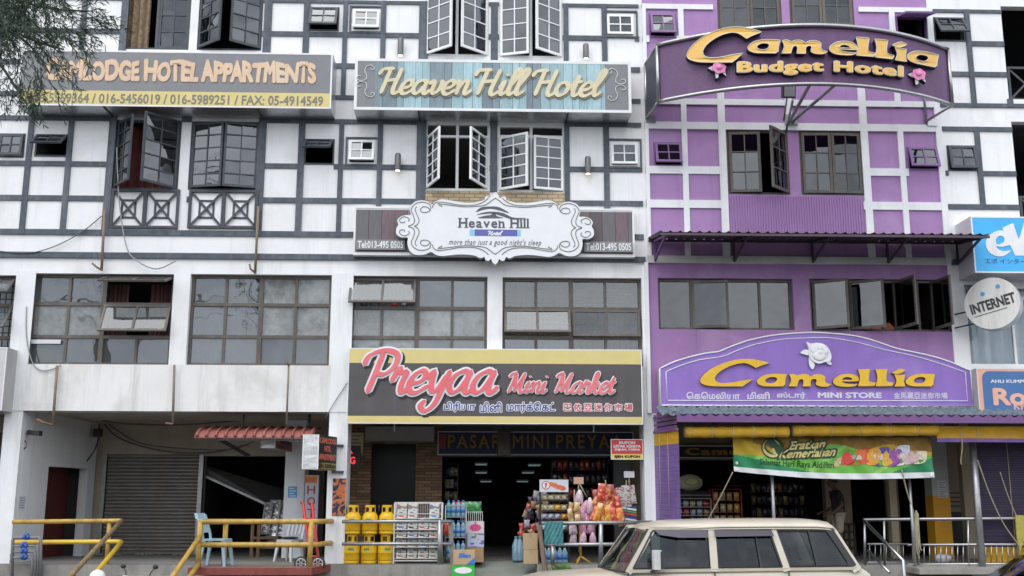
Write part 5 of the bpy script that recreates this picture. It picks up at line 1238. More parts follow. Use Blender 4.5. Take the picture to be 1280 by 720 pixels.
sheet("notice", "lower white paper taped to the yellow based pillar", "notice", RC(1172.5,612.5,1184.5,622,1.2), 1.2, mat("white_paper", (.6,.6,.62)), None, 3)
v0 = W(21,628,0.0); xside = PXL[1]; y0_, y1_ = .17, .5
t = thing("notice", "white paper with faded writing on the inner side of the far left pillar", "notice", (xside,.3,W(21,637,.3).z)); mb = MB(); mb.box(xside, xside+.006, y0_, y1_, W(25,637,.3).z, W(25,620,.3).z); mb.build("paper", mat("white_paper",(.6,.6,.62)), t)
mb = MB()
for k in range(5): z = W(25,635-k*3,.3).z; mb.box(xside+.006, xside+.008, y0_+.04, y1_-.05, z, z+.015)
mb.build("print_lines", mat("faint_blue_ink", (.25,.27,.45), .6, .1, 3), t)
Yq = -.0; q = RC(415.5,598,432,645,Yq)
po = thing("poster", "dark and orange action poster on the white pillar above the gas cylinders", "poster", ((q[0]+q[1])/2,Yq,q[2])); mb = MB(); mb.box(q[0],q[1],Yq-.008,Yq+.002,q[2],q[3])
def postermat():
    m = bpy.data.materials.new("printed_poster"); m.use_nodes = True; t = m.node_tree; p = t.nodes['Principled BSDF']; p.inputs['Roughness'].default_value = .45
    tc = t.nodes.new('ShaderNodeTexCoord'); n = t.nodes.new('ShaderNodeTexNoise'); n.inputs['Scale'].default_value = 7; n.inputs['Detail'].default_value = 6; n.inputs['Distortion'].default_value = 1.2; t.links.new(tc.outputs['Object'], n.inputs[0])
    r = t.nodes.new('ShaderNodeValToRGB'); el = r.color_ramp.elements; el[0].position = .36; el[0].color = (.012,.012,.03,1); el[1].position = .72; el[1].color = (.7,.5,.3,1)
    for po_, c in ((.45,(.03,.03,.08,1)),(.52,(.55,.16,.02,1)),(.6,(.45,.08,.03,1))): e = el.new(po_); e.color = c
    t.links.new(n.outputs['Fac'], r.inputs[0]); t.links.new(r.outputs[0], p.inputs['Base Color']); return m
M_poster = postermat(); mb.build("print", M_poster, po)
Yl = 1.3; q = RC(431,557,450,585,Yl); ls = thing("led_sign", "black LED sign with glowing red letters behind the white pillar", "sign", ((q[0]+q[1])/2,Yl,q[2])); mb = MB(); mb.box(q[0]-.35,q[1],Yl,Yl+.1,q[2],q[3]); mb.build("casing", M_black, ls)
M_led = mat("red_led", (.9,.03,.05), .5, .0, 2, emit=1.2)
lettering("A", prc(433,561,441,567,Yl), Yl, M_led, ls, .003, .02); lettering("EG", prc(433,571,444,580,Yl), Yl, M_led, ls, .003, .02)
t = sheet("paper_sign", "tilted cream paper sign hanging behind the white pillar under the walkway ceiling", "paper sign", RC(436,541,454,566,1.6), 1.6, mat("cream_paper", (.45,.40,.26), .8, .06, 4), None, 5)

# ------------------------------------------------------------------ festive fabric banner
Yn = -.62
def banner(u, v):                               # u along, v up: the cloth sags between its ties and ripples
    xa, xb = W(917,570,Yn).x, W(1165,570,Yn).x
    zb0, zb1 = W(917,589,Yn).z, W(1165,597,Yn).z; zt = W(1040,546,Yn).z
    zb = zb0+(zb1-zb0)*u - .10*math.sin(math.pi*u)*(1-.25*u); z = zb+(zt-zb)*v
    y = Yn + .03*math.sin(u*23+v*4)*(1-.4*v) + .018*math.sin(u*61+v*9)
    return Vector((xa+(xb-xa)*u, y, z))
NU, NV = 150, 44
def bcol(u, v):
    if v < .13: return 0
    crest = .60+.22*math.exp(-((u-.51)/.13)**2)-.12*(u > .55)*(u-.55)
    if v > crest and u > .1: return 3 if v > .72+.1*math.sin(u*18) else 4
    if u < .16 and v > .47+.2*u+.02*math.sin(u*30): return 4
    if v < .47-.9*abs(u-.0)+.02 and u < .45: return 1
    if v > .13 and u > .8 and v < .13+(u-.78)*1.6: return 1
    if abs(math.sin((u*3.1-v*.9)*3.0)) < .16: return 5
    return 2
mb = MB(); V = [banner(i/NU, j/NV) for j in range(NV+1) for i in range(NU+1)]; mb.v = V
for j in range(NV):
    for i in range(NU): a = j*(NU+1)+i; mb.f.append([a,a+1,a+NU+2,a+NU+1]); mb.m.append(bcol((i+.5)/NU,(j+.5)/NV)); mb.sm.append(True)
bn = thing("banner", "green festive cloth banner with a white hem slung under the yellow blinds", "banner", tuple(banner(.5,0)))
mb.build("cloth", [mat("white_banner_hem", (.68,.70,.72), .7, .05, 4), mat("deep_green_print", (.02,.22,.09), .6, .08, 3), mat("bright_green_print", (.14,.42,.06), .6, .1, 3), mat("brown_gold_print", (.22,.12,.01), .6, .3, 5), mat("yellow_gold_print", (.50,.33,.02), .6, .15, 5), mat("lime_green_print", (.25,.52,.12), .6, .1, 3)], bn)
def bfn(x, y, d): v = banner(x, y); return v+Vector((0,-.006-d,0))
for body, rc, b_, sh, m in (("Selamat Hari Raya Aidilfitri", (.125,.505,.20,.41), .012, .12, mat("dark_green_ink", (.01,.06,.02), .5, .1, 3)),):
    mb = MB(); thick_text(mb, body, rc, bfn, .001, .014, 1.0, sh, n=6); mb.build("lettering", m, bn)
for body, rc in (("Eratkan",(.275,.455,.66,.88)),("Kemeriahan",(.225,.505,.44,.66))):
    def tilt(x, y, d): return bfn(x+.02*(y-rc[2])/(rc[3]-rc[2]), min(.985, y+.10*(x-rc[0])/.28), d)
    g = .012; mb = MB(); thick_text(mb, body, (rc[0]-g,rc[1]+g,rc[2]-.05,rc[3]+.05), tilt, .001, .15, n=10); mb.build("lettering_outline", mat("dark_green_ink",(.01,.06,.02)), bn)
    mb = MB(); thick_text(mb, body, rc, tilt, .001, .035, lift=.005); mb.build("lettering", mat("pale_gold_ink", (.66,.55,.22), .5, .1, 3), bn)
mb = MB()
for rx, ry, m, o in ((.055,.28,0,0),(.048,.24,1,.002),(.05,.21,0,.003)):
    cx, cy = (.195,.70) if o < .003 else (.205,.74)
    P = [(cx+rx*math.cos(2*math.pi*k/28), cy+ry*math.sin(2*math.pi*k/28)) for k in range(28)]; mb.add([bfn(x,min(y,.99),o) for x,y in P], [tuple(range(28))], m)
mb.build("round_emblem", [mat("dark_green_ink",(.01,.06,.02)), mat("pale_gold_ink",(.66,.55,.22))], bn)
pk = [(.56,.40,.22,(.55,.42,.22)),(.60,.50,.34,(.60,.06,.05)),(.645,.52,.36,(.68,.14,.03)),(.685,.54,.38,(.62,.09,.03)),(.725,.53,.42,(.70,.33,.04)),(.765,.53,.46,(.10,.07,.30)),(.805,.52,.44,(.62,.36,.06)),(.83,.50,.42,(.30,.09,.36)),(.865,.56,.50,(.62,.66,.74)),(.915,.50,.34,(.60,.42,.45)),(.955,.50,.32,(.66,.58,.44))]
for k, (u, v, h, c) in enumerate(pk):
    mb = MB(); P = [(u+.036*math.copysign(abs(math.cos(a))**.6,math.cos(a))+.03*math.sin(a)*.6-.02, v+h/2*math.copysign(abs(math.sin(a))**.7,math.sin(a))) for a in [2*math.pi*q/20 for q in range(20)]]
    mb.add([bfn(x,max(.14,min(y,.97)),.001+k*.0012) for x,y in P], [tuple(range(20))], 0)
    P2 = [(u+(x-u)*.55, v+(y-v)*.35) for x,y in P]; mb.add([bfn(x,y,.0016+k*.0012) for x,y in P2], [tuple(range(20))], 1)
    mb.build("printed_packet", [mat("packet_print_%d" % k, c, .5, .25, 12), mat("packet_label_print", (.6,.5,.45), .5, .4, 20)], bn)
mb = MB()
for u, v in ((.015,.24),(.985,.05),(.015,.04)): c = banner(u,v); mb.ball(c+Vector((0,-.02,0)), .03, .008, .03, n=10, k=5)
mb.build("eyelet", M_whitel, bn)
# ================================================================== CANOPIES, BLINDS, LAMPS, PIPES
M_canopy = mat("dark_plum_roofing_sheet", (.075,.055,.07), .5, .15, 5, metal=.3)
Yk0, Yk1 = -.03, -1.6
z0c = W(1000,301,0).z; x0c, x1c = W(808,300,0).x+.03, W(1200,300,0).x; xf0, xf1 = W(826,290,Yk1).x, W(1237,290,Yk1).x
zf = W(1000,291.5,Yk1).z
t = thing("metal_awning", "dark corrugated metal awning across the purple wall above the casement windows", "awning", ((x0c+x1c)/2,0,z0c))
mb = MB(); n = 34*4; V = []
for k in range(n+1):
    u = k/n; bmp = .035*max(0,math.cos(2*math.pi*u*34))**2
    V += [(x0c+(x1c-x0c)*u, Yk0, z0c+bmp), (xf0+(xf1-xf0)*u, Yk1, zf+bmp)]
mb.add(V, [(2*k,2*k+1,2*k+3,2*k+2) for k in range(n)], 0); V2 = [Vector(v)-Vector((0,0,.012)) for v in V]; mb.add(V2, [(2*k,2*k+2,2*k+3,2*k+1) for k in range(n)], 0); mb.build("roofing_sheet", M_canopy, t)
for u in (.02,.27,.52,.76,.985):
    a = Vector((x0c+(x1c-x0c)*u, Yk0-.02, z0c-.05)); c = Vector((xf0+(xf1-xf0)*u, Yk1+.03, zf-.04)); d = a+Vector((0,0,-.42))
    mb = MB(); mb.bar(a,c,.045); mb.bar(d,c+(a-c)*.12,.04); mb.bar(a+Vector((0,.0,.02)),d,.045); mb.build("bracket", M_canopy if u > .1 else mat("purple_steel_bracket", (.16,.07,.22), .5, .1, 4), t)
mb = MB(); mb.box(xf0,xf1,Yk1-.0,Yk1+.04,zf-.06,zf-.015); mb.box(x0c,x1c,Yk0-.05,Yk0,z0c-.06,z0c-.015); mb.build("purlin", M_canopy, t)

# tiled canopy over the purple shop
Yt0, Yt1 = -.37, -1.1
zt0, zt1 = W(1000,508.5,Yt0).z, W(1000,519,Yt1).z; xa = W(846,520,Yt1).x; xb = W(1280,520,Yt1).x+2.5; xw = W(817,520,-.05).x
t = thing("tiled_canopy", "blue grey tiled canopy with a purple fascia over the purple shop front", "canopy", ((xa+xb)/2,0,zt1))
mb = MB(); nc = int((xb-xw)/.055); nr = 4; V = []
for j in range(nr*2+1):
    vv = (j//2+(j%2)*1.0)/nr if j < nr*2 else 1.0
    lift = .03 if j % 2 else 0.0
    for i in range(nc+1):
        x = xw+(xb-xw)*i/nc; ph = (x*2*math.pi/.21)
        V.append((x, Yt0+(Yt1-Yt0)*min(1,vv), zt0+(zt1-zt0)*min(1,vv)+.028*math.sin(ph)+lift*.8))
mb.add(V, [(j*(nc+1)+i,(j+1)*(nc+1)+i,(j+1)*(nc+1)+i+1,j*(nc+1)+i+1) for j in range(nr*2) for i in range(nc)], 0)
mb.build("roof_tiles", mat("slate_blue_roof_tile", (.13,.17,.20), .6, .35, 9, bump=.2, dirt=(.07,.08,.09), dirt_amt=.6), t)
mb = MB(); zf0, zf1 = W(1000,528,Yt1).z, W(1000,517,Yt1).z; mb.box(xa, xb, Yt1-.0, Yt1+.03, zf0, zf1-.01); mb.box(xa, xb, Yt1+.031, -.21, zf1-.06, zf1-.03); mb.build("fascia_board", mat("plum_purple_fascia", (.15,.065,.20), .5, .1, 3), t)
mb = MB(); A, B = Vector((xw,-.05,0)), Vector((xa,Yt1,0)); zu = zf1+.0; n = 14
for k in range(n):
    p, q = A+(B-A)*(k/n), A+(B-A)*((k+.86)/n)
    for j in range(4): z = zf0-.12+j*.09; mb.add([p+Vector((0,0,z)), q+Vector((0,0,z)), q+Vector((0,0,z+.065)), p+Vector((0,0,z+.065))], [(0,1,2,3)])
for z in (zf0-.14, zf1-.02): mb.bar(A+Vector((0,0,z)), B+Vector((0,0,z)), .04)
mb.build("end_lattice", mat("plum_purple_fascia", (.15,.065,.2)), t)

def slat_tex(name, c, rough=.55):
    m = mat(name, c, rough, .16, 3)
    t = m.node_tree; tc = t.nodes.new('ShaderNodeTexCoord'); w = t.nodes.new('ShaderNodeTexWave'); w.bands_direction = 'Z'; w.inputs['Scale'].default_value = 14
    b = t.nodes.new('ShaderNodeBump'); b.inputs['Strength'].default_value = .7; b.inputs['Distance'].default_value = .01; t.links.new(tc.outputs['Object'], w.inputs[0]); t.links.new(w.outputs['Fac'], b.inputs['Height']); t.links.new(b.outputs[0], t.nodes['Principled BSDF'].inputs['Normal']); return m
M_yb = slat_tex("golden_yellow_bamboo", (.60,.34,.015)); M_pb = slat_tex("purple_painted_bamboo", (.20,.12,.36)); M_pdk = slat_tex("dark_purple_bamboo", (.026,.016,.052))
for a, c, cy, lab in ((856,985,540.5,"rolled yellow bamboo blind nearer the white pillar, left of the other roll"),(991,1171,538.5,"longer rolled yellow bamboo blind above the green banner's right half")):
    A, C = W(a,cy,-.86), W(c,cy-.8,-.86); tb = thing("rolled_blind", lab, "blind", tuple((A+C)/2), "rolled yellow blinds")
    mb = MB(); prof = []; P = [A+(C-A)*(k/24) for k in range(25)]; mb.tube(P, [.105+.006*math.sin(k*1.7) for k in range(25)], n=14); mb.build("roll", M_yb, tb)
    mb = MB()
    for k in range(5): p = A+(C-A)*((k+.3)/5); mb.tube([p+Vector((-.01,0,0)),p+Vector((.012,0,0))], .113, n=14)
    mb.tube([A+Vector((-.012,0,0)),A], .09, n=14); mb.tube([C,C+Vector((.012,0,0))], .09, n=14); mb.build("cord", mat("pale_cord", (.4,.33,.2), .8, .1, 4), tb)
def hang(name, label, c0, c1, ztop, bands, th=.02, group=None):
    t = thing(name, label, "blind", ((c0.x+c1.x)/2,(c0.y+c1.y)/2,bands[-1][0]), group); z = ztop
    for zb, m, nm in bands:
        mb = MB(); n = max(3,int((z-zb)/.035))
        for k in range(n):
            a, b_ = z-(z-zb)*k/n, z-(z-zb)*(k+.93)/n; o = (c1-c0).cross(Vector((0,0,1))).normalized()*.006
            mb.add([Vector((c0.x,c0.y,b_)),Vector((c1.x,c1.y,b_)),Vector((c1.x,c1.y,a))+o,Vector((c0.x,c0.y,a))+o], [(0,1,2,3)])
        mb.build(nm, m, t); z = zb
    mb = MB(); d = c1-c0
    for u in (.2,.55): p = c0+d*u; mb.tube([(p.x,p.y-.02,ztop),(p.x,p.y-.02,bands[-1][0])], .006, n=5)
    mb.build("cord", mat("pale_cord",(.4,.33,.2)), t); return t
A = W(819,600,-.05); B = W(850,600,-1.05); A.z = B.z = 0
hang("hanging_blind", "purple bamboo blind with a yellow top hanging beside the white pillar", A, B, W(832,537,-.5).z, [(W(832,556,-.5).z, M_yb, "yellow_slats"), (W(838,652,-.5).z, M_pb, "purple_slats")])
A = W(1171,545,-.86); B = A+Vector((4.0,0,0))
hang("hanging_blind", "short yellow bamboo blind with a purple hem at the right end of the canopy", A, B, W(1225,533,-.86).z, [(W(1225,548,-.86).z, M_yb, "yellow_slats"), (W(1225,553,-.86).z, M_pb, "purple_slats")])
A = W(1224,620,-.2); B = A+Vector((3.2,0,0))
hang("hanging_blind", "big dark purple bamboo blind with a yellow foot behind the steel railing", A, B, W(1250,552,-.2).z, [(W(1250,684,-.2).z, M_pdk, "purple_slats"), (W(1250,706,-.2).z, M_yb, "yellow_slats")])

# wall lamps
M_lampon = mat("warm_lamp_lens", (1,.80,.5), .4, 0, 2, emit=2.5)
for (px, y0, y1), lab in (((497,192,213),"grey cylinder wall lamp between the lower small window and the lower white casements"),((735,196,217),"grey cylinder wall lamp right of the lower white casements"),((500.5,48,69),"grey cylinder wall lamp just above the left part of the teal sign"),((732.5,55,73),"grey cylinder wall lamp just above the right part of the teal sign")):
    a, c = W(px,y1,-.14), W(px,y0,-.14); tl = thing("wall_lamp", lab, "wall lamp", (a.x,0,a.z), "cylinder wall lamps")
    mb = MB(); mb.lathe(a.x, -.14, [(.062,a.z),(.065,a.z+.02),(.065,c.z-.03),(.05,c.z)], 0, 16); mb.build("lamp_body", mat("grey_lamp_metal", (.14,.14,.145), .45, .1, 5, metal=.4), tl)
    mb = MB(); mb.box(a.x-.03,a.x+.03,-.09,0,(a.z+c.z)/2-.05,(a.z+c.z)/2+.05); mb.build("wall_plate", M_slate2, tl)
    mb = MB(); mb.lathe(a.x,-.14,[(.045,a.z-.012),(.05,a.z+.004)],0,14); mb.build("lens", M_lampon, tl)

# rusty poles, hooks and cables on the left facade
M_pole = mat("brown_rusty_pipe", (.20,.15,.115), .7, .3, 9)
def pole(lab, pts, Y=-.12, r=.028, hook=None):
    t = thing("metal_pole", lab, "pole", tuple(W(*pts[-1],Y)), "rusty poles on the facade"); mb = MB(); mb.tube([W(x,y,Y) for x,y in pts], r, n=7); mb.build("shaft", M_pole, t)
    if hook: mb = MB(); mb.tube([W(x,y,Y-.02) for x,y in hook], .02, n=6); mb.build("hook", M_rust, t)
    return t
pole("rusty pole with a bent foot standing on the wall left of the crossed timber panels", [(131,262),(127,338)], -.12, .028, [(128,338),(121,334),(115,329)])
pole("rusty pole on the wall right of the second crossed timber panel", [(323,258),(319,342)], -.12, .028, [(319,341),(313,336),(312,330)])
pole("rusty pole hanging from the first window's sill with a hooked foot", [(71.5,457),(66,531)], -.10, .028, [(66,531),(54,528),(46,524)])
pole("rusty pole hanging from the spandrel between the two big left windows", [(218,456),(216,530)], -.10, .026, [(216,530),(207,529)])
pole("thin rusty pole hanging from the second big window's sill", [(361,457),(358,531)], -.10, .02, [(361,457),(357,450)])
def cable(lab, pts, Y=-.05, r=.012, m=None, depths=None):
    mb = MB(); P = [W(x,y,(depths[i] if depths else Y)) for i,(x,y) in enumerate(pts)]; mb.tube(cr_spline(P,6), r, n=5); return solo(mb, "cable", m or M_wire, lab, "cable")
cable("cable sagging from the far left edge up to the first rusty pole", [(-8,313),(20,316),(45,315),(75,305),(105,288),(127,270)], -.06, .011)
cable("cable drooping from the left casement down across the white band", [(146,184),(147,215),(150,262),(158,308),(170,325),(195,336),(220,326)], -.12, .014, mat("pale_grey_cable", (.3,.3,.3), .6, .1, 4))
cable("loose cable looping round the first big window's lower left corner", [(33,383),(33,420),(40,452),(52,463),(66,461),(76,456)], -.03, .012, mat("pale_grey_cable",(.3,.3,.3)))
cable("cable sagging under the beige ceiling towards the red awning", [(128,526),(160,530),(230,531),(320,524)], 2.6, .016, None)
cable("cable hanging in a deep sag across the beige wall above the shutters", [(128,527),(150,548),(200,563),(260,566),(310,556)], 3.4, .018, None)
cable("second sagging cable just above the roller shutter", [(132,527),(170,552),(220,560),(285,562),(318,552)], 3.35, .014, None)
cable("thin wire running from the pillar to the mini market sign", [(407,522),(420,500),(436,476)], -.04, .008)
cable("dark wire climbing from the doorway to the beige ceiling", [(103,582),(112,572),(122,553),(124,530)], 2.9, .018, M_black)
mb = MB(); q = RC(117,536,126,546,2.9); mb.rbox(q[0],q[1],2.85,3.05,q[2],q[3],.02); solo(mb, "junction_box", M_black, "black junction box under the ceiling above the left doorway", "junction box")

# tiny camera on the left pillar
c = W(38,541,.3); t = thing("security_camera", "small black security camera on the inner side of the left pillar", "security camera", tuple(c))
mb = MB(); mb.obox(c+Vector((-.02,-.12,-.05)), (.26,-.06,-.02), (.03,.11,0), (0,0,.10)); mb.build("camera_body", M_black, t); mb = MB(); mb.tube([c+Vector((-.12,0,.02)),c+Vector((.05,-.05,.08)),c+Vector((.05,-.05,.02))], .02, n=6); mb.build("arm", mat("white_plastic", (.55,.55,.55), .5, .05, 4), t)
mb = MB()
for k in range(3): mb.tube([W(28+5.5*math.cos(a),555+5.5*math.sin(a)+k*.8,.2) for a in [2*math.pi*q/16 for q in range(17)]], .007, n=4)
solo(mb, "cable_coil", M_wire, "little coil of thin cable hanging on the left pillar", "cable coil")

# small red arched awning
t = thing("red_awning", "faded red barrel awning with raised ribs over the stair entrance", "awning", tuple(W(318,540,.4)))
Y0, Y1 = -.05, 1.1; xa, xb = W(243,545,Y0).x, W(392,545,Y0).x; zb_, zt_ = W(318,546.5,Y0).z, W(318,532.5,.35).z
M_redaw = mat("faded_red_metal", (.25,.08,.065), .65, .2, 5, dirt=(.13,.06,.05), dirt_amt=.6, fade=(.33,.16,.13), fade_amt=.5)
def arc(n=9, lift=0): return [(Y0+(Y1-Y0)*(1-math.cos(R(90)*k/n)), zb_+(zt_-zb_+lift)*math.sin(R(90)*k/n)) for k in range(n+1)]
mb = MB(); A_ = arc()
for s_, nrm in ((0,1),(-.02,-1)):
    V = []; 
    for y, z in A_: V += [(xa,y,z+s_),(xb,y,z+s_)]
    F = [(2*k,2*k+1,2*k+3,2*k+2) for k in range(len(A_)-1)]; mb.add(V, F if nrm > 0 else [tuple(reversed(f)) for f in F], 0, True)
mb.build("curved_sheet", M_redaw, t)
mb = MB(); x = xa+.05
while x < xb: mb.tube([(x,y-.012,z+.014) for y,z in A_], .03, n=6); x += .19
mb.build("rib", M_redaw, t)
mb = MB(); mb.bar((xa+.45,Y0+.05,zb_-.02),(xa+.75,1.6,zb_-.3),.06); mb.bar((xa+.45,Y0+.05,zb_-.05),(xb-.1,Y0+.05,zb_-.05),.03); mb.tube([(xa+.82,.6,zb_+.1),(xa+.82,.6,ZB)], .02, n=6); mb.tube([(xb-.2,.6,zb_+.1),(xb-.2,.6,ZB)], .03, n=6); mb.build("bracket", M_slate2, t)

# round lamp or bell under the market ceiling, dim ceiling tubes
c = W(630,551,1.8); t = thing("wall_lantern", "dark boxy lantern hanging in front of the navy signboard", "lantern", tuple(c)); mb = MB(); mb.rbox(c.x-.15,c.x+.15,1.75,1.95,c.z-.3,c.z+.22,.03); mb.build("housing", mat("dark_bronze", (.05,.04,.03), .5, .1, 5), t); mb = MB(); mb.tube([(c.x,1.85,c.z+.2),(c.x,1.85,ZB)], .02, n=6); mb.build("hanger", M_slate2, t)
M_tube = mat("dim_tube_glow", (.45,.62,.66), .4, 0, 2, emit=.16)
for k, (x, y, Y) in enumerate(((601,581,8.5),(601,591.5,9.5),(607,602.5,10.5),(668,582,8.5),(660,591.5,9.5),(653,602.5,10.5))):
    a = W(x,y,Y); o = thing("ceiling_light", "dim fluorescent ceiling light deep inside the mini market", "ceiling light", tuple(a), "fluorescent lights inside the mini market"); mb = MB(); mb.box(a.x-.15,a.x+.17,Y,Y+.5,a.z,a.z+.03); mb.build("diffuser", M_tube, o); mb = MB(); mb.box(a.x-.18,a.x+.2,Y-.02,Y+.52,a.z+.031,a.z+.08); mb.build("housing", M_galv, o)

# ================================================================== CURTAINS AND THINGS IN THE WINDOWS
def curtain(lab, r, Y, m, waves=7, amp=.05, cat="curtain"):
    mb = MB(); n = waves*8; V = []
    for k in range(n+1):
        u = k/n; y = Y+amp*math.sin(2*math.pi*waves*u)+amp*.4*math.sin(2*math.pi*waves*2.3*u+1)
        V += [(r[0]+(r[1]-r[0])*u, y, r[2]), (r[0]+(r[1]-r[0])*u, y, r[3])]
    mb.add(V, [(2*k,2*k+2,2*k+3,2*k+1) for k in range(n)], 0, True); return solo(mb, "curtain", m, lab, cat)
M_redc = mat("dark_red_curtain_cloth", (.15,.035,.03), .85, .3, 6)
curtain("dark red curtain behind the open slate grey casements on the left", RC(142,158,225,237,.35), .35, M_redc, 6)
curtain("brown patterned curtain at the top left open window", RC(162,-46,189,62,.3), .3, mat("fawn_patterned_cloth", (.26,.19,.12), .85, .5, 14), 3)
curtain("left striped curtain behind the open awning sashes", RC(134,356,160,420,.55), .55, mat("plum_striped_cloth", (.16,.07,.07), .85, .4, 8, stretch=(8,1,.2)), 5, .04)
curtain("right striped curtain behind the open awning sashes", RC(187,356,214,420,.55), .55, mat("plum_striped_cloth",(.16,.07,.07)), 5, .04)
M_lace = mat("white_net_curtain", (.55,.60,.68), .85, .1, 3)
curtain("white net curtain hanging behind the window beside the round sign", (dwin[0]+.02,dwin[1],dwin[2],dwin[3]), .35, M_lace, 7, .07)
for k, (q, lab) in enumerate((((437,350,520,457),"pale curtain behind the left half of the window over the mini market sign"),((240,350,282,457),"thin grey curtain at the left edge of the second big window"))):
    curtain(lab, RC(*q,.75), .75, mat("grey_white_curtain", (.34,.35,.36), .85, .15, 3), 8, .05)
mb = MB(); q = RC(630,350,802,457,.8); mb.box(q[0],q[1],.8,.85,q[2],q[3]); solo(mb, "timber_screen", mat("tan_timber_board", (.30,.20,.12), .8, .4, 5, stretch=(1,1,5)), "tan timber screen standing behind the window over the right half of the mini market sign", "screen")
g_ = thing("window_grille", "square mesh steel grille behind the window over the mini market sign's right half", "window grille", (q[0],.4,q[2])); mb = MB(); x = q[0]
while x < q[1]: mb.box(x,x+.014,.38,.394,q[2],q[3]); x += .115
mb.build("upright_bars", M_slate2, g_); mb = MB(); z = q[2]
while z < q[3]: mb.box(q[0],q[1],.395,.409,z,z+.014); z += .115
mb.build("cross_bars", M_slate2, g_)
for px, m, nm, lab in ((455,M_slate2,"bottle","dark bottle on the ledge of the open awning window"),(493,M_red,"red_tin","round red tin on the ledge of the open awning window"),(505,M_galv,"jar","grey jar on the ledge of the open awning window")):
    c = W(px,383,.32); mb = MB(); mb.lathe(c.x,.32,[(.07,c.z),(.075,c.z+.03),(.07,c.z+.11),(.035,c.z+.14),(.035,c.z+.16)],0,12); solo(mb, nm, m, lab, nm.split('_')[-1])
t = thing("chair", "orange chair back seen in the wide open purple casements", "chair", tuple(W(1094,416,.7))); q = RC(1070,403.5,1118,418,.7)
mb = MB(); P = [(q[0],q[2]-.3),(q[1],q[2]-.3),(q[1],q[3]-.1),(q[1]-.1,q[3]),(q[0]+.1,q[3]),(q[0],q[3]-.1)]; mb.prism(P,.7,.76); mb.build("backrest", mat("bright_orange_vinyl", (.65,.12,.02), .45, .06, 4), t)
mb = MB(); mb.box(q[0]+.1,q[1]-.1,.76,1.2,q[2]-.4,q[2]-.33); mb.build("seat", mat("bright_orange_vinyl",(.65,.12,.02)), t)
mb = MB(); mb.box((q[0]+q[1])/2-.1,(q[0]+q[1])/2-.08,.69,.7,q[2]-.3,q[3]-.0); mb.build("centre_strap", M_black, t)
q = RC(40,425,77,430,.15); mb = MB(); mb.box(q[0],q[1],.095,.105,q[2],q[3]); solo(mb, "window_sticker", mat("white_paper",(.6,.6,.62)), "long white sticker on the first big window's lower left pane", "sticker")

# ================================================================== RAILINGS AND STEPS
M_yr = mat("chipped_yellow_pipe_paint", (.45,.285,.06), .55, .28, 9, dirt=(.15,.10,.055), dirt_amt=.9, fade=(.20,.13,.06), fade_amt=.6)
M_yr2 = mat("bright_yellow_pipe_paint", (.62,.42,.05), .45, .12, 7)
M_yrust = mat("rusted_yellow_pipe", (.20,.14,.07), .65, .4, 9)
def WY(pts, Y, Ys=None): return [W(x,y,Y) for x,y in pts]
YR = -.2
t = thing("yellow_railing", "chipped yellow pipe railing by the far left pillar with two sloping handrails", "railing", tuple(W(84,704,YR)))
pa, pb = W(152,651,YR), W(152,677.5,YR)
mb = MB(); mb.tube([W(16,652.5,YR),W(148,651,YR),pa], .045, n=8); mb.build("top_rail", M_yr, t)
mb = MB(); mb.tube([W(18,678,YR),W(146,677,YR),pb], .045, n=8); mb.build("middle_rail", M_yr2, t)
mb = MB(); p = W(137,652,YR+.02); mb.tube([(p.x,p.y,p.z),(p.x,p.y,PZ)], .045, n=8); mb.build("post", M_yr, t)
for a, c, m in ((pa,(92,716),M_yrust),(pb,(115,722),M_yr2)):
    b_ = None
    for k in range(400):
        Y = YR-.01*k; v = W(c[0],c[1],Y)
        if v.x >= a.x-.02: b_ = v; break
    b_ = b_ or W(c[0],c[1],-2.2)
    mb = MB(); mb.tube([a,a+(b_-a)*.5,b_,b_+(b_-a)*.12], .045, n=8); mb.build("sloping_handrail", m, t)
    mb = MB(); mb.tube([b_+Vector((0,0,-.03)),(b_.x,b_.y,.0)], .045, n=8); mb.build("post", m, t)
# steps between the two handrails
sx0, sx1 = pa.x+.1, pa.x+1.1
b = MB()
for k in range(4): b.box(sx0, sx1, PF-.32*(k+1), PF-.32*k-.002, -.02, PZ-.2*(k+1))
b.build("entrance_steps", M_conc, kind='structure')

YD = -1.4; dk0, dk1 = W(235,712,YD).x, W(390,712,YD).x; dk2 = W(412,706,-.36).x
t = thing("steel_deck", "rust red steel deck standing out from the walkway under the blue chair", "deck", ((dk0+dk1)/2,YD,0))
mb = MB(); P = [(dk0,YD),(dk1,YD),(dk2,PF-.01),(dk0,PF-.01)]
mb.add([(x,y,PZ+.01) for x,y in P]+[(x,y,PZ-.04) for x,y in P], [(0,1,2,3),(7,6,5,4),(0,4,5,1),(1,5,6,2),(2,6,7,3),(3,7,4,0)]); mb.build("deck_plate", mat("worn_brown_deck", (.20,.14,.12), .7, .3, 3, bump=.2, dirt=(.3,.28,.25), dirt_amt=.6), t)
M_rred = mat("rust_red_steel_paint", (.20,.045,.035), .6, .25, 6)
mb = MB(); mb.bar((dk0,YD-.012,PZ-.06),(dk1,YD-.012,PZ-.06),.024,.13); mb.bar((dk1,YD-.01,PZ-.06),(dk2,PF-.01,PZ-.06),.024,.13); mb.bar((dk0,YD+.1,PZ-.1),(dk0,PF,PZ-.1),.02,.1); mb.build("edge_beam", M_rred, t)
for x, y in ((dk0+.04,YD+.05),((dk0+dk1)/2,YD+.05),(dk1-.04,YD+.05)):
    mb = MB(); mb.box(x-.04,x+.04,y-.04,y+.04,0,PZ-.05); mb.build("leg", M_rred, t)
t = thing("yellow_railing", "yellow pipe railing round the steel deck beside the blue chair", "railing", ((dk0+dk1)/2,YD,PZ)); Yr = YD+.06
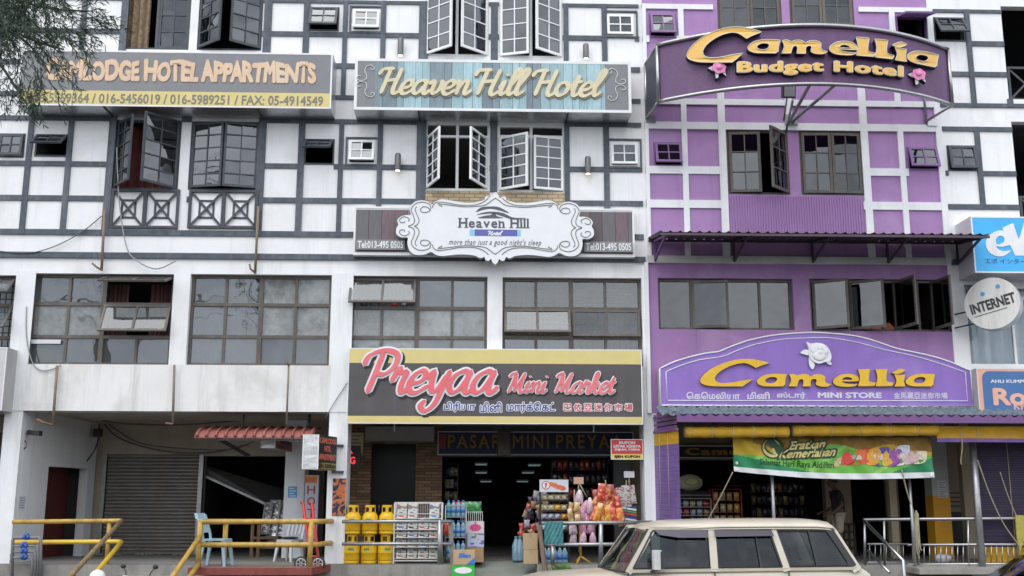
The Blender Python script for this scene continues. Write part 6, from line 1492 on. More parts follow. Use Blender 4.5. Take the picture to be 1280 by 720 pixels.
px_ = W(249,680,Yr).x; pz_ = W(388,680,Yr).x; zt = W(320,652,Yr).z; zm = W(320,681,Yr).z
endp = W(414,653,-.02)
for z, nm in ((zt,"top_rail"),(zm,"middle_rail")):
    mb = MB(); mb.tube([(px_,Yr,z),(pz_,Yr,z),(pz_+.12,Yr+.08,z),(dk2-.1,-.35,z-.01),(dk2-.03,-.02,z-.01)], .048, n=8); mb.build(nm, M_yr, t)
for x, y in ((px_,Yr+.001),(pz_,Yr+.001),(W(281,680,PF-.1).x,PF-.1)):
    mb = MB(); mb.tube([(x,y,PZ+.01),(x,y,zt)], .05, n=8); mb.build("post", M_yr, t)
mb = MB(); mb.tube([(px_,Yr,zt-.01),(W(281,680,PF-.1).x,PF-.1,zt-.02)], .045, n=8); mb.build("side_rail", M_yr, t)
for y0, y1, za in ((665,716,W(257,662,Yr).z),(700,725,W(255,698,Yr).z)):
    mb = MB(); a = Vector((px_+.03,Yr-.04,za-.1)); b_ = W(219,y1,Yr-1.0) if y0 < 690 else W(236,722,Yr-.8); mb.tube([a,b_,b_+(b_-a)*.15], .045, n=8); mb.build("sloping_handrail", M_yr, t)
b_ = W(219,716,Yr-1.0); mb = MB(); mb.tube([b_,(b_.x,b_.y,0)], .045, n=8); mb.build("post", M_yr, t)

# steel rail before the gas cylinders
YG = -.27
t = thing("steel_railing", "two bar galvanised railing in front of the yellow gas cylinders", "railing", tuple(W(495,706,YG)))
for y, nm in ((652,"top_rail"),(680,"middle_rail")): mb = MB(); mb.tube([W(427.5,y,YG),W(564,y-.3,YG)], .035, n=8); mb.build(nm, M_galv, t)
for px in (549.5,): mb = MB(); mb.tube([W(px,650,YG+.001),W(px,707,YG+.001)], .045, n=8); mb.build("post", M_galv, t)
mb = MB(); mb.bar(W(563,650,YG+.08),W(566,722,YG+.08),.10,.08); solo(mb, "timber_post", mat("weathered_grey_timber", (.20,.185,.165), .9, .35, 8, stretch=(6,6,1)), "weathered grey timber post at the end of the galvanised railing", "post")
# rail at the snack stall
YS2 = -.3
t = thing("steel_railing", "galvanised railing with a timber end in front of the hanging snacks", "railing", tuple(W(745,706,YS2)))
for y, nm in ((654,"top_rail"),(681,"middle_rail")): mb = MB(); mb.tube([W(677,y,YS2),W(815,y-1,YS2)], .038, n=8); mb.build(nm, M_galv, t)
for px in (691,751): mb = MB(); mb.tube([W(px,681 if px == 691 else 655,YS2+.001),W(px,706,YS2+.001)], .045, n=8); mb.build("post", M_galv, t)
mb = MB(); mb.bar(W(674,656,YS2-.02),W(682,716,YS2-.06),.08,.08); mb.build("timber_end_post", mat("weathered_brown_timber", (.17,.12,.09), .9, .35, 8, stretch=(6,6,1)), t)
# stainless balustrade on the right
YB2 = -.3
t = thing("steel_railing", "stainless balustrade with slim uprights on the walkway of the purple shop", "railing", tuple(W(1180,706,YB2)))
xe = W(1275,649,YB2).x
mb = MB(); mb.tube([W(1079,649.5,YB2),W(1275,648,YB2),W(1275,648,YB2)+Vector((2.4,0,0))], .034, n=8); mb.build("top_rail", M_steel, t)
for y, nm, a in ((681,"middle_rail",1134),(705.5,"bottom_rail",1134)): mb = MB(); mb.tube([W(a,y,YB2),W(1280,y-1,YB2)+Vector((2.2,0,0))], .026, n=8); mb.build(nm, M_steel, t)
for px, a in ((1080.5,649),(1105,650),(1147,650),(1210,650),(1272,648)): mb = MB(); mb.tube([W(px,a,YB2+.001),W(px+.8,707,YB2+.001)], .026, n=8); mb.build("post", M_steel, t)
for px in range(1141,1282,7):
    mb = MB(); mb.tube([W(px,682,YB2),W(px,705,YB2)], .011, n=6); mb.build("baluster", M_steel, t)
mb = MB(); a = W(1080,651,YB2-.05); b_ = W(1129,701,YB2-1.3); mb.tube([a,b_,(b_.x,b_.y,0)], .034, n=8); mb.build("sloping_handrail", M_steel, t)
mb = MB(); a = W(1085,688,YB2-.05); b_ = W(1112,716,YB2-1.1); mb.tube([a,b_], .026, n=8); mb.build("sloping_lower_rail", M_steel, t)
t = thing("steel_fence", "row of slim steel uprights behind the sloping handrail on the right", "railing", tuple(W(1107,706,.25)))
mb = MB(); mb.tube([W(1084,680,.25),W(1135,680,.25)], .022, n=7); mb.tube([W(1084,703,.25),W(1135,703,.25)], .022, n=7); mb.build("rail", M_galv, t)
for px in range(1087,1135,7): mb = MB(); mb.tube([W(px,680,.25),W(px,703,.25)], .011, n=6); mb.build("baluster", M_galv, t)
mb = MB(); q = W(1135,710,-.45); mb.box(q.x, q.x+7, -1.0, PF-.002, PZ-.14, PZ-.03); mb.box(q.x+.1,q.x+7,-.9,PF-.002,0,PZ-.3); b_ = mb.build("drain_slab", M_conc, kind='structure')
# posts of the arcade
for px, y0, w_, Y, lab, m in ((966,560,.036,-.4,"thin galvanised post behind the vehicle's roof",M_galv),(1138,596,.03,-.4,"thin steel post behind the right end of the green banner",M_galv),(1221,552,.068,-.4,"thick galvanised pipe post at the edge of the dark purple blind",M_galv)):
    a = W(px,620,Y); zt_ = min(W(px,y0,Y).z, zf0+.05) if px != 1222 else zf0; mb = MB(); mb.tube([(a.x,Y,PZ-.3),(a.x,Y,zt_)], w_, n=10); solo(mb, "steel_post", m, lab, "post", "steel posts of the arcade")
M_rope = mat("pale_hemp_rope", (.35,.31,.20), .9, .2, 8)
def rope(lab, pts, Ys, r=.012): mb = MB(); mb.tube(cr_spline([W(x,y,Y) for (x,y),Y in zip(pts,Ys)],5), r, n=5); return solo(mb, "rope", M_rope, lab, "rope")
rope("pale rope from the banner's left corner down behind the vehicle", [(916,590),(902,618),(885,650),(872,676)], [-.6,-.5,-.4,-.3])
rope("pale rope from the banner's hem down to the steel balustrade", [(1127,587),(1134,615),(1143,645),(1146,672),(1149,700)], [-.62,-.5,-.35,-.35,-.35], .016)
rope("knotted rope slanting past the thick pipe post", [(1222,575),(1235,612),(1247,640),(1258,660),(1277,686)], [-.55,-.5,-.45,-.4,-.36])
rope("thin rope slanting across the dark purple blind", [(1250,590),(1262,625),(1272,648)], [-.4,-.38,-.36], .009)
rope("loose rope dangling from the right end of the yellow roll", [(1201,540),(1203,556),(1201,575),(1202,581)], [-.9,-.9,-.88,-.88], .009)
t = thing("rope_bundle", "bundle of pale rope tied round the balustrade's rail", "rope bundle", tuple(W(1146,700,-.36)))
for k in range(5): mb = MB(); mb.tube(cr_spline([W(1145+k*.6,638+k,-.36),W(1142.5+k*1.5,662,-.37),W(1141+k*2.3,684,-.38),W(1142+k*2.6,700-k*3,-.38)],4), .014, n=5); mb.build("strand", M_rope, t)
mb = MB(); P = [W(1269,644,-.36),W(1280,644,-.36),W(1281,672,-.36),W(1275,690,-.36),W(1271,672,-.36)]; mb.prism([(p.x,p.z) for p in P],-.37,-.33); solo(mb, "cloth_strip", mat("dirty_yellow_cloth", (.35,.31,.07), .9, .2, 6), "dirty yellow cloth tied round the balustrade at the right edge", "cloth")

# water meters
t = thing("water_meters", "grey water pipes with four blue meters stacked by the far left pillar", "water meters", tuple(W(35,716,-.45)))
M_pipe = mat("grey_water_pipe", (.17,.17,.175), .5, .2, 8)
for k, (y, xl, xr, mx) in enumerate(((672,18,51,33),(682.5,17,47.5,30),(689.5,16,44,30),(697,15.5,40,30))):
    mb = MB(); mb.tube([W(15,730,-.45),W(xl-2,y+3,-.45),W(xl,y,-.45),W(xr-2,y,-.45),W(xr,y+3,-.45),W(xr-.5,730,-.45)], .024 if k else .032, n=7); mb.build("pipe", M_pipe, t)
    c = W(mx,y-.5,-.47); mb = MB(); mb.tube([c+Vector((-.07,0,0)),c+Vector((-.045,0,.0)),c+Vector((.045,0,0)),c+Vector((.07,0,0))], [.03,.05,.05,.03], n=10); mb.lathe(c.x,c.y,[(.05,c.z),(.05,c.z+.06),(.03,c.z+.075)],0,10); mb.build("meter", mat("royal_blue_plastic", (.03,.09,.32), .4, .1, 5), t)

# ================================================================== THINGS ON THE LEFT WALKWAY
def plastic_chair(lab, c, rz, m, cushion=None, s=1.0):
    """moulded stacking chair, front along +x before turning"""
    t = thing("plastic_chair", lab, "chair", (0,0,0))
    mb = MB(); mb.rbox(-.20*s,.22*s,-.21*s,.21*s,.43*s,.46*s,.05); mb.box(.19*s,.22*s,-.19*s,.19*s,.38*s,.429*s); mb.build("seat", m, t)
    for sx, sy in ((.2,.19),(.2,-.19),(-.19,.19),(-.19,-.19)):
        mb = MB(); a = Vector((sx*s*.86,sy*s*.86,.43*s)); b_ = Vector((sx*s*1.18,sy*s*1.12,0)); w0,w1 = .06*s,.042*s
        mb.add([a+Vector((dx*w0/2,dy*w0/2,0)) for dx,dy in ((-1,-1),(1,-1),(1,1),(-1,1))]+[b_+Vector((dx*w1/2,dy*w1/2,0)) for dx,dy in ((-1,-1),(1,-1),(1,1),(-1,1))], [(0,1,2,3),(7,6,5,4),(0,4,5,1),(1,5,6,2),(2,6,7,3),(3,7,4,0)]); mb.build("leg", m, t)
    mb = MB(); n = 8
    P = [(-.19-.13*(k/n)**1.3, .46+.42*k/n) for k in range(n+1)]
    for sy in (-1,1):
        for (x0,z0),(x1,z1) in zip(P,P[1:]): mb.obox((x0*s,(sy*.19-.03)*s,z0*s),(.028*s,0,0),(0,.06*s,0),((x1-x0)*s,0,(z1-z0)*s))
    mb.obox((P[-1][0]*s,-.22*s,(P[-1][1]-.08)*s),(.028*s,0,0),(0,.44*s,0),(-.03*s,0,.10*s))
    for y in (-.1,0,.1): mb.obox((P[2][0]*s,(y-.025)*s,P[2][1]*s),(.02*s,0,0),(0,.05*s,0),((P[7][0]-P[2][0])*s,0,(P[7][1]-P[2][1])*s))
    mb.build("backrest", m, t)
    if cushion:
        mb = MB(); mb.ball((0.01*s,0,.49*s),.20*s,.20*s,.03*s,n=14,k=6); mb.build("cushion", cushion, t)
    t.location = c; t.rotation_euler.z = rz; return t
M_lb = mat("pale_blue_plastic", (.33,.50,.58), .45, .06, 4); M_wp = mat("grey_white_plastic", (.50,.52,.54), .45, .06, 4)
c = W(268,712,-.9); plastic_chair("pale blue plastic chair in profile on the steel deck", (c.x,-.85,PZ+.01), R(-6), M_lb, None, 1.08)
c = W(358,702,.6); plastic_chair("white plastic chair with a black cushion by the walkway column", (c.x,.9,PZ+.004), R(-115), M_wp, M_black, .95)
# hand truck
t = thing("hand_truck", "red two wheeled hand truck leaning by the yellow railing", "hand truck", tuple(W(386,708,-.6)))
mb = MB()
for (x0,y0),(x1,y1) in (((379,629),(389,708)),((390,629),(399,708))):
    a, b_ = W(x0,y0,-.1), W(x1,y1,-.75); mb.tube([a+Vector((-.05,0,.02)),a,a+(b_-a)*.2,b_], .03, n=7)
for u in (.25,.45,.65,.85):
    a = W(379,629,-.1)+(W(389,708,-.75)-W(379,629,-.1))*u; c = W(390,629,-.1)+(W(399,708,-.75)-W(390,629,-.1))*u; mb.tube([a,c], .022, n=6)
p = W(389,708,-.75); q = W(399,708,-.75); mb.box(p.x-.05,q.x+.05,-1.05,-.75,p.z+.0,p.z+.02); mb.build("frame", mat("bright_red_metal_paint", (.50,.03,.03), .45, .12, 5), t)
for dx, Y in ((0,-.85),(.32,-.78)):
    c = W(376.5,704.5,Y)+Vector((dx,0,0)); mb = MB(); prof = [(.0,-.03),(.06,-.035),(.065,-.02),(.115,-.03),(.135,-.02),(.135,.02),(.115,.03),(.0,.03)]
    n = 22; base = []
    for r_, yy in prof:
        for k in range(n): base.append((c.x+r_*math.cos(2*math.pi*k/n), Y+yy, c.z+r_*math.sin(2*math.pi*k/n)))
    F = []; M_ = []
    for i in range(len(prof)-1):
        for k in range(n): F.append((i*n+k,i*n+(k+1)%n,(i+1)*n+(k+1)%n,(i+1)*n+k))
    mb.add(base, F, 0, True); w = mb.build("wheel", M_black, t)
    mb = MB()
    for k in range(6): a = math.pi*k/3; mb.bar((c.x,Y-.036,c.z),(c.x+.085*math.cos(a),Y-.036,c.z+.085*math.sin(a)),.02,.02,0,(0,1,0))
    mb.tube([(c.x+.09*math.cos(a),Y-.036,c.z+.09*math.sin(a)) for a in [2*math.pi*k/20 for k in range(21)]], .012, n=5); mb.build("rim", M_alu, w)
# silver insulation panels and a timber trestle
t = thing("silver_panels", "framed silver foil panels leaning inside the open shop on the left", "foil panels", tuple(W(340,668,3.2)))
M_foil = mat("crinkled_silver_foil", (.72,.73,.74), .2, .35, 7, metal=.9, bump=.9, bscale=14, stretch=(6,1,.7))
for k, (a, c, y0, y1) in enumerate(((325,336,628,668),(332,346,625,672),(343,356,626,674))):
    A = W(a,y1,3.0+.1*k); C = W(c,y1,3.0+.1*k); D = W(a+6,y0,3.3+.1*k); mb = MB(); panel(mb, A, C-A, D-A, 1, 1, .035, .02, .03); mb.build("panel", [M_galv, M_foil], t)
t = thing("timber_trestle", "rough brown timber trestle inside the open shop on the left", "trestle", tuple(W(330,690,2.9))); M_tw = mat("rough_brown_timber", (.20,.125,.075), .85, .3, 7)
mb = MB(); q = RC(315,671,348,674,2.8); mb.box(q[0],q[1],2.8,3.2,q[2],q[3]); mb.build("top_plank", M_tw, t)
mb = MB(); P = [W(324,672,2.85),W(324,660,2.85)]; q = RC(322,675,348,686,2.85); mb.prism([(q[0],q[2]),(q[1],q[2]),(q[1],q[3]+.1),(q[0]+.25,q[3])],2.86,2.9); mb.build("board", M_tw, t)
for x in (316,324,346): a = W(x,656 if x < 330 else 672,2.84); mb = MB(); mb.box(a.x-.035,a.x+.035,2.81,2.859,PZ,a.z); mb.build("leg", M_tw, t)
# half fallen shutter curtain across the opening
t = thing("fallen_shutter", "grey roller shutter curtain hanging slantwise across the dark opening", "shutter", tuple(W(300,600,YS+.05))); mb = MB(); A, B, C, D = W(250,580,YS+.3), W(252,593,YS+.3), W(356,641,YS+.3), W(356,612,YS+.6)
mb.add([A,B,C,D,A+Vector((0,.04,0)),B+Vector((0,.04,0)),C+Vector((0,.04,0)),D+Vector((0,.04,0))], [(0,1,2,3),(7,6,5,4),(0,4,5,1),(1,5,6,2),(2,6,7,3),(3,7,4,0)]); mb.build("slat_curtain", mat("dark_grey_shutter_steel", (.06,.06,.058), .5, .2, 3, metal=.3), t)
mb = MB(); mb.bar(B+Vector((0,-.03,0)),C+Vector((0,-.03,0)),.06,.05); mb.build("bottom_rail", M_galv, t)
mb = MB(); P = W(180,690,3.3)
for k in range(26): x = P.x+random.uniform(-1.1,1.3); y = 3.45+random.uniform(-.12,.1); mb.ball((x,y,PZ+.02), random.uniform(.015,.05), random.uniform(.015,.04), random.uniform(.01,.03), n=6, k=4)
o = mb.build("rubble", M_conc); o['kind'] = 'stuff'
# ================================================================== GOODS BEFORE THE MINI MARKET
M_gas = mat("yellow_gas_cylinder_paint", (.70,.42,.004), .35, .07, 6, dirt=(.4,.25,.03), dirt_amt=.45)
def gas_cylinder(c):
    t = thing("gas_cylinder", "", "gas cylinder", (0,0,0)); r = .158
    mb = MB(); mb.lathe(0,0,[(r*.93,.05),(r,.09),(r,.2),(r+.003,.205),(r+.003,.215),(r,.22),(r,.32),(r*.94,.36),(r*.72,.41),(r*.35,.435)],0,22); mb.build("body", M_gas, t)
    mb = MB(); mb.lathe(0,0,[(r*.97,0),(r*.97,.05),(r*.9,.05),(r*.9,0)],0,22); mb.build("foot_ring", M_gas, t)
    mb = MB(); n = 24; rc = r*.66
    for k in range(n):
        a0, a1 = 2*math.pi*k/n, 2*math.pi*(k+1)/n
        def seg(z0, z1):
            p = [(rr*math.cos(a), rr*math.sin(a)) for rr, a in ((rc,a0),(rc,a1),(rc-.012,a1),(rc-.012,a0))]
            mb.add([(x,y,z0) for x,y in p]+[(x,y,z1) for x,y in p], [(0,3,2,1),(4,5,6,7),(0,1,5,4),(1,2,6,5),(2,3,7,6),(3,0,4,7)])
        seg(.52,.565)
        if k % 6 in (0,1): seg(.41,.52)
    mb.build("handle_collar", M_gas, t)
    mb = MB(); mb.lathe(0,0,[(.025,.43),(.025,.47),(.04,.475),(.04,.495),(.015,.5)],0,10); mb.build("valve", mat("brass_valve", (.4,.3,.12), .35, .1, 5, metal=.8), t)
    mb = MB()
    for k in range(7):
        a0 = R(-112+6*k); a1 = R(-106.8+6*k); mb.add([(r*1.012*math.cos(a),r*1.012*math.sin(a),z) for a,z in ((a0,.255),(a1,.255),(a1,.30),(a0,.30))], [(0,1,2,3)])
    mb.build("printed_mark", mat("green_print", (.10,.30,.12), .5, .2, 9), t)
    t.location = c; return t
gx = [W(x,690,.06).x for x in (440,461,482.5)]
names = (("beside the white pillar","in the middle of its row","next to the newspaper rack"))
proto = None
for row in (0,1):
    for k, x in enumerate(gx):
        lab = "yellow gas cylinder in the %s layer, %s" % ("bottom" if row == 0 else "top", names[k])
        loc = Vector((x+random.uniform(-.01,.01), .06, PZ+.005+row*.566)); 
        if proto is None: proto = gas_cylinder(loc); proto['label'] = lab; proto['group'] = "yellow gas cylinders stacked two high"
        else: copy_thing(proto, loc, lab, rz=random.uniform(-.4,.4))

# newspaper rack
t = thing("newspaper_rack", "white wire newspaper rack with five tiers beside the gas cylinders", "rack", tuple(W(523,706,.1))); M_wr = mat("white_wire_coating", (.58,.58,.57), .45, .1, 6)
x0, x1 = W(492.5,670,.0).x, W(552,670,.0).x; zt = W(522,628.5,.0).z
mb = MB()
for x in (x0,x1):
    for y in (0,.42): mb.bar((x,y,PZ),(x,y,zt),.028)
for y in (0,.42): mb.bar((x0,y,zt),(x1,y,zt),.028); mb.bar((x0,y,PZ+.06),(x1,y,PZ+.06),.022)
mb.build("frame", M_wr, t)
tiers = [W(522,y,0).z for y in (648,662,672,684,698)]
for z in tiers:
    mb = MB(); mb.bar((x0,.01,z+.09),(x1,.01,z+.09),.012); mb.bar((x0,-.01,z),(x1,-.01,z),.014)
    for k in range(9): x = x0+(x1-x0)*k/8; mb.bar((x,-.01,z),(x,.4,z+.05),.008)
    mb.build("wire_tier", M_wr, t)
mb = MB()
for k in range(26): x = x0+(x1-x0)*(k+.5)/26; mb.bar((x,.425,PZ+.05),(x,.425,zt),.007)
mb.build("wire_back", M_wr, t)
def papermat(name, c, c2, sc=14):
    m = mat(name, c, .8, .1, 3); t_ = m.node_tree; p = t_.nodes['Principled BSDF']; tc = t_.nodes.new('ShaderNodeTexCoord'); mp_ = t_.nodes.new('ShaderNodeMapping'); mp_.inputs['Scale'].default_value = (1,1,2.2)
    v = t_.nodes.new('ShaderNodeTexVoronoi'); v.inputs['Scale'].default_value = sc; v.distance = 'CHEBYCHEV'; t_.links.new(tc.outputs['Object'], mp_.inputs[0]); t_.links.new(mp_.outputs[0], v.inputs[0])
    r = t_.nodes.new('ShaderNodeValToRGB'); r.color_ramp.interpolation = 'CONSTANT'; el = r.color_ramp.elements; el[0].color = (*c,1); el[1].position = .62; el[1].color = (*c2,1); e = el.new(.78); e.color = tuple(k*.35 for k in c)+(1,)
    sp = t_.nodes.new('ShaderNodeSeparateColor'); t_.links.new(v.outputs['Color'], sp.inputs[0]); t_.links.new(sp.outputs[0], r.inputs[0]); t_.links.new(r.outputs[0], p.inputs['Base Color']); return m
news = [papermat("newsprint_%s" % n, (.52,.52,.50), c) for n, c in (("red",(.45,.08,.09)),("black",(.06,.06,.07)),("blue",(.10,.16,.40)),("brown",(.28,.17,.10)))]
rnd = random.Random(3); k = 0
for j, z in enumerate(tiers):
    for i in range(4):
        if j == 0 and i == 2: continue
        xa_ = x0+.05+(x1-x0-.08)*i/4; w_ = (x1-x0)*.2; h = rnd.uniform(.17,.25) if j else .30; mb = MB(); th = rnd.uniform(.02,.05)
        mb.obox((xa_,.0,z+.01),(w_,0,0),(0,.16,h),(0,th,-.02))
        tag_ = ["top","second","third","fourth","bottom"][j]+" tier, "+["at the gas cylinder end","second from the gas cylinders","third from the gas cylinders","at the entrance end"][i]
        solo(mb, "newspaper_stack", news[(k*7+j) % 4] if j < 4 else news[3], "stack of newspapers on the rack's "+tag_, "newspapers", "newspapers in the wire rack"); k += 1

def carton(lab, q, Y, d, m, rz=0, marks=None, name="carton"):
    t = thing(name, lab, "box", ((q[0]+q[1])/2, Y, q[2])); mb = MB(); mb.box(q[0],q[1],Y,Y+d,q[2],q[3]); mb.build("box_body", m, t)
    mb = MB(); mb.box(q[0]-.002,q[1]+.002,Y+d*.45,Y+d*.55,q[3],q[3]+.003); mb.box((q[0]+q[1])/2-.02,(q[0]+q[1])/2+.02,Y-.003,Y,q[3]-.08,q[3]); mb.build("packing_tape", mat("tan_tape", (.36,.25,.14), .35, .1, 5), t)
    return t
M_card = mat("brown_cardboard", (.36,.235,.13), .85, .1, 4); M_card2 = mat("tan_cardboard", (.42,.30,.18), .85, .08, 4)
def zq(a, b_, c, d, Y): r = RC(a,b_,c,d,Y); return r
q = zq(654.5,687,672.5,707,-.05); q = (q[0],q[1],PZ+.005,q[3]); carton("lower tan carton of the pair right of the shop entrance", q, -.05, .35, M_card2)
q2 = zq(654,667,672,687,-.04); carton("upper tan carton of the pair right of the shop entrance", (q2[0],q2[1],q[3]+.004,q2[3]), -.04, .34, M_card2)
Yb_ = -.5
q = zq(565,706,593,724,Yb_); gb = carton("green printed box under the brown carton at the end of the railing", (q[0],q[1],.3,q[3]), Yb_, .4, mat("bright_green_carton", (.03,.40,.05), .5, .1, 4))
mb = MB(); c = ((q[0]+q[1])/2, (q[2]+q[3])/2+.03); mb.add([(c[0]+.17*math.cos(a*.3142),Yb_-.004,c[1]+.06*math.sin(a*.3142)) for a in range(20)], [tuple(range(20))]); mb.build("white_oval", M_whitel, gb)
carton("lowest carton carrying the green box at the end of the railing", (q[0]+.01,q[1]-.01,.0,.297), Yb_+.02, .36, M_card, name="carton")
q3 = zq(566.5,688,593.5,706,Yb_-.01); bc = carton("brown carton with a blue word on top of the green box", (q3[0],q3[1],q[3]+.004,q3[3]), Yb_-.01, .4, M_card2)
script_l = MB(); thick_text(script_l, "Blen", (q3[0]+.1,q3[0]+.34,q3[2]+.13,q3[2]+.22), on_plane(Yb_-.012), .002, .05, 1, .2); script_l.build("lettering", mat("bright_blue_ink", (.03,.16,.48), .5, .1, 4), bc)
mb = MB(); mb.add([(q3[1]-.16,Yb_-.014,q[3]+.006),(q3[1],Yb_-.014,q[3]+.006),(q3[1],Yb_-.014,q[3]+.14)], [(0,1,2)]); mb.build("blue_corner", mat("bright_blue_ink",(.03,.16,.48)), bc)
q = zq(588,684,604.5,701,.5); carton("brown carton under the tissue packs left of the entrance", (q[0]-.1,q[1],PZ+.005,q[3]), .5, .4, M_card)
q = zq(584,667,605,684,.5); tp = carton("blue and white pack of rolls on a brown carton", (q[0],q[1],q[2]+.005,q[3]), .5, .38, papermat("blue_white_pack", (.45,.48,.62), (.12,.16,.42), 9), name="tissue_pack")
q = zq(583.5,652,605,667,.5); tp = carton("white pack with a big pink print above the blue and white pack", (q[0],q[1],q[2]+.004,q[3]), .5, .38, mat("white_plastic_film", (.58,.56,.6), .35, .08, 5), name="tissue_pack")
mb = MB(); c = ((q[0]+q[1])/2,(q[2]+q[3])/2); mb.add([(c[0]+.12*math.cos(a*.349),.495,c[1]+.07*math.sin(a*.349)) for a in range(18)], [tuple(range(18))]); mb.build("pink_print", mat("hot_pink_print", (.65,.06,.22), .4, .1, 5), tp)
# wire stand with green packets
t = thing("wire_basket", "white wire basket of green packets on the packs left of the entrance", "basket", tuple(W(589,652,.6))); q = zq(576,640,603,652,.55)
mb = MB()
for k in range(12): x = q[0]+(q[1]-q[0])*k/11; mb.bar((x,.55,q[2]),(x,.55,q[3]),.01)
for z in (q[2],q[3]): mb.bar((q[0],.55,z),(q[1],.55,z),.016); mb.bar((q[0],.9,z),(q[1],.9,z),.016); mb.bar((q[0],.55,z),(q[0],.9,z),.014); mb.bar((q[1],.55,z),(q[1],.9,z),.014)
mb.build("wires", M_wr, t)
def pillow(mb, c, w_, h, d, m=0, tilt=0.0, taper=0.0):
    """sealed snack packet: puffed in the middle, flat crimped ends"""
    nx, nz = 6, 8; ca, sa = math.cos(tilt), math.sin(tilt)
    for side in (-1,1):
        V = []
        for j in range(nz+1):
            for i in range(nx+1):
                u, v = i/nx*2-1, j/nz*2-1; puff = max(0,(1-u*u))**.6*max(0,(1-v**4))**.8
                x, z = u*w_/2*(1-.06*(1-v*v))*(1-taper*max(0,v)**1.3), v*h/2; V.append(Vector(c)+Vector((x*ca-z*sa, side*d/2*puff*(1+.25*math.sin(9*u+5*v)), x*sa+z*ca)))
        F = [(j*(nx+1)+i,j*(nx+1)+i+1,(j+1)*(nx+1)+i+1,(j+1)*(nx+1)+i) for j in range(nz) for i in range(nx)]
        mb.add(V, F if side < 0 else [tuple(reversed(f)) for f in F], m, True)
def foil(name, c, c2, sc=9):
    m = mat(name, c, .28, .1, 4, spec=.7, coat=.4); t_ = m.node_tree; p = t_.nodes['Principled BSDF']; tc = t_.nodes.new('ShaderNodeTexCoord'); n = t_.nodes.new('ShaderNodeTexNoise'); n.inputs['Scale'].default_value = sc; n.inputs['Detail'].default_value = 2; t_.links.new(tc.outputs['Object'], n.inputs[0])
    r = t_.nodes.new('ShaderNodeValToRGB'); r.color_ramp.interpolation = 'EASE'; el = r.color_ramp.elements; el[0].position = .42; el[0].color = (*c,1); el[1].position = .6; el[1].color = (*c2,1); e = el.new(.72); e.color = (.6,.55,.48,1)  # palest stop paints shiny glints into the wrapper colour
    t_.links.new(n.outputs['Fac'], r.inputs[0]); t_.links.new(r.outputs[0], p.inputs['Base Color'])
    b = t_.nodes.new('ShaderNodeBump'); b.inputs['Strength'].default_value = .5; b.inputs['Distance'].default_value = .03; n2 = t_.nodes.new('ShaderNodeTexNoise'); n2.inputs['Scale'].default_value = 22; t_.links.new(tc.outputs['Object'], n2.inputs[0]); t_.links.new(n2.outputs['Fac'], b.inputs['Height']); t_.links.new(b.outputs[0], p.inputs['Normal']); return m
F_green = foil("green_foil", (.02,.20,.05), (.05,.30,.08)); F_red = foil("red_foil", (.45,.025,.015), (.58,.08,.02), 14); F_dred = foil("dark_red_foil", (.28,.015,.012), (.5,.2,.02), 12); F_or = foil("orange_foil", (.60,.14,.015), (.66,.36,.03), 13); F_br = foil("brown_snack_foil", (.34,.20,.08), (.55,.38,.16)); F_dk = foil("dark_mixed_foil", (.025,.022,.035), (.10,.08,.12)); F_cream = foil("cream_bread_wrap", (.45,.38,.25), (.6,.52,.38)); F_wht = foil("white_wrap", (.5,.5,.55), (.2,.24,.42)); F_yel = foil("yellow_foil", (.65,.42,.04), (.7,.2,.03))
for x in (582,590,597): mb = MB(); pillow(mb, W(x,635,.7), .16,.26,.08); mb.build("packet", F_green, t)
mb = MB(); q = zq(566,627,584,638,.9); pillow(mb, W(574,633,.9), .3,.2,.1); solo(mb, "snack_packet", F_red, "dark red packet behind the water bottle rack", "packet")
# water bottle rack
t = thing("bottle_rack", "wire rack packed with clear blue water bottles left of the entrance", "rack", tuple(W(571,706,.25))); q = zq(556.5,632,582.5,704,.2)
mb = MB()
for x in (q[0],q[1]):
    for y in (.2,.5): mb.tube([(x,y,PZ),(x,y,q[3])],.013,n=6)
for z in (q[3],PZ+.9,PZ+.5,PZ+.1): mb.bar((q[0],.2,z),(q[1],.2,z),.014); mb.bar((q[0],.5,z),(q[1],.5,z),.014); mb.bar((q[0],.2,z),(q[0],.5,z),.012); mb.bar((q[1],.2,z),(q[1],.5,z),.012)
mb.build("frame", M_galv, t)
M_bot = mat("clear_blue_bottle", (.20,.33,.43), .12, .12, 6, coat=.5); M_lbl = mat("blue_bottle_label", (.05,.17,.45), .4, .2, 12); M_teal = mat("teal_plastic", (.08,.32,.34), .35, .12, 6)
tiernames = ("bottom","middle","top")
for j, z in enumerate((PZ+.11,PZ+.51,PZ+.91)):
    for i in range(4):
        x = q[0]+.06+(q[1]-q[0]-.12)*i/3; mb = MB(); y = .3
        b_ = thing("water_bottle", "clear water bottle with a blue label on the %s shelf of the wire rack" % tiernames[j] if not (j == 2 and i == 0) else "teal capped bottle at the corner of the rack's top shelf", "bottle", (x,y,z), "water bottles in the wire rack")
        mb.lathe(x,y,[(.045,z),(.05,z+.02),(.05,z+.17),(.044,z+.2),(.05,z+.23),(.02,z+.29)],0,12); mb.build("body", M_bot if not (j == 2 and i == 0) else M_teal, b_)
        mb = MB(); mb.lathe(x,y,[(.0525,z+.08),(.0525,z+.15)],0,12); mb.build("label", M_lbl, b_); mb = MB(); mb.lathe(x,y,[(.021,z+.29),(.021,z+.325)],0,10); mb.build("cap", M_lbl, b_)
mb = MB(); c = W(560,660,.15); pillow(mb, c, .18,.26,.08); solo(mb, "snack_packet", F_red, "red and white packet hanging at the post end of the galvanised railing", "packet")

